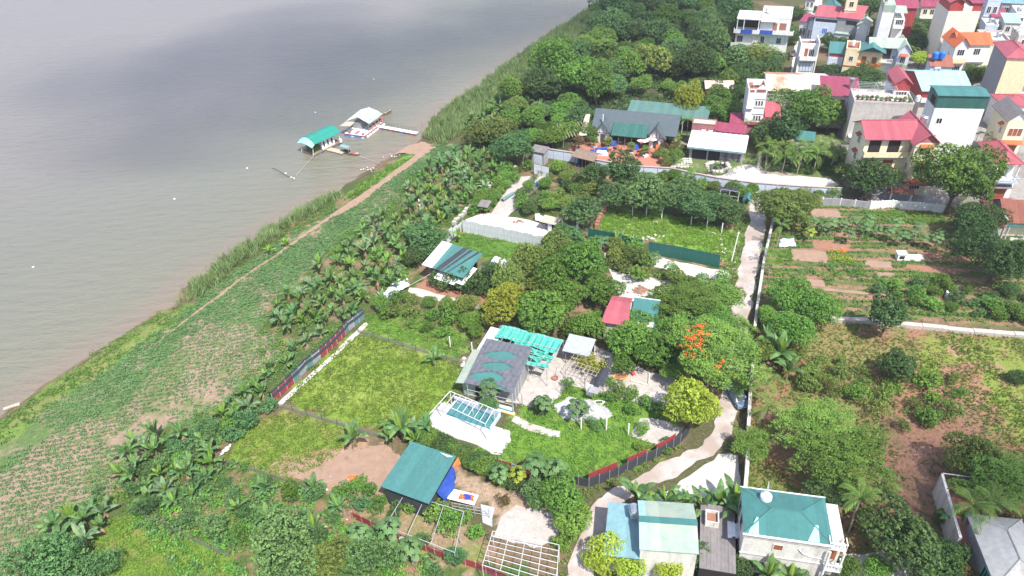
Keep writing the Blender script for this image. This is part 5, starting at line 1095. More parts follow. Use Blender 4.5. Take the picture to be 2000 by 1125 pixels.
def tank(loc, label, r=.55, L=1.5, horiz=True, rz=0.0, m=None):
    t = thing("water_tank", label, "water tank", tuple(loc), rz)
    if horiz:
        mb = MB(); prof = [(0, -L / 2), (r * .7, -L / 2 + .02), (r, -L / 2 + .15), (r, L / 2 - .15), (r * .7, L / 2 - .02), (0, L / 2)]; mb.lathe(prof, n=16); mb.v = [(z, y, x + r + .35) for x, y, z in mb.v]
        mb.build("drum", m or m_steel, t)
        MB().box(-L * .38, -L * .3, -r * .8, r * .8, 0, .42).box(L * .3, L * .38, -r * .8, r * .8, 0, .42).build("cradle", m_metal, t)
        MB().lathe([(r * .28, 0), (r * .28, .12), (0, .14)], (0, 0, 2 * r + .32), 10).build("lid", m or m_steel, t)
    else:
        MB().lathe([(0, .5), (r * .95, .5), (r, .6), (r, L + .3), (r * .75, L + .5), (r * .25, L + .62), (0, L + .64)], n=16).build("drum", m or m_steel, t)
        mb = MB()
        for k in range(4): a = k * math.pi / 2 + .7; mb.bar((math.cos(a) * r * .8, math.sin(a) * r * .8, 0), (math.cos(a) * r * .8, math.sin(a) * r * .8, .52), .04, 5)
        mb.build("stand", m_metal, t)
    return t
H_ = House
# --- cream three storey villa with red roof
h = H_("house", "cream three storey villa with red hipped roof, loggias and orange window awnings", (1790, 279), (1836, 279), 11.5, 11)
W_ = h.W
h.wall(m_cream); h.wall(m_cream, x0=-8.6, x1=-.002, y0=2.6, y1=10.5, z1=11.5, nm="side_wing")
h.gable(m_redroof, axis='y', rise=1.9, ov=.55, gm=m_pink, y1=10.9, ridge=m_redroof)
h.gable(m_redroof, x0=-8.6, x1=1.2, y0=2.2, y1=10.3, axis='x', rise=2.0, ov=.5, gm=m_cream, ridge=m_redroof)
for z in (3.9, 7.7): h.ledge(z, m_yellow)
for z in (5.1, 8.9):
    h.window('F', W_ / 2 - .1, z, 1.9, 1.5, bars=3); h.awning('F', W_ / 2 - .1, z + 2.2, 2.5, .8); h.window('L', 1.4, z, 1.0, 1.5, bars=2)
h.window('F', W_ / 2, 1.4, 1.9, 1.4, bars=3); h.awning('F', W_ / 2, 3.5, 2.6, .9)
for z in (3.9, 7.7): h.balcony(-8.6, -.1, z, 1.0, m_cream, y=2.6, rm=m_yellow)
for x in (-6.6, -2.9): h.box("loggia_opening", x - 1.15, x + 1.15, 2.56, 2.62, 8.0, 10.9, m_dark)
for x in (-7.0, -3.2): h.door('F', x, 4.0, 1.9, 2.6, off=2.6)
h.door('L', 1.9, 8.0, .9, 2.4)
h.box("lower_roof", -8.9, -.2, .6, 2.5, 3.1, 3.25, m_teal); h.window('L', 6.0, 5.2, 1.2, 1.5, off=-8.6); h.awning('L', 6.0, 7.4, 1.7, .8, m_redwall, off=-8.6); h.awning('L', 6.0, 11, 1.7, .8, m_redwall, off=-8.6); h.window('L', 6.0, 8.8, 1.2, 1.5, off=-8.6)
h.box("porch_roof", -.5, W_ + .5, -1.6, -.01, 2.9, 3.05, m_redtile)
tank(h.loc(W_ + .5, 10.2, 11.0), "round steel water tank behind the red roof of the cream villa", .8, 1.4, False)
# --- tall white building with green top
h = H_("building", "tall white rendered building with dark green sheet metal top storey", (1826, 211), (1923, 213), 13.5, 5.5, "building")
h.wall(m_white); h.wall(m_green, z0=13.5, z1=16.2, nm="top_storey"); h.gable(m_teal, z=16.2, rise=.4, ov=.25, gm=m_green, axis='x')
h.window('F', 1.6, 10.2, 1.0, 1.1, bars=1); h.window('F', 1.4, 6.6, .9, 1.1, bars=1, gl=m_grey)
h.box("net_opening", -.03, -.001, 1, 3.4, 13.8, 15.4, m_dark)
tank(h.loc(-2.0, 2.0, 9.2), "small steel tank on the roof left of the tall white building", .5, 1.2)
# --- aqua roofed red block
h = H_("building", "red sheet metal building with wide aqua roof and dark upper windows", (1804, 176), (1896, 176), 11.5, 13, "building")
h.wall(m_conc, z1=9.0); h.wall(m_redwall, z0=9.0, z1=11.5, nm="upper_storey"); h.gable(m_ltblue, rise=2.0, ov=.5, gm=m_redwall, axis='x')
h.box("roof_patch", h.W * .25, h.W * 1.02, -.55, 2.6, 12.25, 12.3, m_teal).location = (0, 0, -.8)
h.window('F', h.W * .24, 9.5, 2.0, 1.6, bars=1); h.window('F', h.W * .55, 9.5, 4.2, 1.6, bars=3); h.balcony(-.2, h.W + .2, 9.0, .8, m_white)
tank(h.loc(h.W * .48, 7.5, 13.2), "solar heater tank standing on the aqua roof", .35, 1.6)
# --- narrow red roofed
h = H_("house", "narrow pale grey tube house with steep red gabled roof", (1746, 177), (1777, 178), 11, 8)
h.wall(m_bluewhite); h.wall(m_redwall, x0=.05, y0=.05, y1=h.D - .05, x1=h.W - .05, z0=11, z1=12.8, nm="attic"); h.gable(m_redroof, axis='y', z=12.8, rise=1.3, ov=.35, gm=m_redwall)
h.balcony(0, h.W, 9.0, 1.2, m_white, 'bars'); h.window('F', h.W / 2, 9.3, 2.2, 1.5, bars=3)
# --- concrete block with roof garden
h = H_("building", "big bare concrete building with potted plants along its roof edge", (1668, 200), (1785, 206), 10, 7.5, "building")
h.wall(m_conc); h.flat(m_conc, par=.5); h.window('L', 2.5, 5.0, 1.0, 1.6, fr=m_white)
h.box("roof_sheet", .4, 3.2, -1.6, -.003, 2.2, 2.3, m_sheetw)
pr_rng = random.Random(3)
for k in range(12):
    p = h.loc(.8 + k * (h.W - 1.6) / 11, .9 + pr_rng.uniform(0, .8), 10.08); t = thing("potted_plant", "potted plant on the concrete building's roof edge", "potted plant", p, k, "potted plants on the roof edge")
    MB().lathe([(0, 0), (.22, 0), (.3, .4), (.24, .4)], n=8).build("pot", m_brick, t); o = link("foliage", CROWNS['bush'][k % 4], t, (0, 0, .3)); o.scale = (.35, .35, .4); setmat(o, lf['fresh'] if k % 3 else lf['red'])
t = thing("roof_frame", "rusty steel frame over the concrete building's roof garden", "steel frame", h.loc(1, 3, 10.08), h.t.rotation_euler.z)
for x in (0, 4, 8):
    MB().bar((x, 0, 0), (x, 0, 2.2), .05).bar((x, 4, 0), (x, 4, 2.2), .05).bar((x, 0, 2.2), (x, 4, 2.2), .05).build("frame_bay", m_metal, t)
for y in (0, 1, 2, 3, 4): MB().bar((0, y, 2.25), (8, y, 2.25), .04).build("rail", m_metal, t)
# --- maroon roofed villa with chimney
h = H_("house", "white villa with flat pitched maroon roof and steel chimney", (1607, 186), (1676, 190), 8, 8.5)
h.wall(m_white); h.shed(m_maroon, 8.1, 9.6, ov=.5); h.box("loggia", .8, 2.6, -.02, .02, 5.4, 7.2, m_dark); h.box("red_panel", 2.7, 5.2, -.04, -.001, 5.6, 7.2, m_redwall); h.balcony(0, 5.4, 5.0, .9, m_white)
h.window('F', h.W - 1.5, 1.2 + 2.6, 1.2, 1.4, bars=1); h.box("wing", 5.6, h.W + .3, -2.2, -.01, -.2, 6.6, m_whiteold); h.window('F', 7.5, 2.6, 1.2, 1.3, bars=1, off=-2.2)
MB().lathe([(.5, 0), (.5, 1.9), (.65, 2.0), (.65, 2.3), (0, 2.5)], (h.W - 1.6, 3.5, 8.9), 12).build("chimney", m_steel, h.t)
# --- white tower house
h = H_("house", "slim white three storey tower house with red tiled roof terrace and small pediment", (1462, 181), (1498, 182), 11.5, 6.8)
h.wall(m_white); h.box("terrace_floor", .1, h.W - .1, .1, h.D - .1, 11.5, 11.56, m_redtile)
h.flat(m_white, par=.85, fl=m_redtile, z=11.5)
h.box("parapet_panel", .3, 1.3, -.07, -.045, 11.65, 12.2, m_redtile); h.box("parapet_panel", 1.7, h.W - .3, -.07, -.045, 11.65, 12.2, m_redtile)
h.box("stair_bay", 0.02, h.W * .36, -.5, -.002, 4.2, 4.35, m_white); h.box("stair_bay", 0.02, h.W * .36, -.5, -.002, 7.8, 7.95, m_white)
MB().slab([(h.W * .45, -.1, 12.45), (h.W + .05, -.1, 12.45), (h.W * .72, -.1, 13.3)], .01).add([(h.W * .42, -.16, 12.38), (h.W + .05, -.16, 12.38), (h.W * .72, -.16, 13.4), (h.W * .42, .14, 12.38), (h.W + .05, .14, 12.38), (h.W * .72, .14, 13.4)], [(0, 1, 2), (5, 4, 3), (0, 2, 5, 3), (1, 4, 5, 2), (0, 3, 4, 1)]).build("pediment", m_white, h.t)
for z in (4.8, 8.4):
    for k in range(3): h.window('F', h.W * .52 + k * .62, z, .32, 1.2, bars=0)
    h.ledge(z - .3, x0=h.W * .42, x1=h.W); h.ledge(z + 1.7, x0=h.W * .42, x1=h.W)
tank(h.loc(2.0, 3.6, 11.6), "white solar water heater on the tower house terrace", .38, 1.9, m=m_white)
h2 = H_("building", "low dusky red annex with sheet roof beside the white tower house", (1497, 228), (1522, 229), 5.0, 5, "annex"); h2.wall(m_pink); h2.shed(m_redroof, 5.0, 6.6, ov=.4)
h2 = H_("building", "low maroon roof in front of the white tower house foot", (1428, 240), (1512, 246), 4.2, 4, "annex"); h2.wall(m_pink); h2.shed(m_maroon, 4.2, 5.0, ov=.4)
h2 = H_("building", "dusky red back wall building with two air conditioners", (1352, 242), (1398, 246), 5.4, 3, "building"); h2.wall(m_pink); h2.flat(m_brick, par=.3)
for k in (0, 1):
    t = thing("air_conditioner", ["left", "right"][k] + " white air conditioner on the dusky red wall", "air conditioner", h2.loc(2.8 + k * 1.6, -.45, 3.6), h2.t.rotation_euler.z); MB().box(-.5, .5, -.2, .2, 0, .75).build("case", m_white, t); MB().lathe([(.28, 0), (.28, .03), (.05, .05)], n=12).build("fan_grille", m_grey, t, (0, -.21, .38), (rad(90), 0, 0))
h2 = H_("building", "dusky red building with one air conditioner right of the white sheet roof", (1398, 256), (1452, 262), 4.6, 3.5, "building"); h2.wall(m_pink); h2.shed(m_maroon, 4.7, 5.2, ov=.3)
t = thing("air_conditioner", "single white air conditioner right above the white sheet roof", "air conditioner", h2.loc(2.2, -.45, 3.2), h2.t.rotation_euler.z); MB().box(-.5, .5, -.2, .2, 0, .75).build("case", m_white, t); MB().lathe([(.28, 0), (.28, .03), (.05, .05)], n=12).build("fan_grille", m_grey, t, (0, -.21, .38), (rad(90), 0, 0))
# --- rusty roof hall
h = H_("hall", "low hall under a huge curved rusty white sheet roof", (1500, 176), (1622, 180), 6.0, 13, "hall"); h.wall(m_conc); h.gable(m_rusty, rise=1.6, ov=.4, gm=m_conc)
h = H_("house", "small red shuttered house with rusty pale roof", (1380, 172), (1432, 172), 3.8, 5.5); h.wall(m_redwall); h.gable(m_rusty, rise=.9, ov=.4)
for k in range(3): h.door('F', 1.2 + k * 2.2, 0.2, 1.2, 2.4, m_palegreen)
# --- white modern villa
h = H_("villa", "large white modern three storey villa with wide balconies and blue cloths", (1487, 35), (1546, 38), 12.0, 12, "villa")
h.wall(m_white); h.flat(m_white, par=.45, fl=m_concl); h.wall(m_white, x0=-6.6, x1=-.01, y0=-.5, y1=9, z1=8.0, nm="west_wing")
h.box("roof_canopy", -6.8, -.05, -1.2, 8, 11.6, 11.85, m_white)
for x in (-6.5, -4.6, -.4): h.post(x, -1.0, 8, 11.6, m_white, .14)
h.box("terrace_back", -6.5, -.05, 4, 4.1, 8.02, 11.5, m_dark)
h.balcony(-7.2, -.1, 8.0, 1.6, m_white, y=-.5); h.balcony(-.6, h.W + 1.2, 8.0, 1.5, m_white); h.balcony(-7.6, -.9, 4.1, 1.6, m_white, y=-.5)
h.box("blue_cloth", -5.2, -1.9, -2.16, -2.11, 7.9, 9.0, m_bluetarp); h.box("blue_cloth", .2, 3.8, -1.56, -1.51, 7.9, 9.0, m_bluetarp)
h.door('F', h.W * .5, 8.1, 1.2, 2.6, m_brick); h.window('F', h.W * .76, 8.9, 1.7, 1.8, bars=1, fr=m_brick, gl=m_brick); h.window('F', 1.2, 4.8, 1.0, 1.9, bars=1); h.window('F', -5.2, 4.9, 1.5, 1.8, bars=2, off=-.5); h.window('F', h.W * .7, 4.9, 1.2, 1.6)
MB().box(0, 4.5, -1.1, -.003, 11.2, 11.32).build("pergola_beam", m_white, h.t)
for k in range(8): h.box("pergola_slat", .2 + k * .58, .35 + k * .58, -1.3, -.01, 11.34, 11.5, m_white)
h.box("green_awning", .2, 6.0, -4.2, -1.7, 2.6, 2.72, mat("bright_green_tarp", (.02, .42, .16)))
for x in (.4, 5.8): h.post(x, -4.0, 0, 2.6, m_metal, .05)
MB().lathe([(0, .0), (.6, .2), (.62, .6), (.3, .95), (0, 1.0)], (1.6, 5, 12.1), 10).build("roof_dome", m_white, h.t)
h = H_("shed", "small grey roofed shed left of the white modern villa", (1444, 27), (1460, 28), 6.5, 4, "shed"); h.wall(m_conc); h.shed(m_asb, 6.6, 7.0)
# --- town, row behind
def town(label, FL, FR, H, D, wm, roof, rm, floors=3, nwin=2, z1=None, cat="house", name="house", gm=None, rise=1.1, wl=True, bal=False, front=True, bw=None):
    h = H_(name, label, FL, FR, H, D, cat); h.wall(wm)
    if roof == 'x': h.gable(rm, rise=rise, axis='x', gm=gm or wm, ov=.4, ridge=rm)
    elif roof == 'y': h.gable(rm, rise=rise, axis='y', gm=gm or wm, ov=.4, ridge=rm)
    elif roof == 'hip': h.hip(rm, rise=rise)
    elif roof == 'shed': h.shed(rm, H + .05, H + rise)
    else: h.flat(wm, par=.6, fl=rm)
    st = H / floors
    if front:
        for k in range(floors):
            for j in range(nwin): h.window('F', h.W * (j + .6) / (nwin + .2), k * st + 1.0, min(1.1, h.W / nwin * .5), st * .42, bars=1)
            if k: h.ledge(k * st - .05, bw or m_white)
    if wl:
        for k in range(1, floors): h.window('L', D * .35, k * st + 1.1, .8, 1.1, bars=1)
    if bal:
        for k in range(1, floors): h.balcony(0, h.W, k * st, .9, m_white, 'bars')
    return h
h = town("grey house with long pale red roof and a blue window", (1592, 32), (1640, 36), 8.5, 7, m_bluewhite, 'shed', m_redroof, 2, 1, rise=1.6, front=False); h.window('F', h.W * .5, 3.6, 1.4, 1.6, gl=m_bluedrum); h.box("veranda_gap", .3, h.W - .2, -.03, -.002, 7.1, 7.9, m_dark)
h = town("grey house block with bright pink-red roof and dark veranda", (1637, 34), (1680, 39), 8.8, 7, m_grey, 'shed', m_redroof, 2, 1, rise=2.2, front=False); h.box("veranda", h.W * .4, h.W - .4, -.03, -.002, 7.0, 8.2, m_dark); h.box("lean_to_roof", .2, h.W * .75, -2.0, -.01, 4.6, 4.75, m_palegreen); h.box("lean_to", .4, h.W * .7, -1.8, -.012, -.2, 4.59, m_bluewhite)
town("green gabled house behind the red roofed houses", (1612, 21), (1645, 22), 8.5, 8, m_green, 'y', m_teal, 2, 1, rise=1.8)
town("yellow tower house at the top edge", (1655, -4), (1677, -3), 14, 6, m_yellow, 'flat', m_conc, 4, 1)
h = town("small pale green domed roof shed with white base", (1676, 48), (1697, 50), 8, 6, m_white, 'y', m_palegreen, 3, 1, rise=.9, front=False)
h = H_("house", "white narrow tube house with red terrace and curtained lower window", (1565, 92), (1598, 93), 9.2, 5.5)
h.wall(m_white, z1=6.0, y0=0); h.wall(m_white, y0=1.6, z0=6.0, z1=9.2, nm="upper_storey"); h.flat(m_white, y0=1.6, par=.6, fl=m_redtile, z=9.2); h.balcony(0, h.W, 6.0, 1.0, m_white); h.wall(m_white, x0=-.25, x1=-.002, y0=-.3, y1=6, z1=10.4, nm="side_fin"); h.wall(m_white, x0=h.W + .002, x1=h.W + .25, y0=-.3, y1=6, z1=10.8, nm="side_fin")
h.door('F', h.W * .4, 6.1, .9, 2.3, off=1.6); h.window('F', h.W * .72, 6.3, 1.3, 1.9, off=1.6, bars=2); h.window('F', h.W / 2, 2.6, 3.2, 2.4, bars=3, fr=m_darkmetal, gl=m_bluewhite)
tank(h.loc(h.W * .7, 3.4, 9.3), "steel tank on the red terrace of the tube house", .4, 1.3)
h = H_("house", "yellow two storey house with terracotta terrace between two green roofs", (1653, 97), (1679, 99), 8.5, 7)
h.wall(m_yellow); h.flat(m_yellow, par=.5, fl=m_redtile); h.window('F', h.W * .5, 5.6, .9, 1.2, bars=1); h.window('F', h.W * .45, 2.2, .8, .8); h.ledge(4.2, m_orange)
h.wall(m_yellow, x0=h.W + .01, x1=h.W + 6, y0=1.5, nm="east_wing", z1=8.0); h.gable(m_teal, x0=h.W, x1=h.W + 6.2, y0=.3, y1=7, z=8.3, rise=1.3, axis='y', gm=m_green)
h.balcony(h.W + .05, h.W + 6, 4.2, 1.3, m_yellow, y=1.5, rm=m_orange); h.door('F', h.W + 1.6, 4.3, 1.2, 2.3, off=1.5); h.door('F', h.W + 4.2, 4.3, 1.2, 2.3, off=1.5); h.door('F', h.W + 1.6, .3, 1.2, 2.3, off=1.5); h.window('F', h.W + 4.2, 1, 1.4, 1.6, off=1.5)
h = H_("shed", "glazed green roofed lean-to left of the yellow house", (1620, 104), (1649, 106), 6.8, 5.5, "lean-to"); h.wall(m_bluewhite); h.shed(m_teal, 6.9, 8.3); h.box("red_band", 0.05, h.W - .05, -.04, -.002, 6.0, 6.7, m_redwall)
for z in (1, 2.6, 4.2): h.window('F', h.W / 2, z, h.W * .8, 1.2, bars=4, gl=m_bluewhite)
h = H_("house", "pale blue house with grey gabled roof and orange window awnings", (1757, 97), (1780, 98), 8.8, 8)
h.wall(m_bluewhite); h.gable(m_palegreen, rise=1.6, axis='y', ov=.4, gm=m_bluewhite, y0=0, y1=8); h.gable(m_palegreen, x0=-7, x1=1.5, y0=1.5, y1=7.6, z=8.9, rise=1.5, axis='x', gm=m_bluewhite); h.wall(m_bluewhite, x0=-6.8, x1=-.002, y0=2.2, y1=7.5, nm="side_wing")
for z in (1.5, 5.2): h.window('F', h.W / 2, z, 1.2, 1.6, bars=2); h.awning('F', h.W / 2, z + 2.5, 1.9, .9, m_orange)
h.box("loggia_opening", -5.6, -1.4, 2.16, 2.19, 5.2, 8.2, m_dark); h.balcony(-6.4, -.8, 4.9, 1.4, m_white, y=2.2, rail='bars'); h.window('F', -.6, 5.2, .7, 1.3, off=2.2, gl=m_bluedrum)
h = H_("building", "tall blank white slab building with pale green roof", (1724, 24), (1747, 25), 14, 9, "building"); h.wall(m_white); h.wall(m_palegreen, z0=14, z1=16, nm="roof_room")
h = H_("building", "white terraced house with pale green awning beside the blank slab", (1748, 38), (1768, 39), 11, 7, "building"); h.wall(m_white); h.shed(m_palegreen, 12.6, 13.0, y0=1); h.balcony(0, h.W, 9.0, 1.4, m_white, 'bars'); h.window('F', h.W / 2, 9.4, h.W * .7, 1.6, bars=3)
town("crimson roofed house with crimson attic wall", (1746, 14), (1792, 15), 12, 7, m_redwall, 'x', m_maroon, 3, 2, rise=1.6, front=False)
town("white balcony house under a long plum roof", (1802, 12), (1845, 13), 10, 6, m_cream, 'x', m_maroon, 3, 3, rise=1.0, bal=True)
h = H_("building", "huge blank cream building with crimson roof rooms on top", (1853, 22), (1916, 22), 15.5, 10, "building"); h.wall(m_cream if 0 else mat("off_white_render", (.66, .62, .54), dirt=.4, dirtcol=(.5, .42, .34), streak=1)); h.wall(m_redwall, x0=.1, x1=h.W * .42, y0=.1, y1=9, z0=15.5, z1=18, nm="roof_room"); h.gable(m_redroof, x0=0, x1=h.W * .42, z=18, rise=1.0, axis='y', gm=m_redwall); h.wall(m_redwall, x0=h.W * .72, x1=h.W, y0=.1, y1=9, z0=15.5, z1=17.6, nm="roof_room"); h.shed(m_maroon, 17.6, 18.4, x0=h.W * .68, x1=h.W); h.wall(mat("off_white_render", (1, 1, 1)), x0=h.W * .43, x1=h.W * .71, y0=0, y1=8, z0=15.5, z1=16.8, nm="parapet_block")
# --- orange roofed villa
h = H_("villa", "white villa with bright orange cross-gabled roof", (1868, 89), (1894, 89), 9.8, 9, "villa"); W_ = h.W
h.wall(m_white); h.wall(m_white, x0=W_ + .002, x1=W_ + 5.6, y0=1.2, y1=9, nm="east_wing"); h.gable(m_orange, axis='y', rise=2.0, ov=.5, gm=m_white); h.gable(m_orange, x0=1.2, x1=W_ + 5.8, y0=1.2, y1=8.8, z=9.8, rise=1.9, axis='x', gm=m_white)
h.window('F', W_ / 2, 7.2, 1.6, 1.5, bars=2); h.window('F', W_ / 2, 2.6, 1.8, 1.6, bars=3); h.awning('F', W_ / 2, 5.6, 3, .9); h.balcony(W_ + .1, W_ + 5.6, 5.5, 1.1, m_white, 'bars', y=1.2); h.window('F', W_ + 2.8, 7.0, 1.5, 1.6, off=1.2, bars=2); h.window('F', W_ + 2.8, 2.4, 3.2, 2.0, off=1.2, bars=4); h.balcony(0, W_, 5.5, .7, m_yellow); h.ledge(1.5)
h.window('L', 3, 6.0, .6, 1.2); h.awning('L', 6, 4.6, 1.6, .8, m_brick)
h = H_("shed", "orange-red low roof behind the aqua roofed building", (1818, 130), (1860, 132), 7.5, 5, "shed"); h.wall(m_bluewhite); h.shed(m_redtile, 7.6, 8.9)
t = thing("water_tank", "pair of bright blue water drums on the orange low roof", "water tank", h.loc(.8, 2, 9.0), 0)
for k in (0, 1): MB().lathe([(0, 0), (.75, 0), (.8, .1), (.8, 1.4), (.5, 1.7), (0, 1.75)], (k * 1.7, 0, 0), 14).build("drum", m_bluedrum, t)
h = H_("building", "long mouldy concrete building right of the orange roofed villa", (1922, 82), (1972, 84), 9.8, 9, "building"); h.wall(m_whiteold); h.flat(m_conc, par=.7); h.box("awning_roof", -2, 5.5, -2.5, -.01, 4.0, 4.12, mat("straw_sheet", (.62, .56, .38)))
h = H_("house", "tall grey side-walled tower house with pink hipped roof", (1968, 112), (2020, 114), 14.5, 11); h.wall(m_grey); h.box("front_face", .05, h.W, -.05, -.003, -.2, 14.4, m_yellow); h.hip(m_redroof, rise=1.6)
h = H_("house", "house with beige sheet roof over an open terrace at the right edge", (1975, 143), (2030, 146), 10.5, 7); h.wall(m_white, z1=7.5); h.shed(mat("beige_sheet", (.50, .42, .36), ribs=0, dirt=.3), 10.3, 11.5)
for x in (.2, 4, 8): h.post(x, .2, 7.5, 10.3, m_metal)
h.balcony(0, h.W, 7.5, .5, m_grey); h.window('F', 2.5, 4.3, 1.4, 1.6, bars=2)
for (lab, FL, FR, H, D, wm, rf, rm, fl) in [
    ("white little house with crimson gabled roof near the top right", (1939, 32), (1966, 32), 9, 7, m_white, 'x', m_maroon, 2),
    ("flat house with light aqua roof sheet near the top right", (1964, 45), (1994, 46), 10, 6, m_whiteold, 'shed', m_ltblue, 3),
    ("grey walled house with blue-green roof at the top right corner", (1958, 6), (1998, 8), 11, 7, m_grey, 'shed', m_bluegr, 3),
    ("white flat roofed house crowded at the top right edge", (1985, 28), (2030, 30), 10, 8, m_white, 'flat', m_conc, 3),
    ("pale house with tiled terrace at the far right edge", (1990, 72), (2040, 74), 9, 7, m_whiteold, 'flat', m_conc, 3),
    ("white flat house with open concrete columns", (1925, 52), (1950, 53), 8.5, 7, m_bluewhite, 'flat', m_conc, 2),
    ("blank pale blue house behind the crimson roof rooms", (1930, 2), (1956, 3), 13, 8, m_bluewhite, 'flat', m_conc, 3),
    ("red roofed house at the very top between the trees", (1575, -2), (1592, -1), 7, 6, m_white, 'x', m_redroof, 2),
    ("small house with maroon roof by the back lane", (1563, 42), (1578, 44), 5, 5, m_white, 'shed', m_maroon, 1),
    ("tiny teal gabled shed by the back lane", (1580, 42), (1593, 44), 6, 5, m_bluewhite, 'y', m_teal, 1),
    ("red roofed house right of the bright lime tree", (1963, 206), (2030, 206), 6.5, 7, m_white, 'hip', m_redroof, 2),
    ("white house hidden behind the pale town roofs", (1850, -8), (1885, -8), 9, 6, m_white, 'x', m_redroof, 2)]:
    town(lab, FL, FR, H, D, wm, rf, rm, fl, 2)
h = H_("house", "cream house with dark slate gable and orange awnings at the right edge", (1972, 233), (2012, 234), 10.5, 8); h.wall(m_cream); h.gable(m_asb, axis='y', rise=1.8, ov=.5, gm=m_white); h.window('F', h.W * .5, 6.8, 2.6, 1.7, gl=m_wood, bars=2); h.awning('F', h.W * .5, 5.8, 4, 1.1); h.door('F', h.W * .5, 2.2, 2.6, 2.5)
h.window('L', 2, 6.6, .8, 1.4); h.awning('L', 2, 9.0, 1.5, .8); h.window('L', 2, 3.0, .8, 1.4); h.awning('L', 2, 5.0, 1.5, .8)
h = H_("house", "white balconied house with pink hipped roof below the cream slate house", (1950, 318), (1996, 319), 8.2, 9); h.wall(m_white, z1=8.2, y0=1.8); h.hip(m_redroof, rise=1.6, z=8.2, ov=.5); h.wall(m_white, z1=4.6, y0=-.2, y1=1.79, nm="lower_storey")
for x in (.2, h.W - .2): h.post(x, 0, 4.6, 8.1, m_white, .16)
h.balcony(0, h.W, 4.7, 1.2, m_bluewhite, 'bars', y=-.2); h.door('F', h.W * .45, 4.8, 1.3, 2.6, m_dark, off=1.8); h.door('F', h.W * .5, .2, 2.2, 2.6, off=-.2); h.awning('F', h.W * .5, 3.6, 3.4, .9, m_asb, off=-.2); h.awning('F', h.W * .45, 1.0, 4.6, 1.6, m_maroon, off=-1.0)
h = H_("house", "single storey house with weathered old red tiled roof", (1966, 431), (2045, 435), 3.3, 8); h.wall(m_cream); h.gable(m_redtile, rise=2.2, ov=.5, gm=m_conc); h.box("eave_sheet", 0, h.W, -1.2, -.3, 2.75, 2.83, m_teal)
for x in (.4, 3.4, 6.4): h.post(x, -1.0, 0, 2.75, m_white, .13)
h.box("side_wall", -.35, -.05, -1, 8, -.2, 3.9, m_conc)
h = H_("shed", "low crimson lean-to roof left of the old tiled house", (1938, 441), (1960, 442), 3.0, 7, "shed"); h.wall(m_whiteold); h.shed(m_maroon, 3.0, 4.2)
for (a, b_, z, lab) in [(1500, 25, 12.1, "steel tank on the white modern villa's roof"), (1730, 6, 16.1, "steel tank on the blank white slab"), (1925, 70, 10.0, "steel tank on the long mouldy building, left"), (1950, 72, 10.0, "steel tank on the long mouldy building, right"), (1790, 202, 10.1, "white tank at the concrete building's roof corner"), (1985, 66, 9.2, "steel tank on the tiled terrace house"), (1935, 44, 8.7, "steel tank on the open column house"), (1990, 22, 10.2, "steel tank in the crowded top right edge"), (1665, 92, 8.6, "white tank on the yellow house terrace")]:
    g = G(a, b_, z); tank((g[0], g[1], z), lab, .5, 1.3, 'white' not in lab or 'villa' in lab, m=m_white if lab.startswith("white") else None)
# --- restaurant
h = H_("restaurant", "long restaurant with slate blue roof, two front gables and green awning roof", (1168, 250), (1298, 262), 3.4, 8.0, "restaurant"); W_ = h.W
h.wall(m_woodold, y0=1.6); h.gable(m_slate, x0=-1.0, x1=W_ + 2.2, y0=.6, y1=9, z=3.4, rise=2.9, ov=.7, gm=m_grey)
for x0, x1 in ((-.2, 3.0), (W_ - 3.4, W_ - .2)):
    h.wall(m_white, x0=x0, x1=x1, y0=-.6, y1=3.2, z1=3.2, nm="gable_bay"); h.gable(m_slate, x0=x0, x1=x1, y0=-.6, y1=4.4, z=3.2, rise=1.9, axis='y', ov=.7, gm=m_white)
    h.door('F', (x0 + x1) / 2, 0, 1.2, 2.3, m_darkmetal, off=-.6)
    for k in (.25, .5, .75): h.box("timber_strip", x0 + (x1 - x0) * k - .05, x0 + (x1 - x0) * k + .05, -.66, -.602, 2.4, 3.2 + (1 - abs(k - .5) * 3) * .9, m_darkmetal)
    h.box("timber_strip", x0, x1, -.65, -.603, 2.5, 2.6, m_darkmetal)
MB().slab([(3.6, -2.2, 2.9), (W_ - 3.9, -2.2, 2.9), (W_ - 3.9, 1.6, 4.6), (3.6, 1.6, 4.6)], .1).build("green_roof", m_green, h.t)
for k in range(6): h.post(3.8 + k * (W_ - 8) / 5, -1.9, 0, 2.75, m_woodold, .07)
for k in range(5): h.door('F', 4.6 + k * (W_ - 9) / 4, 0, 1.5, 2.3, m_woodold if k % 2 else m_dark, off=1.6)
h.box("chimney", .8, 1.0, 1.2, 1.4, 4.2, 6.4, m_white)
h = H_("pergola", "bleached timber pergola beam and shed left of the restaurant", (1096, 262), (1138, 256), 3.0, 3, "pergola", side=1)
for k in range(9): MB().bar((k * .75, -2, 2.8), (k * .75 + .3, 4.5, 3.6), .07).build("rafter", m_bamboo, h.t)
for x in (0, 3, 6): MB().bar((x, -1.8, -.1), (x, -1.8, 2.9), .09).build("post", m_woodold, h.t); MB().bar((x, 4.2, -.1), (x, 4.2, 3.6), .09).build("post", m_woodold, h.t)
MB().slab([(3.5, -2.5, 3.1), (8.2, 6, 4.6), (9.2, 5.6, 4.6), (5.5, -2.7, 3.1)], .1).build("roof_boards", m_bamboo, h.t)
h = H_("shelter", "long open shelter with dull green sheet roof behind the restaurant", (1225, 221), (1380, 236), 3.8, 5.0, "shelter"); h.shed(mat('dull_green_sheet', (.10, .20, .18), rough=.6, ribs=0, dirt=.4, dirtcol=(.17, .26, .24)), 3.8, 5.2, ov=.2)
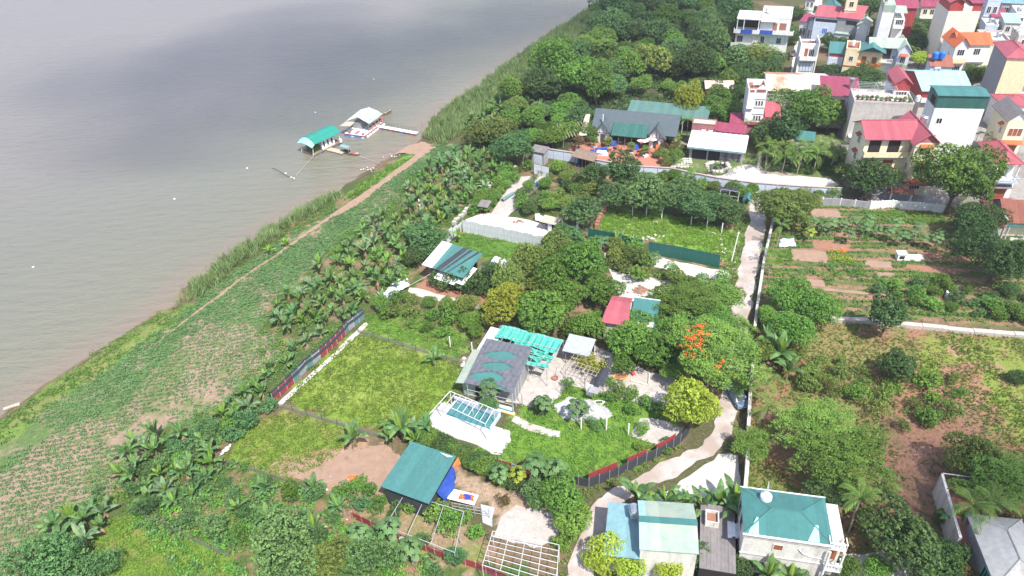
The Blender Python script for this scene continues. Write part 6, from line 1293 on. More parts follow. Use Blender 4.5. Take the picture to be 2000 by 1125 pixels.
for k in range(8):
    h.post(.2 + k * (h.W - .4) / 7, .2, -.1, 3.8, m_white, .07); h.post(.2 + k * (h.W - .4) / 7, h.D - .2, -.1, 5.1, m_white, .07)
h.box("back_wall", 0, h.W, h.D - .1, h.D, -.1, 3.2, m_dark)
h = H_("pavilion", "garden pavilion with white corrugated roof and grey board walls", (1347, 286), (1452, 297), 3.2, 5.2, "pavilion"); h.wall(m_grey, y0=.6); h.shed(m_sheetw, 3.3, 4.6, ov=.5)
for k in range(11): MB().box(k * (h.W / 10) - .06, k * (h.W / 10) + .06, h.D + .1, h.D + .9, 4.55, 4.7).build("rafter_end", m_white, h.t)
h.box("eave_board", -.5, h.W + .5, -.62, -.52, 2.95, 3.25, m_bluegr); h.box("opening", .6, h.W * .33, .56, .59, .1, 2.6, m_dark); h.box("opening", h.W * .36, h.W * .58, .56, .59, .1, 2.6, m_dark)
for k in range(6): h.box("wall_board", h.W * .6 + k * .72, h.W * .6 + k * .72 + .66, .5, .58, 0, 2.9, m_greynet if k % 2 else m_asb)
h = H_("shed", "small shed with green roof among the palms", (1552, 272), (1588, 276), 3.4, 3, "shed"); h.wall(m_whiteold); h.shed(m_teal, 3.4, 4.2)
h = H_("shed", "grey metal clad store at the left end of the boundary wall", (1038, 295), (1062, 300), 3.0, 2, "store"); h.wall(m_grey); h.shed(m_asb, 3.1, 3.6)
h.door('F', h.W * .5, 0, 2.2, 2.4, m_bluewhite)
h = H_("gate_house", "thatched terrace gate with dark red posts", (1123, 303), (1160, 312), 2.6, 2.4, "gate house")
MB().slab([(-.6, -1.0, 2.7), (h.W + .6, -1.0, 2.7), (h.W + .3, 1.2, 3.5), (-.3, 1.2, 3.5)], .12).slab([(-.3, 1.2, 3.5), (h.W + .3, 1.2, 3.5), (h.W + .6, 3.2, 2.8), (-.6, 3.2, 2.8)], .12).build("roof", m_woodold, h.t)
for k in range(6): MB().bar((.2 + k * (h.W - .4) / 5, -.2, -1.0), (.2 + k * (h.W - .4) / 5, -.2, 2.6), .1).build("post", m_brick if k != 1 else m_bluetarp, h.t)
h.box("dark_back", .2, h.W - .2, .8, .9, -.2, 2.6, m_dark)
# --- dog shelter at the top of the lane
h = H_("shelter", "tiny teal gabled shelter at the top of the lane", (1452, 392), (1466, 394), 2.0, 2.4, "shelter"); h.gable(m_teal, axis='y', rise=.7, ov=.2, gm=m_teal)
for x in (.1, h.W - .1):
    for y in (.1, 2.3): h.post(x, y, 0, 2.0, m_metal, .04)
# --- orchard shed
h = H_("shed", "open orchard shed on poles with teal sheet roof and black net strips", (838, 511), (905, 533), 3.9, 6, "shed"); W_ = h.W
MB().slab([(-.9, -1.0, 3.6), (W_ * .18, -1.0, 3.6), (W_ * .18, 5.4, 5.0), (-.9, 5.4, 5.0)], .06).build("white_sheet", m_sheetw, h.t)
MB().slab([(W_ * .18 + .01, -1.0, 3.6), (W_ + .6, -1.0, 3.6), (W_ + .6, 5.4, 5.0), (W_ * .18 + .01, 5.4, 5.0)], .06).build("roof", m_teal, h.t)
for a, b, c, d in ((.28, .42, .52, .66), (.46, .50, .72, .80), (.60, .62, .93, 1.0)):
    MB().slab([(W_ * a, -.98, 3.67), (W_ * b, -.98, 3.67), (W_ * d, 5.3, 5.05), (W_ * c, 5.3, 5.05)], .02).build("net_strip", m_mesh, h.t)
for x in (0, W_ * .5, W_): h.post(x, -.2, -.1, 3.6, m_metal, .05); h.post(x, 5, -.1, 4.8, m_metal, .05)
for k in range(3): MB().slab([(W_ * (.3 + k * .2), -2.0, 2.3), (W_ * (.49 + k * .2), -2.0, 2.3), (W_ * (.49 + k * .2), .8, 2.9), (W_ * (.3 + k * .2), .8, 2.9)], .04).build("lower_sheet", m_sheetw, h.t)
MB().slab([(W_ * .9, -1.6, 2.6), (W_ * 1.12, -1.6, 2.6), (W_ * 1.12, 3, 3.3), (W_ * .9, 3, 3.3)], .04).build("lower_sheet", m_sheetw, h.t)
h.box("dark_back", .5, W_ - .5, 4.8, 4.9, 0, 3.0, m_dark); h.box("floor_boards", .4, W_ - .6, .5, 4.6, 1.0, 1.1, m_woodold); MB().bar((-2.5, -4, 0), (.2, -.3, 1.5), .05).bar((-2.3, -4.4, 0), (-2.3, -4.4, 1.8), .05).build("rail", m_bamboo, h.t)
h = H_("shed", "small white roofed shed in the weeds right of the orchard shed", (950, 527), (992, 540), 2.4, 3.2, "shed"); h.wall(m_white); h.shed(m_sheetw, 2.45, 3.1)
# --- red and teal low house
h = H_("house", "low house half under curved red roof and half under teal sheets", (1180, 626), (1276, 640), 3.6, 5.6); h.wall(m_conc)
MB().slab([(-.4, -.5, 3.6), (h.W * .52, -.5, 3.6), (h.W * .48, 1.6, 4.5), (-.1, 1.6, 4.5)], .08).slab([(-.1, 1.6, 4.5), (h.W * .48, 1.6, 4.5), (h.W * .46, 4, 4.7), (.2, 4, 4.7)], .08).slab([(.2, 4, 4.7), (h.W * .46, 4, 4.7), (h.W * .46, 6, 4.2), (.2, 6, 4.2)], .08).build("red_roof", m_redroof, h.t)
MB().slab([(h.W * .5, -.5, 3.3), (h.W + .3, -.5, 3.3), (h.W + .3, 6, 4.4), (h.W * .5, 6, 4.4)], .08).build("teal_roof", m_teal, h.t); h.box("gutter", h.W * .5, h.W + .3, 6.01, 6.15, 4.3, 4.5, m_white)
# --- net roofed house
h = H_("house", "teal roofed house draped with torn dark shade net", (914, 741), (1003, 760), 3.7, 8.2); W_ = h.W
h.wall(m_palegreen, z1=3.0, x0=-1.2, x1=W_ * .55, y0=.4, y1=7.6); h.wall(m_grey, x0=W_ * .55 + .002, x1=W_ - .3, y0=1.2, y1=7.4, z1=3.0, nm="back_room")
MB().slab([(0, -.6, 3.7), (W_, -.6, 3.7), (W_, 7.8, 4.7), (0, 7.8, 4.7)], .07).build("roof", m_teally, h.t)
MB().slab([(-1.9, -.4, 2.9), (-.02, -.4, 3.3), (-.02, 6.6, 3.9), (-1.9, 6.6, 3.4)], .07).build("pale_roof", m_palegreen, h.t)
# net: sheet with three leaf-shaped tears where the teal shows
nb = MB(); NX, NY = 60, 48
def hole(u, v):
    for (cu, cv, a, b_, th) in ((.38, .20, .36, .12, .10), (.46, .46, .33, .085, .10), (.45, .70, .36, .09, .12), (.62, .03, .25, .05, .02)):
        du, dv = u - cu, v - cv - th * (u - cu)
        if abs(du) < a and abs(dv) < b_ * (1 - (du / a) ** 2) * (1.15 if du > 0 else 1): return True
    return False
vs = [(W_ * (i / NX) * 1.06 - .2, -.9 + 9.0 * j / NY, 3.82 + 1.0 * j / NY + .05 * math.sin(i * .9 + j * .4) * math.sin(j * .7)) for j in range(NY + 1) for i in range(NX + 1)]
fs = [(j * (NX + 1) + i, j * (NX + 1) + i + 1, (j + 1) * (NX + 1) + i + 1, (j + 1) * (NX + 1) + i) for j in range(NY) for i in range(NX) if not hole((i + .5) / NX, (j + .5) / NY)]
nb.add(vs, fs).build("shade_net", m_greynet, h.t)
for x in (.1, W_ * .5, W_ - .05): h.post(x, -.7, -.1, 3.7, m_metal, .05)
h.box("opening", W_ * .12, W_ * .28, .36, .395, .1, 2.2, m_dark)
MB().bar((0, -.7, 1.5), (W_, -.7, 1.3), .03).bar((0, -.7, 2.4), (W_, -.7, 2.2), .03).build("rail", m_metalw, h.t)
for k in range(4): MB().bar((W_ + .1, -.8 + k * 1.2, -.1), (W_ + .1, -.8 + k * 1.2, 3.6 + k * .1), .04).build("post", m_metalw, h.t)
# --- aqua net pergola
h = H_("pergola", "steel pergola with torn aqua green netting hanging in folds", (942, 690), (1068, 722), 3.3, 7.0, "pergola"); W_ = h.W
for k in range(8):
    x = k * W_ / 7; MB().bar((x, 0, 3.3), (x, 7, 3.3), .045).build("rafter", m_metal, h.t)
    if k % 2: MB().bar((x, 0, -.1), (x, 0, 3.3), .05).build("post", m_metal, h.t); MB().bar((x, 7, -.1), (x, 7, 3.3), .05).build("post", m_metal, h.t)
for y in (0, 2.4, 4.7, 7): MB().bar((0, y, 3.35), (W_, y, 3.35), .045).build("beam", m_metal, h.t)
nr = random.Random(8)
def strip(y0, y1, x0, x1, sag, wig):
    NX, NY = 40, 5; v = []
    for j in range(NY + 1):
        for i in range(NX + 1):
            u = i / NX; t_ = j / NY; x = x0 + (x1 - x0) * u; yy = y0 + (y1 - y0) * t_ + wig * math.sin(u * 9 + y0) * (1 - t_ * .3); z = 3.42 - sag * abs(math.sin(u * math.pi * 7)) * math.sin(math.pi * t_) - .1 * abs(math.sin(u * math.pi * 7 + t_))
            v.append((x, yy, z))
    f = [(j * (NX + 1) + i, j * (NX + 1) + i + 1, (j + 1) * (NX + 1) + i + 1, (j + 1) * (NX + 1) + i) for j in range(NY) for i in range(NX)]
    MB().add(v, f).build("netting", m_aqua, h.t)
strip(4.2, 7.3, .2, W_ * .5, .25, .1); strip(3.8, 7.1, W_ * .35, W_, .35, .2); strip(3.2, 3.7, W_ * .1, W_ * .9, .3, .3); strip(2.3, 2.9, 0, W_, .4, .3); strip(1.1, 1.9, W_ * .1, W_ * .85, .45, .35); strip(.1, .9, W_ * .45, W_, .3, .2); strip(.0, .5, W_ * .0, W_ * .45, .4, .35); strip(2.9, 3.2, W_ * .5, W_, .2, .3); strip(1.7, 2.1, W_ * .55, W_, .3, .2)
# --- lean-to, shelves, tunnel
h = H_("shed", "white sheet lean-to and boxes beside the aqua netting", (937, 681), (956, 686), 2.3, 4.4, "shed"); h.shed(m_sheetw, 2.3, 2.9); h.wall(m_conc, y0=.8, z1=2.2); h.box("white_box", -.2, 1.6, -.6, .5, -.1, .9, m_white)
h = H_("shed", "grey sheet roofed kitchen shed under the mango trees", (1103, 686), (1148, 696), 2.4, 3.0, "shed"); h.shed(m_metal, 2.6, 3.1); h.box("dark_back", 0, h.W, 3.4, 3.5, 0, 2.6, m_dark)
for x in (.1, h.W - .1): h.post(x, .1, 0, 2.6, m_brick, .07)
h = H_("trellis", "bamboo trellis frame with climbing plants", (1105, 716), (1180, 740), 2.3, 4.6, "trellis"); W_ = h.W
for k in range(10): MB().bar((k * W_ / 9, -.2, 2.3), (k * W_ / 9, 4.8, 2.35), .035, 5).build("pole", m_bamboo, h.t)
for k in range(7): MB().bar((-.2, k * .75, 2.38), (W_ + .2, k * .75, 2.38), .035, 5).build("crosspole", m_bamboo, h.t)
for x in (0, W_ / 2, W_):
    for y in (0, 4.5): h.post(x, y, -.1, 2.3, m_bamboo, .05)
Q, v = crown(900, R=2.6, Hh=1.0, lobes=10, clumps=70, per=8, L=.25, Wd=.15, lobe=.3); o = link("climbers", qmesh("climbers", Q, v, lf['yellow']), h.t, (W_ * .55, 2.4, 1.6))
h = H_("net_tunnel", "black shade net walkway roof with white door panel", (1158, 751), (1178, 756), 2.3, 6.0, "walkway roof")
vs = [(h.W * i / 8, 6.2 * j / 10 - .2, 2.3 + .45 * math.sin(math.pi * i / 8) + .05 * math.sin(j * 2.1 + i)) for j in range(11) for i in range(9)]
MB().add(vs, [(j * 9 + i, j * 9 + i + 1, (j + 1) * 9 + i + 1, (j + 1) * 9 + i) for j in range(10) for i in range(8)]).build("net_roof", m_mesh, h.t)
for y in (0, 3, 6):
    for x in (0, h.W): h.post(x, y, -.1, 2.3, m_metal, .05)
h.box("white_door", -.9, .15, -.3, -.22, 0, 2.4, m_white); h.box("porch_sheet", -.2, h.W * .8, -1.6, -.31, 2.2, 2.26, m_grey)
# --- teal shed at the bottom
h = H_("shed", "square shed with flat teal roof and dark netted walls", (752, 948), (835, 978), 3.6, 6.6, "shed"); W_ = h.W
h.wall(m_mesh, z1=3.5); MB().slab([(-.4, -.4, 3.7), (W_ + .4, -.4, 3.7), (W_ + .3, 6.9, 4.3), (-.3, 6.9, 4.3)], .09).build("roof", m_teal, h.t)
MB().slab([(W_ + .42, 1.5, 3.6), (W_ + .42, 6.2, 4.0), (W_ + .9, 4.6, .4), (W_ + .6, 2.8, .3)], .03).build("blue_tarp", m_bluetarp, h.t)
MB().slab([(W_ + .44, 5.6, 4.0), (W_ + .6, 6.9, 4.3), (W_ + .9, 6.8, 3.2), (W_ + .5, 5.8, 3.0)], .03).build("orange_tarp", m_orangefab, h.t); MB().slab([(W_ * .7, 6.6, 4.39), (W_, 6.6, 4.39), (W_ * .9, 6.3, 4.37)], .02).build("white_scrap", m_white, h.t)
# --- bottom: blue roof, pale green gable, grey sheets, teal hip house
h = H_("house", "single storey house with faded blue sheet roof next to the lane", (1184, 1078), (1252, 1086), 3.4, 6.0); h.wall(m_conc, z1=3.3); MB().slab([(-.3, -.4, 3.4), (h.W + .1, -.4, 3.4), (h.W + .1, 6.4, 3.9), (-.1, 6.4, 3.9)], .1).build("roof", m_bluegr, h.t); h.wall(m_teal, y0=-2.4, y1=-.5, x0=h.W * .6, z1=2.2, nm="green_sheet")
h = H_("house", "house with weathered pale green gabled sheet roof and mouldy white wall", (1251, 1072), (1362, 1080), 5.2, 6.2); h.wall(m_whiteold); W_ = h.W
h.gable(m_palegreen, rise=.95, ov=.15, gm=m_whiteold, x0=.8); h.gable(m_ltblue, x0=0, x1=.62, rise=.94, ov=.12, gm=m_whiteold, nm="clear_sheet"); MB().slab([(-.15, 2.7, 6.28), (W_ + .2, 2.7, 6.28), (W_ + .2, 3.5, 6.28), (-.15, 3.5, 6.28)], .06).build("ridge_cap", m_teal, h.t)
tank(h.loc(-.55, 5.2, 4.0), "horizontal steel water tank between the blue and pale green roofs", .55, 1.5, rz=1.57)
h = H_("shed", "lean-to roof of old grey fibre sheets with rusty patches", (1366, 1108), (1438, 1120), 2.8, 9, "shed")
for k in range(10): MB().slab([(k * h.W / 10, 0, 2.7), ((k + .97) * h.W / 10, 0, 2.7), ((k + .97) * h.W / 10, 8.2, 3.3 + .03 * (k % 3)), (k * h.W / 10, 8.2, 3.3 + .03 * (k % 3))], .05).build("sheet", m_asb, h.t)
h.wall(m_dark, z1=2.6)
t = thing("brick_hut", "small open brick and concrete box on the fibre sheet roof", "brick hut", h.loc(.5, 5.2, 2.9), h.t.rotation_euler.z); t.scale = (.65, .6, .6)
MB().box(0, 2.3, 0, .2, 0, 1.9).box(0, 2.3, 2.6, 2.8, 0, 1.9).box(0, .2, .2, 2.6, 0, 1.9).box(2.1, 2.3, .2, 2.6, 0, 1.9).build("walls", m_whiteold, t); MB().box(.21, 2.09, .21, 2.59, 1.1, 1.2).build("rusty_floor", m_redsoil, t)
t = thing("metal_sheets", "loose pile of white and silver roofing sheets by the brick box", "roofing sheets", h.loc(3.0, 4.6, 3.25), h.t.rotation_euler.z)
for k in range(7): MB().slab([(k * .28, -.6 + (k % 3) * .25, .02 + k * .03), (k * .28 + .5, -.5 + (k % 2) * .2, .03 + k * .03), (k * .28 + .5, 1.6 - (k % 3) * .2, .05 + k * .03), (k * .28, 1.7 - (k % 2) * .3, .04 + k * .03)], .02).build("sheet", m_sheetw if k < 3 else m_metal, t)
h = H_("house", "two storey house with teal hipped roof and mouldy grey-white walls", (1455, 1040), (1624, 1064), 6.8, 5.8); W_ = h.W
h.wall(m_whiteold); h.hip(m_teal, rise=.9, ov=.15, z=6.9, ridge=m_teal, th=.1)
h.box("gutter", -.25, W_ + .25, -.32, -.16, 6.75, 6.95, m_white); h.box("gutter", -.2, W_ + .2, 5.97, 6.1, 6.75, 6.95, m_white); h.ledge(6.2, m_conc, dep=.12); h.ledge(3.3, m_conc, dep=.14)
h.window('F', W_ * .42, 4.6, .9, .9, fr=m_whiteold, gl=m_wood, bars=0); h.window('L', 2.6, 4.4, 1.1, 1.6, bars=0, fr=m_grey); h.window('L', 4.6, 4.4, 1.1, 1.6, bars=0, fr=m_grey); h.window('L', 2.6, 1.0, 1.1, 1.6, bars=0, fr=m_grey)
h.balcony(W_ - .2, W_ + 1.6, 6.2, 1.0, m_white, 'bars', y=.9); h.balcony(W_ - .1, W_ + 1.6, 3.0, 1.1, m_white, 'bars', y=.6); h.post(W_ + 1.4, -.3, 3.0, 6.1, m_white, .14); h.post(W_ - .05, -.4, 0, 6.1, m_white, .14); h.box("side_wing", W_ + .002, W_ + 1.5, 1.0, 5.6, -.1, 6.5, m_whiteold); h.door('F', W_ + .8, 3.1, .8, 2.1, m_wood, off=1.0)
MB().bar((W_ * .66, -.08, 5.3), (W_ * .72, -.1, 4.7), .04).bar((W_ * .72, -.1, 4.7), (W_ * .82, -.1, 4.35), .04).bar((W_ * .82, -.1, 4.35), (W_ * .98, -.1, 4.3), .04).build("white_hose", m_white, h.t)
for x, z in ((1.2, 8.55), (W_ - 2.0, 8.0)): pass
t = thing("vent_drum", "white round drum with mast on the teal hipped roof", "roof drum", h.loc(W_ * .27, 4.4, 7.2), 0)
MB().lathe([(0, .9), (.35, .95), (.62, .75), (.66, .35), (.4, .1), (0, .08)], n=16).build("bowl", m_white, t); MB().bar((-.1, 0, 0), (-.1, 0, 3.0), .05).bar((.25, 0, 0), (-.1, 0, 3.0), .04).build("mast", m_metalw, t)
for x0, x1, y0, y1, z in ((.3, 1.4, -.1, 1.9, 7.5), (W_ - 2.4, W_ - 1.2, -.1, 1.9, 7.5)): MB().slab([(x0, y0, 6.98), (x1, y0, 6.98), (x1, 1.7, 7.5), (x0 + .9, 1.7, 7.5)], .02).build("clear_sheet", m_ltblue, h.t)
# --- bottom right grey house
h = H_("house", "grey house with pale hipped sheet roof and teal window in the bottom right corner", (1952, 1140), (2050, 1152), 5.0, 8); h.wall(m_grey); h.hip(mat("pale_sheet_roof", (.46, .46, .44), ribs=0, dirt=.4, dirtcol=(.36, .34, .3)), rise=1.4, ov=.5); h.window('L', 2.2, 1.9, 1.3, 1.9, fr=m_aqua, bars=2)
h = H_("terrace", "red tiled terrace behind the mouldy white wall", (1868, 1060), (1915, 1068), 2.6, 9, "terrace"); h.wall(m_whiteold, x1=.3, z1=3.6, nm="mouldy_wall"); h.wall(m_terra, x0=.3, x1=h.W + 1, z1=2.4, nm="terrace_block"); MB().bar((.2, 9.1, 3.6), (h.W + 2, 9.1, 3.7), .07).build("coping_rail", m_metalw, h.t)
o = link("terrace_plants", CROWNS['bush'][0], h.t, (2.4, 7.4, 2.4)); o.scale = (1.2, .9, .8); setmat(o, lf['fresh'])
MB().bar((1.6, 3.5, 2.45), (2.0, 4.6, 2.5), .05).bar((2.0, 4.6, 2.5), (1.1, 4.8, 2.5), .05).build("white_pipe", m_white, h.t)
# ------------------------------------------------------------ walls and fences
def run(name, label, cat, pts, hgt, m, th=.16, panel=None, post=None, pr=.06, coping=None, mats=None, group=None, gap=.02, z0=-.15, zs=None, posth=0.15):
    """wall or sheet fence along photo pixels of its foot, its panels and posts each a part"""
    w = GP(pts); t = thing(name, label, cat, (w[0][0], w[0][1], 0), 0, group); ox, oy = w[0]; k = 0
    for i in range(len(w) - 1):
        ax, ay = w[i][0] - ox, w[i][1] - oy; bx, by = w[i + 1][0] - ox, w[i + 1][1] - oy; L_ = math.hypot(bx - ax, by - ay); rz = math.atan2(by - ay, bx - ax)
        n = max(1, round(L_ / panel)) if panel else 1; e = L_ / n
        for j in range(n):
            mm = mats[k % len(mats)] if mats else m; hh = hgt if zs is None else hgt + zs[k % len(zs)]; k += 1
            MB().box(gap / 2, e - gap / 2, -th / 2, th / 2, z0, hh).build("panel" if panel else "wall_section", mm, t, (ax + (bx - ax) * j / n, ay + (by - ay) * j / n, 0), (0, 0, rz))
            if post: MB().bar((0, 0, -.2), (0, 0, hgt + posth), pr, 6).build("post", post, t, (ax + (bx - ax) * j / n, ay + (by - ay) * j / n - .0, 0))
        if coping: MB().box(0, L_, -th / 2 - .12, th / 2 + .12, hgt + .003, hgt + .1).build("coping", coping, t, (ax, ay, 0), (0, 0, rz))
    return t
m_sheetwall = mat("white_sheet_panel", (.66, .69, .72), rough=.5, ribs=0, ribscale=4, dirt=.3, dirtcol=(.45, .44, .42))
m_greensheet = mat("green_sheet_panel", (.018, .125, .105), rough=.5, ribs=0, ribscale=5, dirt=.15)
m_redsheet = mat("red_sheet_panel", (.34, .055, .06), rough=.6, ribs=0, ribscale=5, dirt=.3)
m_teals = mat("faded_teal_panel", (.14, .27, .28), rough=.6, ribs=0, ribscale=5, dirt=.3)
m_greys = mat("silver_grey_panel", (.34, .37, .40), rough=.6, ribs=0, ribscale=5, dirt=.3)
run("sheet_fence", "tall white metal sheet fence around the concrete yard", "fence", [(905, 453), (935, 459), (985, 469), (1040, 482), (1100, 497)], 2.7, m_sheetwall, .06, 1.5, m_metal, zs=[0, .15, -.1, .05])
run("fence", "green metal sheet fence, left run behind the banana plant", "fence", [(1148, 468), (1200, 478), (1254, 492)], 2.6, m_greensheet, .06, 1.3)
run("fence", "green metal sheet fence, long right run above the dusty track", "fence", [(1266, 496), (1330, 507), (1404, 523)], 2.7, m_greensheet, .06, 1.3)
MX = [m_redsheet, m_redsheet, m_redsheet, m_teals, m_greys, m_teals, m_greys, m_redsheet, m_redsheet, m_redsheet, m_redsheet, m_redsheet, m_teals, m_greys, m_teals, m_teals, m_greys, m_greys, m_redsheet]
FPTS = [(535, 787), (575, 748), (600, 722), (640, 690), (668, 662), (682, 645), (712, 622)]
t = run("fence", "patchwork fence of red, teal and grey sheets draped with black net", "fence", FPTS, 1.75, m_redsheet, .06, 1.35, m_metal, mats=MX)
w = GP(FPTS); mb = MB(); pts = []
for i in range(len(w) - 1):
    for j in range(8): u = j / 8; pts.append((w[i][0] + (w[i + 1][0] - w[i][0]) * u - w[0][0], w[i][1] + (w[i + 1][1] - w[i][1]) * u - w[0][1]))
pts.append((w[-1][0] - w[0][0], w[-1][1] - w[0][1])); n = len(pts)
vs = []
for i, (x, y) in enumerate(pts):
    s_ = .25 * abs(math.sin(i * math.pi / 8)); vs += [(x + .12, y - .06, 1.15 - s_ * .5), (x - .05, y + .06, 2.15 - s_ * .7), (x - .4 - s_ * .5, y + .3, 1.8 - s_), (x - .7, y + .5, .3)]
MB().add(vs, [(4 * i + k, 4 * i + k + 1, 4 * i + k + 5, 4 * i + k + 4) for i in range(n - 1) for k in range(3)]).build("shade_net", m_mesh, t)
sheet("fence_footing", [(540, 790), (580, 752), (645, 697), (672, 668), (715, 628), (720, 633), (680, 672), (650, 702), (585, 758), (548, 795)], .05, m_concl, jit=.1)
RPTS = [(1150, 951), (1190, 938), (1225, 920), (1262, 902), (1300, 885), (1328, 866), (1345, 846)]
t = run("fence", "black net fence with red sheets behind it along the lane bend", "fence", RPTS, 1.7, m_mesh, .05, 1.6, m_metal, pr=.04)
w = GP([(1150, 948), (1225, 917), (1300, 882), (1338, 855)]); 
for i in range(3):
    a, b_ = w[i], w[i + 1]; L_ = math.hypot(b_[0] - a[0], b_[1] - a[1]); n = int(L_ / 1.4)
    for j in range(n):
        if (i + j) % 4 == 3: continue
        x, y = a[0] + (b_[0] - a[0]) * j / n, a[1] + (b_[1] - a[1]) * j / n; x0, y0 = t.location.x, t.location.y
        MB().box(0, L_ / n - .05, .1, .16, .3, 2.15).build("red_sheet", m_redsheet, t, (x - x0, y - y0, 0), (0, 0, math.atan2(b_[1] - a[1], b_[0] - a[0])))
t = thing("cloth", "orange and white cloth hung over the lane fence", "cloth", (*GP([(1262, 900)])[0], 0)); MB().slab([(0, 0, 2.1), (2.4, 1.5, 2.1), (2.3, 1.7, 1.75), (0, .2, 1.75)], .04).build("sheet", m_whitetarp, t); MB().slab([(.2, .06, 2.16), (2.2, 1.3, 2.16), (2.2, 1.45, 2.0), (.2, .2, 2.0)], .03).build("orange_edge", m_orangefab, t)
run("fence", "low red sheet fence below the pool deck", "fence", [(960, 904), (1000, 915), (1035, 930)], 1.0, m_redsheet, .06, 1.3, m_metal, mats=[m_redsheet, m_redsheet, m_greys])
run("fence", "dark net fence left of the lane fence corner", "fence", [(1078, 925), (1110, 943), (1150, 951)], 1.5, m_mesh, .05, 1.6, m_metal, pr=.04)
run("fence", "red sheet fence along the bottom garden", "fence", [(690, 1012), (745, 1038), (800, 1062), (850, 1085), (930, 1110), (990, 1135)], 1.2, m_redsheet, .06, 1.3, m_metal, mats=[m_redsheet, m_redsheet, m_maroon, m_redsheet])
m_clearnet = mat("loose_wire_netting", (.26, .28, .22), rough=.9)
_n = m_clearnet.node_tree; _t = nd(_n, "ShaderNodeBsdfTransparent"); _x = nd(_n, "ShaderNodeMixShader"); _x.inputs[0].default_value = .45
_n.links.new(_t.outputs[0], _x.inputs[1]); _n.links.new(_n.nodes["Principled BSDF"].outputs[0], _x.inputs[2]); _n.links.new(_x.outputs[0], _n.nodes["Material Output"].inputs[0])
for lab, pp in (("sagging wire net fence across the lower lawn", [(545, 795), (600, 812), (660, 830), (700, 842), (745, 855)]), ("wire net fence at the top of the upper lawn", [(700, 650), (760, 668), (840, 692), (905, 712)]), ("wire net fence below the small lawn", [(470, 912), (530, 932), (600, 955)]), ("low wire fence by the lower left weeds", [(250, 998), (310, 1022), (380, 1058), (450, 1090)])):
    run("net_fence", lab, "fence", pp, .8, m_clearnet, .03, 2.6, m_darkmetal, pr=.04, posth=.4)
run("boundary_wall", "long grey boundary wall with pinkish coping around restaurant and garden", "wall", [(1062, 307), (1120, 316), (1165, 330), (1230, 342), (1310, 347), (1350, 356), (1400, 366), (1470, 376), (1560, 383), (1640, 387)], 2.3, m_bluewhite, .2, 2.6, coping=mat("pinkish_coping", (.42, .32, .29), dirt=.4), gap=.12)
run("gate", "pair of tall white sheet gates with dark frames", "gate", [(1043, 341), (1072, 348)], 2.6, m_sheetwall, .06, 2.0, m_darkmetal)
run("lane_wall", "old boundary wall with pale coping along the lane, upper part", "wall", [(1508, 440), (1490, 520), (1478, 600), (1472, 650)], 1.3, m_conc, .2, 4.0, coping=m_conc, gap=.0)
run("lane_wall", "old boundary wall along the lane, shaded middle part", "wall", [(1470, 700), (1462, 780), (1458, 850)], 1.8, m_conc, .2, 4.0, coping=m_conc, gap=.0)
run("lane_wall", "old boundary wall beside the white pad, lower part", "wall", [(1457, 880), (1455, 930), (1450, 985)], 2.0, m_conc, .22, 4.0, coping=m_conc, gap=.0)
run("stone_wall", "long low stone wall dividing vegetable plot and orchard", "wall", [(1622, 626), (1700, 630), (1800, 640), (1900, 650), (2060, 662)], .55, m_stone, .9, 3.0, gap=.05, zs=[0, .06, -.05, .03])
run("rubble_wall", "rough rubble wall climbing beside the garden", "wall", [(885, 440), (905, 420), (930, 395), (955, 370), (985, 340), (1008, 328)], .7, m_stone, .7, .9, gap=.12, zs=[0, .2, -.15, .1, -.25])
run("brick_wall", "heap-like brick wall left of the bright green plot", "wall", [(1165, 448), (1172, 425), (1182, 412)], 1.0, m_brick, .8, .8, gap=.1, zs=[0, .3, -.3, .1])
run("garden_wall", "white panelled wall with posts before the cream villa yard", "wall", [(1698, 408), (1740, 406), (1800, 411), (1850, 416)], 1.7, m_white, .18, 2.6, m_white, pr=.16, gap=.05)
run("garden_wall", "grey garden wall with white posts below the white gravel garden", "wall", [(1570, 398), (1640, 402), (1696, 408)], 1.6, m_grey, .18, 2.8, m_white, pr=.14, gap=.05)
h = H_("gate_house", "short red tiled gate roof in the cream villa wall", (1740, 372), (1786, 376), 2.8, 1.2, "gate roof"); MB().slab([(0, -.7, 2.7), (h.W, -.7, 2.7), (h.W, .6, 3.3), (0, .6, 3.3)], .1).build("roof", m_redtile, h.t); h.post(.3, 0, 0, 2.7, m_white, .16); h.post(h.W - .3, 0, 0, 2.7, m_white, .16)
run("wall", "pale grey wall piece at the edge of the wood behind the white villa", "wall", [(1385, 62), (1432, 72)], 3.0, m_conc, .3, 6)
t = run("fence", "white torn sheet panels beside the orchard shed", "fence", [(872, 478), (885, 466), (903, 448)], 2.4, m_sheetwall, .05, 1.6, m_woodold, zs=[-.6, .3, -.2])
# single white concrete posts
for i, (a, b_) in enumerate([(1235, 421), (1262, 422), (1292, 428), (1349, 441), (1380, 446), (1409, 455), (1098, 448), (880, 700 - 22), (923, 690), (1135, 838), (1184, 840), (1227, 850), (1130, 508), (1181, 514), (1205, 516)]):
    g = G(a, b_); t = thing("concrete_post", "slim white concrete post standing in the weeds", "post", g, 0, "white concrete posts"); MB().box(-.08, .08, -.08, .08, -.2, 2.2).build("shaft", m_white, t); MB().box(-.085, .085, -.1, -.083, .02, .3).build("footing", m_concl, t)
for (a, b_, hh, lab) in [(1428, 512, 6.0, "tall leaning white pole beside the lane"), (1020, 322, 3, "white post behind the domed tree")]:
    g = G(a, b_); t = thing("pole", lab, "pole", g); MB().bar((0, 0, -.2), (.7, .6, hh), .12, 8, .09).build("shaft", m_white, t); MB().box(.45, .95, .5, .7, hh - .4, hh - .2).build("bracket", m_metal, t)
g = G(821, 414); t = thing("striped_pole", "short black and white striped marker pole among the bananas", "pole", g)
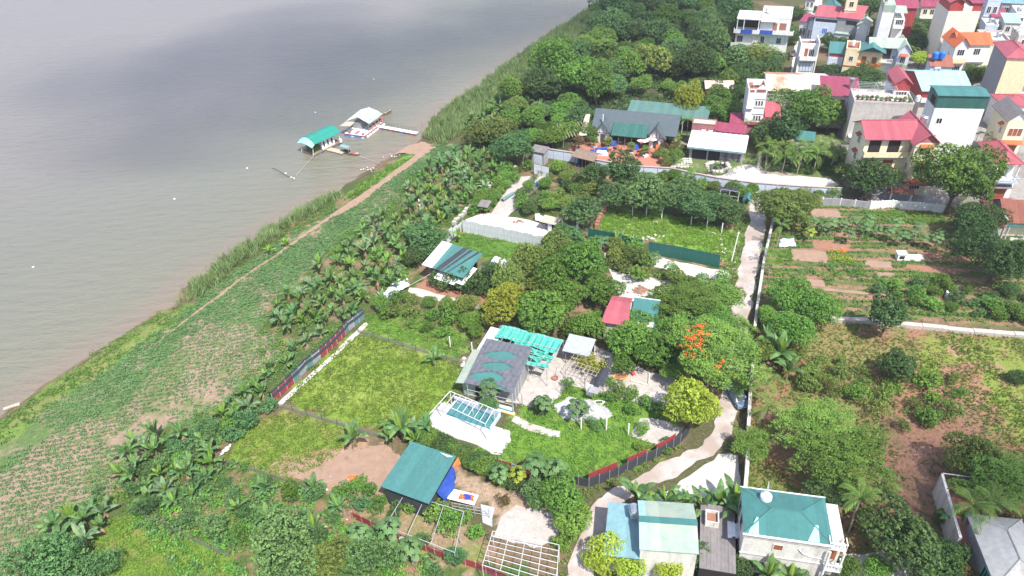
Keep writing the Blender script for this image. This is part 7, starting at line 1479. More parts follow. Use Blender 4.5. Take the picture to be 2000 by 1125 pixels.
for k in range(6): MB().bar((0, 0, k * .5), (0, 0, k * .5 + .5), .13, 8).build("band", m_white if k % 2 else m_dark, t)
# ------------------------------------------------------------ pool with frame
P4 = [G(874, 796, .05), G(966, 822, .05), G(959, 843, .05), G(868, 812, .05)]
o0 = P4[3]; t = thing("pool", "narrow swimming pool with teal water and grey rim", "pool", (o0[0], o0[1], 0.05), math.atan2(P4[2][1] - o0[1], P4[2][0] - o0[0])); Lp = math.hypot(*(P4[2] - o0)[:2]); 
MB().box(0, Lp, 2.9, 3.1, 0, 1.15).box(0, .2, 0, 2.9, 0, .3).box(Lp - .2, Lp, 0, 2.9, 0, .7).box(.2, Lp - .2, 0, .12, 0, .22).build("rim", m_bluewhite, t)
MB().box(.2, Lp - .2, .12, 2.9, 0, .14).build("water", mat("teal_pool_water", (.06, .20, .21), rough=.08, spec=.6, var=.25, scale=.8), t)
for k in range(5): MB().box(.25, Lp - .25, .5 + k * .5, .53 + k * .5, .141, .146).build("tile_line", m_teals, t)
FP = [(833, 822), (862, 770), (966, 802), (948, 853)]; Fw = [G(a, b_, 0) for a, b_ in FP]
t = thing("steel_frame", "open white steel frame standing over the swimming pool", "steel frame", (Fw[0][0], Fw[0][1], 0)); Fl = [Vector((p[0] - Fw[0][0], p[1] - Fw[0][1], 0)) for p in Fw]
TL = [Vector((*(G(a, b_, 3.0)[:2] - Fw[0][:2]), 3.0)) for a, b_ in ((859, 786 + 0), (879, 764), (965, 799), (948, 828))]
def lerpv(a, b, t_): return a.lerp(b, t_)
a0, a1, b1, b0 = TL
for p, q in ((a0, a1), (a1, b1), (b1, b0), (b0, a0)): MB().bar(p, q, .06).build("beam", m_metalw, t)
for k in range(1, 8): MB().bar(lerpv(a0, b0, k / 8), lerpv(a1, b1, k / 8), .045).build("rafter", m_metalw, t)
for p in (a0, a1, b1, b0, lerpv(a1, b1, .5)): MB().bar((p.x, p.y, -.1), p, .06).build("post", m_metalw, t)
ex = a0 + (a0 - a1) * 1.3; MB().bar(a0, ex, .05).build("beam", m_metalw, t); ex2 = ex + (b0 - a0) * .35; MB().bar(ex, ex2, .05).build("beam", m_metalw, t)
# ------------------------------------------------------------ bottom frames
def frame(label, corners, z, nx, ny, m, r=.038, posts=True):
    pw = [G(a, b_, z) for a, b_ in corners]; o = pw[0]; V = [Vector((p[0] - o[0], p[1] - o[1], z)) for p in pw]
    t = thing("steel_frame", label, "steel frame", (o[0], o[1], 0))
    for k in range(nx + 1): MB().bar(V[0].lerp(V[1], k / nx), V[3].lerp(V[2], k / nx), r).build("rafter", m, t)
    for k in range(ny + 1): MB().bar(V[0].lerp(V[3], k / ny) + Vector((0, 0, .09)), V[1].lerp(V[2], k / ny) + Vector((0, 0, .09)), r).build("purlin", m, t)
    if posts:
        for v in V + [V[0].lerp(V[3], .5), V[1].lerp(V[2], .5)]: MB().bar((v.x, v.y, -.2), v, r * 1.2).build("post", m, t)
    return t
frame("white painted steel roof frame without sheets at the bottom edge", [(942, 1104), (1085, 1150), (1092, 1065), (962, 1038)], 3.4, 4, 7, m_metalw)
frame("low pole frame over the bottom garden plot", [(752, 1028), (888, 1080), (905, 1000), (790, 965)], 2.4, 3, 1, m_metal, .045)
frame("black netted pole frame beside the scrub at the upper right plot", [(1404, 392), (1440, 396), (1444, 376), (1408, 370)], 3.0, 2, 2, m_metal, .05)
g = G(1408, 398); t = thing("black_net", "crumpled black net hanging in the pole frame", "net", g); vs = [(i * .5, j * .5, 2.9 - .8 * abs(math.sin(i * .9 + j * .6)) * (1 if j else .3)) for j in range(6) for i in range(8)]; MB().add(vs, [(j * 8 + i, j * 8 + i + 1, j * 8 + i + 9, j * 8 + i + 8) for j in range(5) for i in range(7)]).build("net", m_mesh, t)
g = G(1112, 452); t = thing("black_tarp", "black plastic sheet pitched like a tent beside the domed tree", "tarpaulin", g); MB().slab([(-.8, -1, 0), (1.8, -1.3, .3), (1.6, 1, 1.8), (-.6, 1, 1.2)], .05).build("sheet", m_mesh, t); MB().slab([(1.2, -1.4, .4), (1.7, -1.4, .4), (1.8, 1, 1.85), (1.5, 1, 1.85)], .03).build("folded_edge", m_whitetarp, t)
# ------------------------------------------------------------ white sheeting strips
def tarp(name, label, pts, zs, m, cat="plastic sheeting"):
    w = [G(a, b_, z) for (a, b_), z in zip(pts, zs)]; o = w[0]; t = thing(name, label, cat, (o[0], o[1], 0)); V = [Vector((p[0] - o[0], p[1] - o[1], p[2])) for p in w]; N = 14; rr = random.Random(len(label)); vs = []
    for j in range(N + 1):
        for i in range(N + 1):
            p = V[0].lerp(V[1], i / N).lerp(V[3].lerp(V[2], i / N), j / N); e = min(i, N - i, j, N - j); vs.append((p.x + rr.uniform(-.12, .12), p.y + rr.uniform(-.12, .12), max(.06, p.z + rr.uniform(0, .28))))
    MB().add(vs, [(j * (N + 1) + i, j * (N + 1) + i + 1, (j + 1) * (N + 1) + i + 1, (j + 1) * (N + 1) + i) for j in range(N) for i in range(N)]).build("sheet", m, t); return t
tarp("plastic_sheeting", "crumpled white plastic sheet below the orchard shed", [(760, 580), (800, 560), (795, 537), (766, 555)], [.1, .6, .8, .2], m_whitetarp)
tarp("plastic_sheeting", "grey crumpled plastic strip in the middle of the sheeting line", [(752, 590), (778, 572), (768, 556), (745, 578)], [.2, .5, .6, .2], m_bluewhite)
tarp("plastic_sheeting", "white torn plastic heap at the lower end of the sheeting line", [(735, 606), (760, 594), (752, 578), (732, 598)], [.2, .6, .5, .2], m_whitetarp)
tarp("plastic_sheeting", "blue and white plastic sheets at the orchard plot corner by the lane", [(1520, 484), (1555, 482), (1550, 466), (1524, 468)], [.1, .3, .4, .1], m_bluewhite)
tarp("plastic_sheeting", "white cloth bundle beside the stone lane lower garden", [(1048, 438 - 6), (1066, 441 - 6), (1067, 430 - 6), (1050, 428 - 6)], [.2, .4, .4, .3], m_whitetarp)
tarp("plastic_sheeting", "white sheet dropped on the lower left weeds path", [(430, 892), (448, 878), (452, 868), (436, 880)], [.1, .1, .2, .1], m_whitetarp)
# ------------------------------------------------------------ debris, small things
def debris(name, label, px, py, n, sx, sy, mats, smin=.12, smax=.4, cat="debris", z=.03, piece="scrap"):
    g = G(px, py); t = thing(name, label, cat, (g[0], g[1], 0)); rr = random.Random(n + int(px))
    for k in range(n):
        s_ = rr.uniform(smin, smax); x, y = rr.gauss(0, sx / 2), rr.gauss(0, sy / 2); hh = rr.uniform(.2, .6) * s_
        v = [(s_ * rr.uniform(.6, 1) * math.cos(a), s_ * rr.uniform(.6, 1) * math.sin(a), 0) for a in [q * 1.256 for q in range(5)]]
        MB().add(v + [(p[0] * .6, p[1] * .6, hh) for p in v], [(0, 1, 6, 5), (1, 2, 7, 6), (2, 3, 8, 7), (3, 4, 9, 8), (4, 0, 5, 9), (5, 6, 7, 8, 9)]).build(piece, mats[k % len(mats)], t, (x, y, z), (0, 0, rr.uniform(0, 6)))
    return t
debris("debris_heap", "scatter of white paper scraps with an orange piece left of the teal shed", 682, 958, 34, 2.2, 2.0, [m_white, m_whitetarp, m_white, m_concl, m_orangefab if 0 else m_white], .1, .35)
t = tarp("cloth", "orange and blue cloth lying above the paper scraps", [(682, 940), (705, 942), (700, 930), (680, 930)], [.05, .05, .05, .05], m_orangefab, "cloth")
debris("rubble_heap", "white rubble heap at the foot of the bright green plot", 1262, 464, 40, 4.5, 1.6, [m_white, m_stone, m_concl], .15, .5, "rubble", piece="rubble_piece")
debris("rubble_heap", "pinkish rubble line in the middle of the bright green plot", 1275, 436, 22, 4.0, .8, [m_stone, m_brick, m_concl], .12, .35, "rubble", piece="rubble_piece")
debris("rubble_heap", "white rubble at the right of the bright green plot", 1392, 456, 16, 1.8, .8, [m_white, m_stone], .12, .4, "rubble", piece="rubble_piece")
debris("rubble_heap", "rubble strip between green fence and lane", 1418, 500, 40, 1.4, 6.5, [m_stone, m_white, m_concl, m_brick], .1, .4, "rubble", piece="rubble_piece")
debris("ash_heap", "round heap of brown brush on the dusty threshing floor", 1250, 569, 60, 1.5, 1.1, [m_redsoil, m_brick, m_woodold, m_path], .15, .5, "brush heap", piece="brush_piece")
debris("rubble_heap", "pale rubble outcrop inside the wood", 1258, 118, 40, 5, 4, [m_stone, m_concl], .5, 1.5, "rubble", z=.3, piece="rubble_piece")
debris("rubble_heap", "pale rubble outcrop inside the wood, right part", 1296, 108, 30, 4, 3, [m_stone, m_concl], .5, 1.5, "rubble", z=.3, piece="rubble_piece")
debris("shore_stones", "white stones and litter along the landing shore", 792, 298, 34, 6, 1.5, [m_stone, m_white], .12, .35, "stones", z=-.6, piece="stone")
debris("shore_stones", "white stones and litter further down the landing shore", 735, 325, 26, 5, .8, [m_stone, m_white], .1, .3, "stones", z=-.7, piece="stone")
debris("litter", "brown cloth and plastic bundle near the net roofed house", 910, 708, 12, 1.5, 1.0, [m_concl, m_whitetarp, m_path], .3, .7, "rubbish", piece="bundle")
debris("litter", "scattered furniture scraps in the white yard", 1012, 434, 12, 1.6, .6, [m_brick, m_woodold], .2, .5, "rubbish", piece="scrap")
debris("planks", "stack of broken timber near the bottom bananas", 668, 1005, 10, 1.6, .8, [m_woodold, m_bamboo], .2, .6, "timber", piece="scrap")
for (a, b_) in [(22, 793)]: 
    g = G(a, b_, -1.0); t = thing("board", "pale board washed up at the waterline, lower left", "board", (g[0], g[1], -1.15), .5); MB().box(-1.1, 1.1, -.3, .3, 0, .12).build("plank", m_bamboo, t); MB().box(-.5, .5, -.31, -.28, .13, .16).build("batten", m_woodold, t)
g = G(970, 797); t = thing("sheet_stack", "stack of white and teal sheets in front of the net roofed house", "sheet stack", (g[0], g[1], 0), math.atan2(*(G(1010, 806) - G(955, 790))[:2][::-1]))
for k, mm in enumerate([m_yellowfab, m_white, m_teal, m_ltblue, m_white]): MB().box(-3.2 + .1 * k, 3.0 - .2 * k, -.5 + .18 * k, -.1 + .18 * k, .02, .12 + .05 * k).build("sheet", mm, t)
def drum(px, py, lab, m, r=.3, hh=.9, z=0, cat="barrel"):
    g = G(px, py, z); t = thing("barrel", lab, cat, (g[0], g[1], z)); MB().lathe([(0, 0), (r, 0), (r * 1.05, hh * .3), (r, hh * .5), (r * 1.05, hh * .7), (r, hh), (r * .85, hh), (r * .85, hh - .08), (0, hh - .08)], n=14).build("body", m, t); MB().lathe([(r * 1.04, hh - .02), (r * 1.04, hh + .04), (r * .9, hh + .04)], n=14).build("rim", m, t)
drum(1049, 363, "blue barrel at the top of the stony lane", m_bluedrum); drum(1071, 447, "light blue barrel at the right of the white yard", m_bluedrum); drum(1079, 447, "small dark blue barrel beside the light blue one", m_bluetarp, .2, .7); drum(1850, 582, "white barrel in the vegetable garden", m_white, .45, 1.2); drum(787, 1062, "grey-green water drum on the pole frame", m_palegreen, .35, 1.0)
g = G(992, 387); t = thing("pipe_roll", "long dark teal rolled tube lying on the stony lane", "pipe", (g[0], g[1], .35), math.atan2(*(G(1003, 378) - G(984, 391))[:2][::-1])); mb = MB(); mb.lathe([(.30, -1.9), (.36, -1.9), (.36, 1.9), (.30, 1.9), (.30, -1.9)], n=14); mb.v = [(z, y, x) for x, y, z in mb.v]; mb.build("tube", m_teals, t); MB().box(-1, -.9, -.38, .38, -.36, -.3).build("band", m_darkmetal, t)
h = H_("hut", "tiny grey roofed hut on posts in the rubble wall garden", (937, 402), (950, 404), 1.9, 1.6, "hut"); h.shed(m_asb, 1.9, 2.2, ov=.4); h.box("back_panel", 0, h.W, 1.5, 1.6, 0, 1.8, m_dark)
for x in (.05, h.W - .05): h.post(x, .1, 0, 1.9, m_woodold, .05)
g = G(1050, 430); t = thing("white_board", "white board leaning before the shrubs of the yard", "board", (g[0], g[1], 0)); MB().box(-.5, .5, -.04, .04, 0, 1.5).build("board", m_white, t); MB().bar((0, .5, 0), (0, .05, 1.2), .04).build("prop", m_woodold, t)
h = H_("lean_to", "low pole lean-to with white door panel at the back of the yard", (1058, 432), (1085, 438), 2.0, 1.8, "lean-to"); h.shed(m_bamboo, 2.0, 2.1, ov=.4); h.box("door_panel", h.W * .45, h.W * .72, -.1, -.03, 0, 2.0, m_white); h.box("dark_back", 0, h.W, 1.6, 1.7, 0, 1.9, m_brick)
for x in (.05, h.W - .05): h.post(x, .1, 0, 2.0, m_brick, .06)
g = G(1192, 731 + 45 - 36); t = thing("tub", "yellow rimmed oval tub by the yard", "tub", (*G(1212, 738)[:2], 0)); mb = MB().lathe([(0, .03), (.8, .05), (.9, .35), (1.0, .35), (.92, 0)], n=16); mb.v = [(x * 1.2, y * .6, z) for x, y, z in mb.v]; mb.build("basin", m_yellowfab, t); MB().lathe([(0, .25), (.85, .25)], n=16).build("water", m_redsoil, t)
t = thing("tub", "small white oval tub on the grey gravel", "tub", (*G(1170, 788)[:2], 0)); mb = MB().lathe([(0, .03), (.5, .05), (.6, .3), (.7, .3), (.6, 0)], n=14); mb.v = [(x * 1.2, y * .6, z) for x, y, z in mb.v]; mb.build("basin", m_white, t); MB().lathe([(0, .2), (.5, .2)], n=14).build("water", lf['grass'], t)
t = thing("tub", "round rusty ring well in the yard", "well", (*G(1084, 740)[:2], 0)); MB().lathe([(.45, 0), (.5, .3), (.42, .3), (.38, .05), (0, .05)], n=14).build("ring", m_brick, t); MB().bar((.1, .5, 0), (.3, .9, 1.5), .03).build("handle", m_darkmetal, t)
t = thing("enclosure", "low curb of the dirt pen under the mango trees", "curb", (*G(1232, 745)[:2], 0)); 
w = [G(1232, 742), G(1267, 751), G(1268, 728), G(1238, 716)]; o = w[0]; V = [Vector((p[0] - o[0], p[1] - o[1], 0)) for p in w]
for k in range(3): d = V[k + 1] - V[k]; MB().box(0, d.length, -.1, .1, 0, .3).build("curb_stone", m_concl, t, V[k], (0, 0, math.atan2(d.y, d.x)))
t = thing("armchair", "small bright red plastic chair in the dirt pen", "chair", (*G(1237, 733)[:2], 0), .4); MB().box(-.25, .25, -.25, .25, .35, .42).build("seat", m_redfab, t); MB().box(-.25, .25, .2, .26, .42, .85).build("backrest", m_redfab, t)
for x in (-.22, .22):
    for y in (-.22, .22): MB().bar((x, y, 0), (x, y, .36), .03).build("leg", m_redfab, t)
# wires and poles inside the yard
for (a, b_, hh) in [(1023, 742, 2.2), (1096, 770, 2.2), (1082, 800, 2.4), (1142, 760, 2.2), (1020, 792, 2.2)]:
    t = thing("thin_pole", "thin dark pole standing in the paved yard", "pole", (*G(a, b_)[:2], 0), 0, "thin poles in the paved yard"); MB().bar((0, 0, 0), (0, 0, hh), .045).build("shaft", m_darkmetal, t); MB().lathe([(.09, 0), (.09, .06), (0, .06)], n=8).build("foot", m_concl, t)
# table with orange cloth in the bottom courtyard
t = thing("table", "table covered with white sheet and orange and blue cloths behind the teal shed", "table", (*G(905, 978)[:2], 0), -.35); MB().box(-1.8, 1.8, -.8, .8, .7, .78).build("tabletop", m_white, t)
for x in (-1.6, 1.6):
    for y in (-.7, .7): MB().bar((x, y, 0), (x, y, .7), .05).build("leg", m_metal, t)
t = tarp("cloth", "orange and navy cloth heaped on the courtyard table", [(896, 975), (925, 980), (925, 968), (900, 966)], [.85, .85, .95, .9], m_orangefab, "cloth"); tarp("cloth", "navy cloth beside the orange one on the table", [(908, 974), (920, 976), (918, 968), (908, 967)], [1.1, 1.1, 1.15, 1.15], m_bluetarp, "cloth")
t = thing("screen_frame", "rusty pole screen around the courtyard table", "screen frame", (*G(885, 1000)[:2], 0))
for k in range(6): MB().bar((k * .9, -k * .25, 0), (k * .9, -k * .25, 1.8), .04).build("upright", m_metal, t)
for z in (.6, 1.2, 1.8): MB().bar((0, 0, z), (4.5, -1.25, z), .03).build("rail", m_metal, t)
t = thing("parabolic_dish", "dark grey round cooker lid beside the teal shed", "lid", (*G(877, 935)[:2], 0)); MB().lathe([(0, 1.0), (.6, .85), (.9, .4), (.95, 0)], n=16).build("dome", m_darkmetal, t); MB().lathe([(.98, 0), (.98, .06), (.9, .06)], n=16).build("rim", m_metal, t)
# ------------------------------------------------------------ cars
def car(px, py, rz, label, mbody, L_=4.3, Wd=1.75):
    g = G(px, py); t = thing("car", label, "car", (g[0], g[1], 0), rz)
    prof = [(-L_ / 2, .35), (-L_ / 2, .78), (-L_ / 2 + .12, .98), (-L_ * .30, 1.02), (-L_ * .17, 1.42), (L_ * .14, 1.46), (L_ * .30, 1.0), (L_ / 2 - .25, .82), (L_ / 2, .62), (L_ / 2, .35)]
    def shell(pr, w0, w1, zc):
        mb = MB(); n = len(pr); v = [(x, -(w0 if z < zc else w1) / 2, z) for x, z in pr] + [(x, (w0 if z < zc else w1) / 2, z) for x, z in pr]
        mb.add(v, [(i, (i + 1) % n, n + (i + 1) % n, n + i)[::-1] for i in range(n)] + [tuple(range(n)), tuple(range(n, 2 * n))[::-1]]); return mb
    shell(prof, Wd, Wd * .80, 1.1).build("body", mbody, t)
    MB().slab([(-L_ * .295, -.62, 1.075), (-L_ * .18, -.60, 1.415), (-L_ * .18, .60, 1.415), (-L_ * .295, .62, 1.075)][::-1], .015).build("rear_window", m_glass, t)
    MB().slab([(L_ * .285, -.62, 1.09), (L_ * .155, -.60, 1.45), (L_ * .155, .60, 1.45), (L_ * .285, .62, 1.09)], .015).build("windscreen", m_glass, t)
    for s in (-1, 1):
        MB().add([(-L_ * .26, s * Wd * .445, 1.06), (L_ * .25, s * Wd * .445, 1.06), (L_ * .13, s * Wd * .405, 1.38), (-L_ * .16, s * Wd * .405, 1.38)], [(0, 1, 2, 3) if s < 0 else (3, 2, 1, 0)]).build("side_window", m_glass, t)
        for x in (-L_ * .31, L_ * .31):
            mb = MB().lathe([(0, -.1), (.31, -.1), (.33, 0), (.31, .1), (0, .1)], n=16); mb.v = [(a, c, b) for a, b, c in mb.v]; w = mb.build("wheel", m_dark, t, (x, s * (Wd / 2 - .08), .33)); mb = MB().lathe([(0, -.115), (.18, -.11), (.18, .11), (0, .115)], n=10); mb.v = [(a, c, b) for a, b, c in mb.v]; mb.build("rim", m_metal, w)
        MB().box(-L_ / 2 - .02, -L_ / 2 + .06, s * .62 - .16, s * .62 + .16, .68, .84).build("tail_light", m_redfab, t); MB().box(L_ / 2 - .12, L_ / 2 + .02, s * .6 - .18, s * .6 + .18, .6, .74).build("headlight", m_white, t); MB().box(L_ * .2, L_ * .23, s * (Wd / 2 + .08) - .08, s * (Wd / 2 + .08) + .08, .98, 1.1).build("mirror", mbody, t)
    MB().box(-L_ / 2 - .03, -L_ / 2 - .003, -.26, .26, .52, .64).build("number_plate", m_white, t); MB().box(-L_ / 2 - .06, -L_ / 2 + .05, -Wd / 2 + .05, Wd / 2 - .05, .34, .48).build("bumper", m_darkmetal, t)
    return t
car(1440, 781, rad(97), "blue-grey hatchback parked on the lane under the feathery branches", mat("blue_grey_car_paint", (.16, .25, .36), rough=.25, spec=.6, var=.05))
car(1547, 107, rad(75), "dark grey car parked in the back lane left of the tube house", mat("dark_car_paint", (.05, .055, .065), rough=.3, spec=.6, var=.05))
# ------------------------------------------------------------ white tomb, statue, pond, terrace things
g = G(1762, 509); t = thing("tomb", "white low tomb-like monument with raised headpiece in the vegetable plot", "tomb", (g[0], g[1], 0), -.12)
MB().box(.2, 3.6, -.1, 1.3, 0, .55).build("slab", m_white, t); MB().box(-.9, .6, 0, 1.2, 0, 1.2).build("headpiece", m_white, t); MB().box(-1.0, .7, -.08, 1.28, 1.201, 1.32).build("cap", m_white, t); MB().box(-.6, .3, -.03, -.002, .35, .95).build("niche", m_glass, t)
g = G(1481, 327); t = thing("statue", "tall slim pale stone pagoda statue at the garden path", "statue", g); MB().lathe([(.5, 0), (.5, .4), (.38, .45), (.36, 1.6), (.48, 1.65), (.3, 1.75), (.28, 2.6), (.4, 2.66), (.22, 2.8), (.18, 3.5), (.08, 3.6), (0, 4.0)], n=8).build("tower", m_stone, t); MB().box(-.7, .7, -.7, .7, -.05, .12).build("plinth", m_concl, t)
pw = GP([(1380, 322), (1392, 318), (1420, 320), (1424, 328), (1408, 336), (1385, 335)]); t = thing("pond", "small dark garden pond ringed by pale rocks", "pond", (pw[0][0], pw[0][1], 0)); v = [(x - pw[0][0], y - pw[0][1], .06) for x, y in pw]
MB().slab(v, .05).build("water", m_glass, t)
rk = random.Random(9)
for i in range(len(v)):
    a, b_ = Vector(v[i]), Vector(v[(i + 1) % len(v)])
    for j in range(3):
        p = a.lerp(b_, j / 3); s_ = rk.uniform(.35, .65); MB().lathe([(0, 0), (s_, 0), (s_ * .9, s_ * .5), (s_ * .4, s_ * .8), (0, s_ * .85)], n=6).build("rock", m_stone, t, p, (rk.uniform(-.2, .2), 0, rk.uniform(0, 6)))
t = thing("stepping_stones", "field of white irregular stepping stones beside the pond", "paving stones", (*G(1318, 322)[:2], 0)); o = G(1318, 322); c4 = [G(1316, 312), G(1348, 310), G(1350, 326), G(1312, 326)]
for i in range(7):
    for j in range(5):
        p = (c4[0] + (c4[1] - c4[0]) * i / 6) * (1 - j / 4) + (c4[3] + (c4[2] - c4[3]) * i / 6) * (j / 4); s_ = rk.uniform(.3, .45); n = 6
        pts = [(s_ * 1.1 * rk.uniform(.8, 1.1) * math.cos(q * 1.047), s_ * rk.uniform(.8, 1.1) * math.sin(q * 1.047), .09) for q in range(n)]; MB().slab(pts, .08).build("stone", m_slabw, t, (p[0] - o[0] + rk.uniform(-.1, .1), p[1] - o[1] + rk.uniform(-.1, .1), 0))
for (a, b_, lab) in [(1255, 290, "large pink and white parasol on the terrace, left"), (1272, 287, "large pink and white parasol on the terrace, right")]:
    g = G(a, b_); t = thing("parasol", lab, "parasol", g); MB().bar((0, 0, 0), (0, 0, 2.4), .04).build("pole", m_metal, t)
    for k in range(8):
        a0_, a1_ = k * math.pi / 4, (k + 1) * math.pi / 4; MB().add([(0, 0, 2.7), (1.5 * math.cos(a0_), 1.5 * math.sin(a0_), 2.15), (1.5 * math.cos(a1_), 1.5 * math.sin(a1_), 2.15), (0, 0, 2.66)], [(0, 1, 2), (3, 2, 1)]).build("canopy_panel", mat("pink_canvas", (.62, .30, .30)) if k % 2 else m_white, t)
def covered(px, py, lab, m, sx, sy, sz):
    g = G(px, py); t = thing("covered_furniture", lab, "tarpaulin", g, tree_rng.uniform(-.4, .1)); vs = []; N = 8
    for j in range(N + 1):
        for i in range(N + 1):
            u, v_ = i / N * 2 - 1, j / N * 2 - 1; e = max(abs(u), abs(v_)); z = sz * (1 - max(0, (e - .75) / .25) ** 1.5) + .08 * math.sin(i * 2 + j * 1.3); vs.append((u * sx / 2, v_ * sy / 2, max(0.02, z)))
    MB().add(vs, [(j * (N + 1) + i, j * (N + 1) + i + 1, (j + 1) * (N + 1) + i + 1, (j + 1) * (N + 1) + i) for j in range(N) for i in range(N)]).build("cover", m, t); MB().box(-sx * .4, sx * .4, -sy * .4, sy * .4, 0, .04).build("base", m_woodold, t)
covered(1199, 284, "blue tarpaulin covered table near the left gable", m_bluetarp, 1.4, 1.4, 1.2); covered(1241, 291, "blue tarpaulin covered table near the right gable", m_bluetarp, 1.4, 1.4, 1.2); covered(1157, 299, "small blue covered object at the terrace front", m_bluetarp, 1.2, 1.0, .9); covered(1175, 302, "white cover with blue top at the terrace front", m_whitetarp, 3.0, 1.3, .9); covered(1284, 291, "orange covered box right of the parasols", m_orangefab, 1.1, .9, .9); covered(1175, 297, "long blue awning cloth behind the white cover", m_bluetarp, 3.0, .6, 1.1)
for i in range(13):
    a, b_ = [(1170, 292), (1188, 296), (1196, 303), (1204, 292), (1216, 302), (1222, 310), (1232, 300), (1246, 305), (1252, 298), (1266, 300), (1280, 302), (1290, 296), (1180, 284)][i]
    t = thing("table_set", "dark wooden table with stools on the red terrace", "table", (*G(a, b_, .04)[:2], .04), i * .7, "wooden tables on the red terrace"); MB().box(-.45, .45, -.45, .45, .66, .72).build("tabletop", m_wood, t)
    for x in (-.35, .35):
        for y in (-.35, .35): MB().bar((x, y, 0), (x, y, .66), .04).build("leg", m_woodold, t)
    for s in (-1, 1): MB().box(s * .85 - .2, s * .85 + .2, -.2, .2, .3, .4).box(s * .85 - .15, s * .85 + .15, -.15, .15, 0, .3).build("stool", m_wood, t)
def bonsai(px, py, s, lab, leaf='fresh'):
    g = G(px, py, .04); t = thing("bonsai_tree", lab, "bonsai tree", g, tree_rng.uniform(0, 6)); t.scale = (s, s, s)
    MB().box(-.6, .6, -.45, .45, 0, .45).build("planter", m_concl, t); mb = MB().bar((0, 0, .4), (.2, 0, 1.0), .12, 7, .09).bar((.2, 0, 1.0), (-.1, .1, 1.6), .09, 7, .06); mb.build("trunk", m_trunk, t)
    for (x, y, z, k) in ((0, 0, 1.6, .55), (.6, .1, 1.15, .42), (-.6, 0, 1.2, .42), (0, -.5, 1.05, .4)): o = link("leaf_pad", CROWNS['bush'][tree_rng.randrange(4)], t, (x, y, z)); o.scale = (k, k, k * .6); setmat(o, lf[leaf])
for (a, b_, s, lab, lfm) in [(1130, 295, 1.6, "round bonsai tree at the left terrace edge", 'red'), (1160, 288, 1.1, "bonsai tree in front of the left gable", 'fresh'), (1188, 290, 1.2, "bonsai tree left of the blue covered table", 'olive'), (1232, 300, 1.2, "bonsai in a grey planter mid terrace", 'olive'), (1260, 306, 1.1, "bright bonsai at the right terrace front", 'fresh'), (1212, 278, .7, "small bonsai before the restaurant doors", 'fresh'), (1173, 273, .7, "small bonsai before the left gable door", 'fresh'), (1234, 282, .8, "silvery small bonsai before the restaurant", 'banlate')]: bonsai(a, b_, s, lab, lfm)
for i, (x, y) in enumerate(poly_points([(1280, 300), (1325, 285), (1335, 300), (1310, 335), (1290, 330)], 1.7, 50)): T(0, 0, 0, rr.choice(['bush', 'open', 'round']), rr.choice(['olive', 'mango', 'red', 'fresh']), "garden shrub between terrace and pond", group="shrubs right of the terrace", cat="shrub", name="shrub", world=(x, y, rr.uniform(.8, 1.4)))
T(1312, 265, 20, 'open', 'olive', "loose grey-green tree at the right end of the slate roof")
T(1145, 260, 22, 'fine', 'mango', "dark tree on props at the left end of the restaurant")
T(1165, 262, 15, 'fine', 'olive', "olive tree on props before the left gable")
for i, (x, y) in enumerate(poly_points([(1475, 322), (1500, 308), (1640, 330), (1625, 345), (1560, 340), (1490, 333)], 1.9, 51)): T(0, 0, 0, 'bush', rr.choice(['fresh', 'mango', 'dark']), "clipped cloud shrub in the white gravel garden", group="clipped shrubs in the gravel garden", cat="shrub", name="shrub", world=(x, y, rr.uniform(.7, 1.2)))
for i, (x, y) in enumerate(poly_points([(1400, 352), (1500, 362), (1600, 372), (1600, 377), (1400, 362)], 2.2, 52)): T(0, 0, 0, 'bush', rr.choice(['fresh', 'mango']), "small shrub inside the coping of the gravel garden", group="shrubs along the garden coping", cat="shrub", name="shrub", world=(x, y, rr.uniform(.4, .7)))
for (a, b_, s) in [(1350, 325, .8), (1398, 322, .8), (1432, 322, .8), (1330, 318, .7)]: palm(a, b_, s, 2.5, "little garden palm beside the pond", "little palms beside the pond")
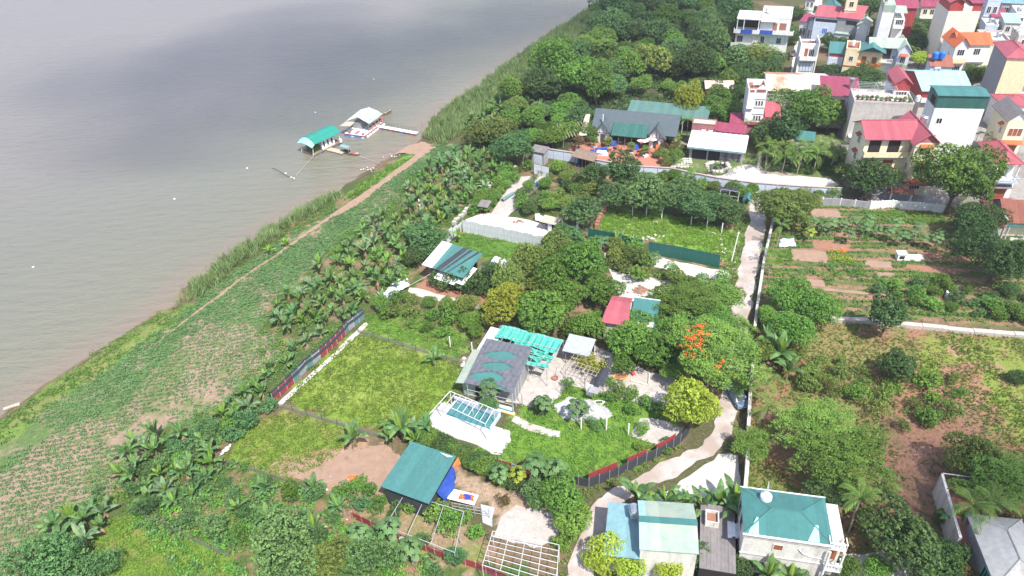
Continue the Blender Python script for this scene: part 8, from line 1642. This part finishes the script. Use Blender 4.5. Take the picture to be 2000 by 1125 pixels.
# ------------------------------------------------------------ river things
def floathouse1():
    # origin: left front corner of the raft
    a, b_, c = G(583, 296, WZ + .4), G(638, 300 - 2, WZ + .4), G(668, 274, WZ + .4)
    A = G(585, 297, WZ + .4); B = G(614, 303, WZ + .4); Cc = G(668, 277, WZ + .4); rz = math.atan2(Cc[1] - B[1], Cc[0] - B[0]); L_ = math.hypot(*(Cc - B)[:2]); Wd = max(4.5, math.hypot(*(B - A)[:2]))
    t = thing("houseboat", "floating house with green arched roof and white cabin", "houseboat", (B[0], B[1], WZ), rz)
    MB().box(0, L_, 0, Wd, .25, .42).build("deck", m_woodold, t)
    for k in range(7):
        for y in (.35, Wd - .35):
            mb = MB().lathe([(0, -.45), (.28, -.45), (.3, -.2), (.3, .2), (.28, .45), (0, .45)], n=10); mb.v = [(z, y_, x) for x, y_, z in mb.v]; mb.build("drum", m_bluedrum if k % 2 else m_darkmetal, t, (.6 + k * (L_ - 1.2) / 6, y, .05))
    MB().box(L_ * .34, L_ * .80, .5, Wd - .5, .421, 2.9).build("cabin", m_white, t)
    for k in range(3): MB().box(L_ * (.40 + k * .14), L_ * (.40 + k * .14) + .45, .44, .49, 1.1, 2.4).build("window", m_glass, t)
    MB().box(L_ * .12, L_ * .33, 1.0, Wd - .6, .43, 1.7).build("plant_boxes", lf['mango'], t)
    # vaulted roof
    N = 10; vs = []; x0, x1 = L_ * .04, L_ * .97
    for (x, dz) in ((x0, 0), (x0 + .01, .08), (x1, .08), (x1 + .01, 0)):
        for i in range(N + 1): u = i / N; vs.append((x, -.5 + (Wd + 1.0) * u, 3.1 + dz + 1.3 * math.sin(math.pi * u) ** .8))
    MB().add(vs, [(k * (N + 1) + i, (k + 1) * (N + 1) + i, (k + 1) * (N + 1) + i + 1, k * (N + 1) + i + 1) for k in range(3) for i in range(N)]).build("roof", mat("green_vault_sheet", (.025, .26, .20), rough=.5, ribs=1, ribscale=4, dirt=.15), t)
    ve = [(x0 - .02, -.5 + (Wd + 1) * i / N, 3.1 + 1.3 * math.sin(math.pi * i / N) ** .8) for i in range(N + 1)] + [(x0 - 1.0, -.5 + (Wd + 1) * i / N, 2.6 + .5 * math.sin(math.pi * i / N)) for i in range(N + 1)]
    MB().add(ve, [(i, i + 1, N + 2 + i, N + 1 + i) for i in range(N)]).build("front_hood", m_ltblue, t)
    for y in (.2, Wd - .2): MB().bar((-.2, y, .3), (x0, y, 3.1), .07).build("strut", m_white, t); MB().bar((L_ * .96, y, .3), (L_ * .96, y, 3.1), .05).build("post", m_white, t); MB().bar((L_ * .3, y, .3), (L_ * .3, y, 3.2), .05).build("post", m_darkmetal, t)
    MB().bar((L_ * .5, -.2, 1.2), (L_, -.2, 1.2), .04).bar((L_, -.2, 1.2), (L_, Wd, 1.2), .04).build("railing", m_woodold, t)
    for k in range(5): MB().bar((L_ * (.5 + k * .125), -.2, .3), (L_ * (.5 + k * .125), -.2, 1.2), .035).build("railing_post", m_woodold, t)
    MB().lathe([(0, 0), (.4, 0), (.45, .5), (.3, .9), (0, .95)], (L_ - .3, .1, .42), 10).build("white_sack", m_white, t)
floathouse1()
def floathouse2():
    A = G(671, 262, WZ + .5); B = G(712, 267, WZ + .5); Cc = G(748, 240, WZ + .5); rz = math.atan2(Cc[1] - B[1], Cc[0] - B[0]); L_ = math.hypot(*(Cc - B)[:2]); Wd = math.hypot(*(B - A)[:2]); 
    d = (B - A)[:2]; nn = np.array([-math.sin(rz), math.cos(rz)]); Wd = abs(float(np.dot(A[:2] - B[:2], nn)))
    t = thing("houseboat", "floating restaurant raft with white and pale green canopy on blue drums", "houseboat", (B[0], B[1], WZ), rz)
    MB().box(0, L_, 0, Wd, .45, .6).build("deck", m_white, t); MB().box(-.05, L_ + .05, -.06, -.003, .3, .66).box(-.06, -.003, 0, Wd, .3, .66).build("edge_beam", m_maroon, t)
    for k in range(6): mb = MB().lathe([(0, -.42), (.3, -.42), (.33, -.2), (.33, .2), (.3, .42), (0, .42)], n=12); mb.build("drum", m_bluedrum if k % 3 else m_ltblue, t, (.1, .5 + k * (Wd - 1) / 5, .02), (rad(90), 0, 0))
    for k in range(7): MB().box(L_ * (.08 + k * .14), L_ * (.08 + k * .14) + .9, -.5, -.07, -.1, .35).build("float_box", m_white, t)
    x0, x1, y0, y1 = L_ * .30, L_ * 1.0, .2, Wd * .95; yc = (y0 + y1) / 2
    MB().slab([(x0 - .3, y0 - .5, 3.0), (x1, y0 - .5, 3.0), (x1, y0 + .6, 3.6), (x0 - .3, y0 + .6, 3.6)], .07).build("canopy_edge", m_palegreen, t)
    MB().slab([(x0 - .3, y0 + .61, 3.6), (x1, y0 + .61, 3.6), (x1 - .4, yc + .3, 4.6), (x0 + .3, yc + .3, 4.3)], .07).slab([(x0 + .3, yc + .31, 4.3), (x1 - .4, yc + .31, 4.6), (x1 + .2, y1 + .6, 3.4), (x0 - .3, y1 + .6, 3.1)], .07).build("canopy", mat("white_canvas", (.74, .80, .78), rough=.6, dirt=.2, dirtcol=(.5, .6, .58)), t)
    MB().slab([(x0 - 2.8, yc + .8, 2.9), (x0 - .4, yc + .8, 3.1), (x0 - .4, y1 + .8, 2.9), (x0 - 2.8, y1 + 1.2, 2.6)], .05).build("side_awning", m_bamboo, t)
    for k in range(5):
        for y in (y0, y1): MB().bar((x0 + (x1 - x0) * k / 4, y, .6), (x0 + (x1 - x0) * k / 4, y, 3.2), .05).build("post", m_metal, t)
    MB().box(x0 + 1, x1 - .5, yc, y1 - .3, .61, 2.3).build("kiosk", m_grey, t)
    for k in range(4): MB().box(x0 + 1 + k * 1.9, x0 + 2.2 + k * 1.9, .6, 1.4, .61, 1.3).build("counter", m_redfab if k % 2 else m_woodold, t)
    MB().bar((x0, .02, 1.5), (L_, .02, 1.5), .04).bar((x0 * .3, Wd, 1.5), (x0, Wd, 1.5), .04).build("railing", m_metal, t)
    for k in range(10): MB().bar((x0 + (L_ - x0) * k / 9, .02, .6), (x0 + (L_ - x0) * k / 9, .02, 1.5), .03).build("railing_post", m_white if k % 2 else m_redfab, t)
    for p in ((.6, .8), (.6, Wd - 1.4)): tt = MB().lathe([(0, 0), (.3, 0), (.38, .45), (0, .45)], (p[0], p[1], .6), 12).build("red_drum", m_brick, t)
    MB().box(.5, 2.6, Wd * .42, Wd * .58, .601, .63).build("mat", m_brick, t)
floathouse2()
def pier(name, label, p0, p1, wd, z, m, drums=0, rail=False):
    a, b_ = G(*p0, WZ + z), G(*p1, WZ + z); rz = math.atan2(b_[1] - a[1], b_[0] - a[0]); L_ = math.hypot(*(b_ - a)[:2]); t = thing(name, label, "gangway", (a[0], a[1], WZ), rz); n = int(L_ / .8)
    for k in range(n): MB().box(k * L_ / n + .02, (k + 1) * L_ / n, -wd / 2, wd / 2, z - .08 + .01 * (k % 2), z + .02 + .015 * (k % 2)).build("board", m, t)
    MB().box(0, L_, -wd / 2, -wd / 2 + .1, z - .3, z - .09).box(0, L_, wd / 2 - .1, wd / 2, z - .3, z - .09).build("beam", m_maroon if rail else m_woodold, t)
    for k in range(drums): mb = MB().lathe([(0, -.5), (.33, -.5), (.36, -.2), (.36, .2), (.33, .5), (0, .5)], n=12); mb.v = [(z_, y, x) for x, y, z_ in mb.v]; mb.build("drum", [m_bluedrum, m_brick][k % 2], t, ((k + .6) * L_ / drums, -.3, .05))
    if rail:
        MB().bar((0, wd / 2, z + 1.0), (L_ * .38, wd / 2, z + 1.0), .03).bar((L_ * .42, wd / 2, z + 1.0), (L_ * .95, wd / 2, z + 1.0), .03).bar((0, wd / 2, z + .5), (L_ * .95, wd / 2, z + .5), .025).build("railing", m_darkmetal, t)
        for k in range(12): MB().bar((k * L_ * .95 / 11, wd / 2, z), (k * L_ * .95 / 11, wd / 2, z + 1.0), .03).build("railing_post", m_darkmetal, t)
    return t
pier("gangway", "white floating gangway with railing from the raft to the shore", (733, 245), (815, 260), 1.3, .55, m_white, 4, True)
pier("gangway", "pale plank gangway beside the green roofed houseboat", (628, 287), (672, 298), 1.6, .35, m_bamboo, 0)
def boat(px0, px1, label, canopy=None):
    a, b_ = G(*px0, WZ), G(*px1, WZ); rz = math.atan2(b_[1] - a[1], b_[0] - a[0]); L_ = math.hypot(*(b_ - a)[:2]); t = thing("wooden_boat", label, "boat", (a[0], a[1], WZ), rz)
    N = 9; mb = MB(); out = []; 
    for i in range(N):
        u = i / (N - 1); w = .62 * math.sin(math.pi * (.08 + .84 * u)) ** .6; sh = .42 + .35 * (2 * u - 1) ** 2; x = L_ * u
        out.append([(x, -w, sh), (x, -w * .6, -.1), (x, w * .6, -.1), (x, w, sh), (x, w * .85, sh - .02), (x, w * .5, .05), (x, -w * .5, .05), (x, -w * .85, sh - .02)])
    v = [p for r_ in out for p in r_]; f = [(i * 8 + k, i * 8 + (k + 1) % 8, (i + 1) * 8 + (k + 1) % 8, (i + 1) * 8 + k) for i in range(N - 1) for k in range(8)] + [tuple(range(8))[::-1], tuple(range((N - 1) * 8, N * 8))]
    mb.add(v, f).build("hull", m_woodold, t)
    for u in (.25, .5, .75): MB().box(L_ * u - .15, L_ * u + .15, -.5, .5, .34, .4).build("thwart", m_bamboo, t)
    MB().box(L_ * .82, L_ * .98, -.28, .28, .62, .68).build("bow_deck", m_bamboo, t)
    if canopy:
        for x in (.15, .5):
            for y in (-.45, .45): MB().bar((L_ * x, y, .3), (L_ * x, y, 1.9), .03).build("post", m_metal, t)
        vs = [(L_ * (.1 + .45 * i / 4), -.7 + 1.4 * j / 4, 1.9 + .25 * math.sin(math.pi * j / 4)) for i in range(5) for j in range(5)]; MB().add(vs, [(i * 5 + j, (i + 1) * 5 + j, (i + 1) * 5 + j + 1, i * 5 + j + 1) for i in range(4) for j in range(4)]).build("canopy", m_bluegr, t); MB().box(L_ * .2, L_ * .5, -.3, .3, .1, .9).build("engine_cover", m_dark, t)
        MB().box(L_ * .6, L_ * .75, -.3, .3, .4, .5).build("red_cloth", m_redfab, t)
boat((666, 297), (702, 305), "wooden boat with teal canopy at the end of the plank gangway", True)
boat((742, 227), (764, 219), "narrow wooden boat moored behind the floating restaurant")
def rope(name, label, pts, zs, m, r=.05, cat="rope"):
    w = [G(a, b_, z) for (a, b_), z in zip(pts, zs)]; o = w[0]; t = thing(name, label, cat, (o[0], o[1], 0)); mb = MB()
    for i in range(len(w) - 1): mb.bar(Vector(w[i]) - Vector((o[0], o[1], 0)), Vector(w[i + 1]) - Vector((o[0], o[1], 0)), r, 5)
    mb.build("line", m, t); return t
rope("rope", "mooring rope running from the plank gangway towards the floats", [(620, 296), (604, 314), (590, 330), (578, 343)], [WZ + .5, WZ + .3, WZ + .15, WZ + .05], m_bamboo)
rope("rope", "mooring rope from the boat to the shore", [(702, 305), (725, 313), (748, 322)], [WZ + .4, WZ + .1, -.6], m_bamboo, .05)
rope("fishing_line", "floating pole line with small white floats", [(532, 328), (545, 334), (556, 341), (574, 350)], [WZ + .05] * 4, m_darkmetal, .09, "float line")
for (a, b_, lab) in [(558, 339, "white float in the middle of the pole line"), (569, 347, "white float near the end of the pole line"), (574, 349, "last white float of the pole line"), (616, 220, "lone white float upstream of the houseboat"), (730, 155, "lone white float below the reeds"), (1, 0, ""), (483, 329, "tiny white float left of the pole line"), (341, 389, "tiny white float near the dark water tip"), (65, 522, "tiny white float in the pale water at the left")]:
    if not lab: continue
    g = G(a, b_, WZ); t = thing("float", lab, "float", (g[0], g[1], WZ)); MB().lathe([(0, -.12), (.18, -.08), (.24, .08), (.18, .2), (0, .25)], n=10).build("buoy", m_white, t); MB().bar((0, 0, .24), (0, 0, .36), .02).build("ring", m_darkmetal, t)
for (a, b_) in [(850, 243), (826, 262)]:
    g = G(a, b_, WZ); t = thing("thin_pole", "thin stake standing in the shallows by the landing", "stake", (g[0], g[1], WZ), 0, "stakes at the landing"); MB().bar((0, 0, -.5), (.1, 0, 3.6), .04).build("shaft", m_woodold, t); MB().bar((0, 0, 1.2), (.5, .2, 1.25), .03).build("peg", m_woodold, t)
# ------------------------------------------------------------ humid air over the whole place
hz = MB().box(-5600, 5600, -3600, 6900, -7.5, 79).build("haze", []); tag(hz, kind='stuff')
mh = bpy.data.materials.new("humid_air"); mh.use_nodes = True; nt = mh.node_tree; nt.nodes.remove(nt.nodes["Principled BSDF"]); pv = nt.nodes.new("ShaderNodeVolumePrincipled")
pv.inputs['Color'].default_value = (.93, .96, 1, 1); pv.inputs['Density'].default_value = .00022; pv.inputs['Anisotropy'].default_value = .2
nt.links.new(pv.outputs[0], nt.nodes['Material Output'].inputs['Volume']); hz.data.materials.append(mh)
# ------------------------------------------------------------ where each repeated thing stands
LMK = [("the shore gangway", 815, 262), ("the slate roof", 1240, 250), ("the white sheet gate", 1060, 330), ("the white sheet fence", 980, 460), ("the orchard shed", 870, 520), ("the threshing floor", 1250, 570), ("the net roofed house", 970, 740), ("the pool", 915, 810), ("the square teal shed", 800, 930), ("the lane bend", 1380, 870), ("the patchwork fence", 620, 700), ("the bare earth plot", 700, 920), ("the corner tree", 90, 1100), ("the big greyish tree", 555, 1085), ("the white roof frame", 1020, 1090), ("the pale green roof", 1305, 1040), ("the teal hipped roof", 1545, 1030), ("the mouldy wall", 1870, 1060), ("the white tomb", 1778, 505), ("the long stone wall", 1800, 640), ("the clipped orchard tree", 1748, 722), ("the white modern villa", 1495, 50), ("the white tower house", 1480, 190), ("the cream villa", 1760, 280), ("the rusty roofed hall", 1560, 160), ("the rubble outcrop", 1275, 112), ("the long green shelter", 1300, 220), ("the top frame edge", 1250, 15), ("the reed bend", 1000, 130), ("the yellow house", 1665, 115), ("the orange roofed villa", 1880, 90), ("the field corner", 520, 620), ("the striped pole", 821, 414), ("the rubble wall", 940, 380), ("the landing reeds", 860, 250), ("the flame tree", 1385, 690), ("the green sheet fence", 1330, 500), ("the blue tarpaulins", 1215, 290), ("the garden pond", 1400, 328)]
TINT = {"leaf_mango": "mid green", "leaf_dark": "dark green", "leaf_bluish": "deep green", "leaf_lime": "lime green", "leaf_fresh": "bright green", "leaf_olive": "olive green", "leaf_yellowgreen": "yellow-green", "leaf_russet": "russet", "leaf_crop": "soft green"}
HAB = {"crown_flat": "spreading", "crown_bigflat": "wide spreading", "crown_round": "leafy", "crown_fine": "fine-leaved", "crown_spiky": "spiky", "crown_open": "thin", "crown_bush": "bushy", "crown_column": "upright", "crown_big": "huge"}
from collections import defaultdict, Counter
tops = [o for o in COL.objects if o.parent is None and o.get("label")]; kids = defaultdict(list)
for o in COL.objects:
    if o.parent is not None: kids[o.parent.name].append(o)
cnt = Counter(o["label"] for o in tops); todo = [o for o in tops if cnt[o["label"]] > 1]; info = {}
for o in todo:
    K = kids[o.name]; cat = o["category"]; px, py = P(o.location.x, o.location.y, 1.5); px, py = float(px), float(py)
    head = cat
    cr = [c for c in K if c.name.startswith("crown")]
    if cr and cat in ("tree", "shrub"):
        m_ = cr[0].material_slots[0].material.name; head = HAB.get(cr[0].data.name.split(".")[0], "leafy") + " " + TINT.get(m_, "green") + " " + ("fruit tree" if o.name.startswith("fruit") else "citrus shrub" if o.name.startswith("citrus") else cat)
    elif cat == "banana plant":
        y_ = any(c.name.startswith("young") for c in K); d_ = any(c.name.startswith("dead") for c in K); l_ = any(c.material_slots and c.material_slots[0].material and c.material_slots[0].material.name == "leaf_banana_silver" for c in K)
        head = ("silvery " if l_ else "") + "banana plant" + (" with pale spear" if y_ else "") + (" with dry skirt" if d_ and not y_ else "") + (" and dry skirt" if d_ and y_ else "")
    elif cat == "palm tree": head = "areca palm"
    elif cat == "post": head = "white concrete post"
    elif cat == "table": head = "dark table with stools"
    L2 = sorted(LMK, key=lambda l: math.hypot(l[1] - px, (l[2] - py) * 1.2)); n, a, b_ = L2[0]; dx, dy = px - a, py - b_; d = math.hypot(dx, dy)
    w = ("right of" if dx > 0 else "left of") if abs(dx) > abs(dy) * 1.2 else ("below" if dy > 0 else "above")
    if min(abs(dx), abs(dy)) > 18 and .45 < abs(dx / dy) < 2.2: w = ("below" if dy > 0 else "above") + (" right of" if dx > 0 else " left of")
    q = "at" if d < 14 else ("just " + w if d < 40 else (w if d < 90 else "well " + w)); info[o.name] = (head, q + " " + n, L2[1][0], L2[2][0])
def uniq(objs, level):
    by = defaultdict(list)
    for o in objs: by[o["label"]].append(o)
    for lab, ol in by.items():
        if len(ol) < 2: continue
        if len(ol) <= 3 or level > 1:
            ol.sort(key=lambda o: o.scale[0] * o.scale[2])
            for i, o in enumerate(ol):
                s_ = ("smaller", "larger")[i] if len(ol) == 2 else ("smallest", "middling", "largest")[i] if len(ol) == 3 else "smallest" if i == 0 else "largest" if i == len(ol) - 1 else ""
                o["label"] = (s_ + " " + lab).strip()
        else:
            for o in ol: o["label"] = lab + ", towards " + info[o.name][1 + level]
            if max(len(o["label"].split()) for o in ol) > 15:
                for o in ol: o["label"] = lab
            uniq(ol, level + 2 if level else 2)
for o in todo: h_, p_, _, _ = info[o.name]; o["label"] = h_ + " " + p_
uniq(todo, 1)
by = defaultdict(list)
for o in tops: by[o["label"]].append(o)
for lab, ol in by.items():
    if len(lab.split()) > 16:
        for o in ol: o["label"] = " ".join(lab.split(", towards")[0].split()[:16])
by = defaultdict(list)
for o in tops: by[o["label"]].append(o)
for lab, ol in by.items():
    if len(ol) > 1:
        g_ = next((o["group"] for o in ol if o.get("group")), ol[0]["category"] + " stand")
        for o in ol: o["group"] = g_
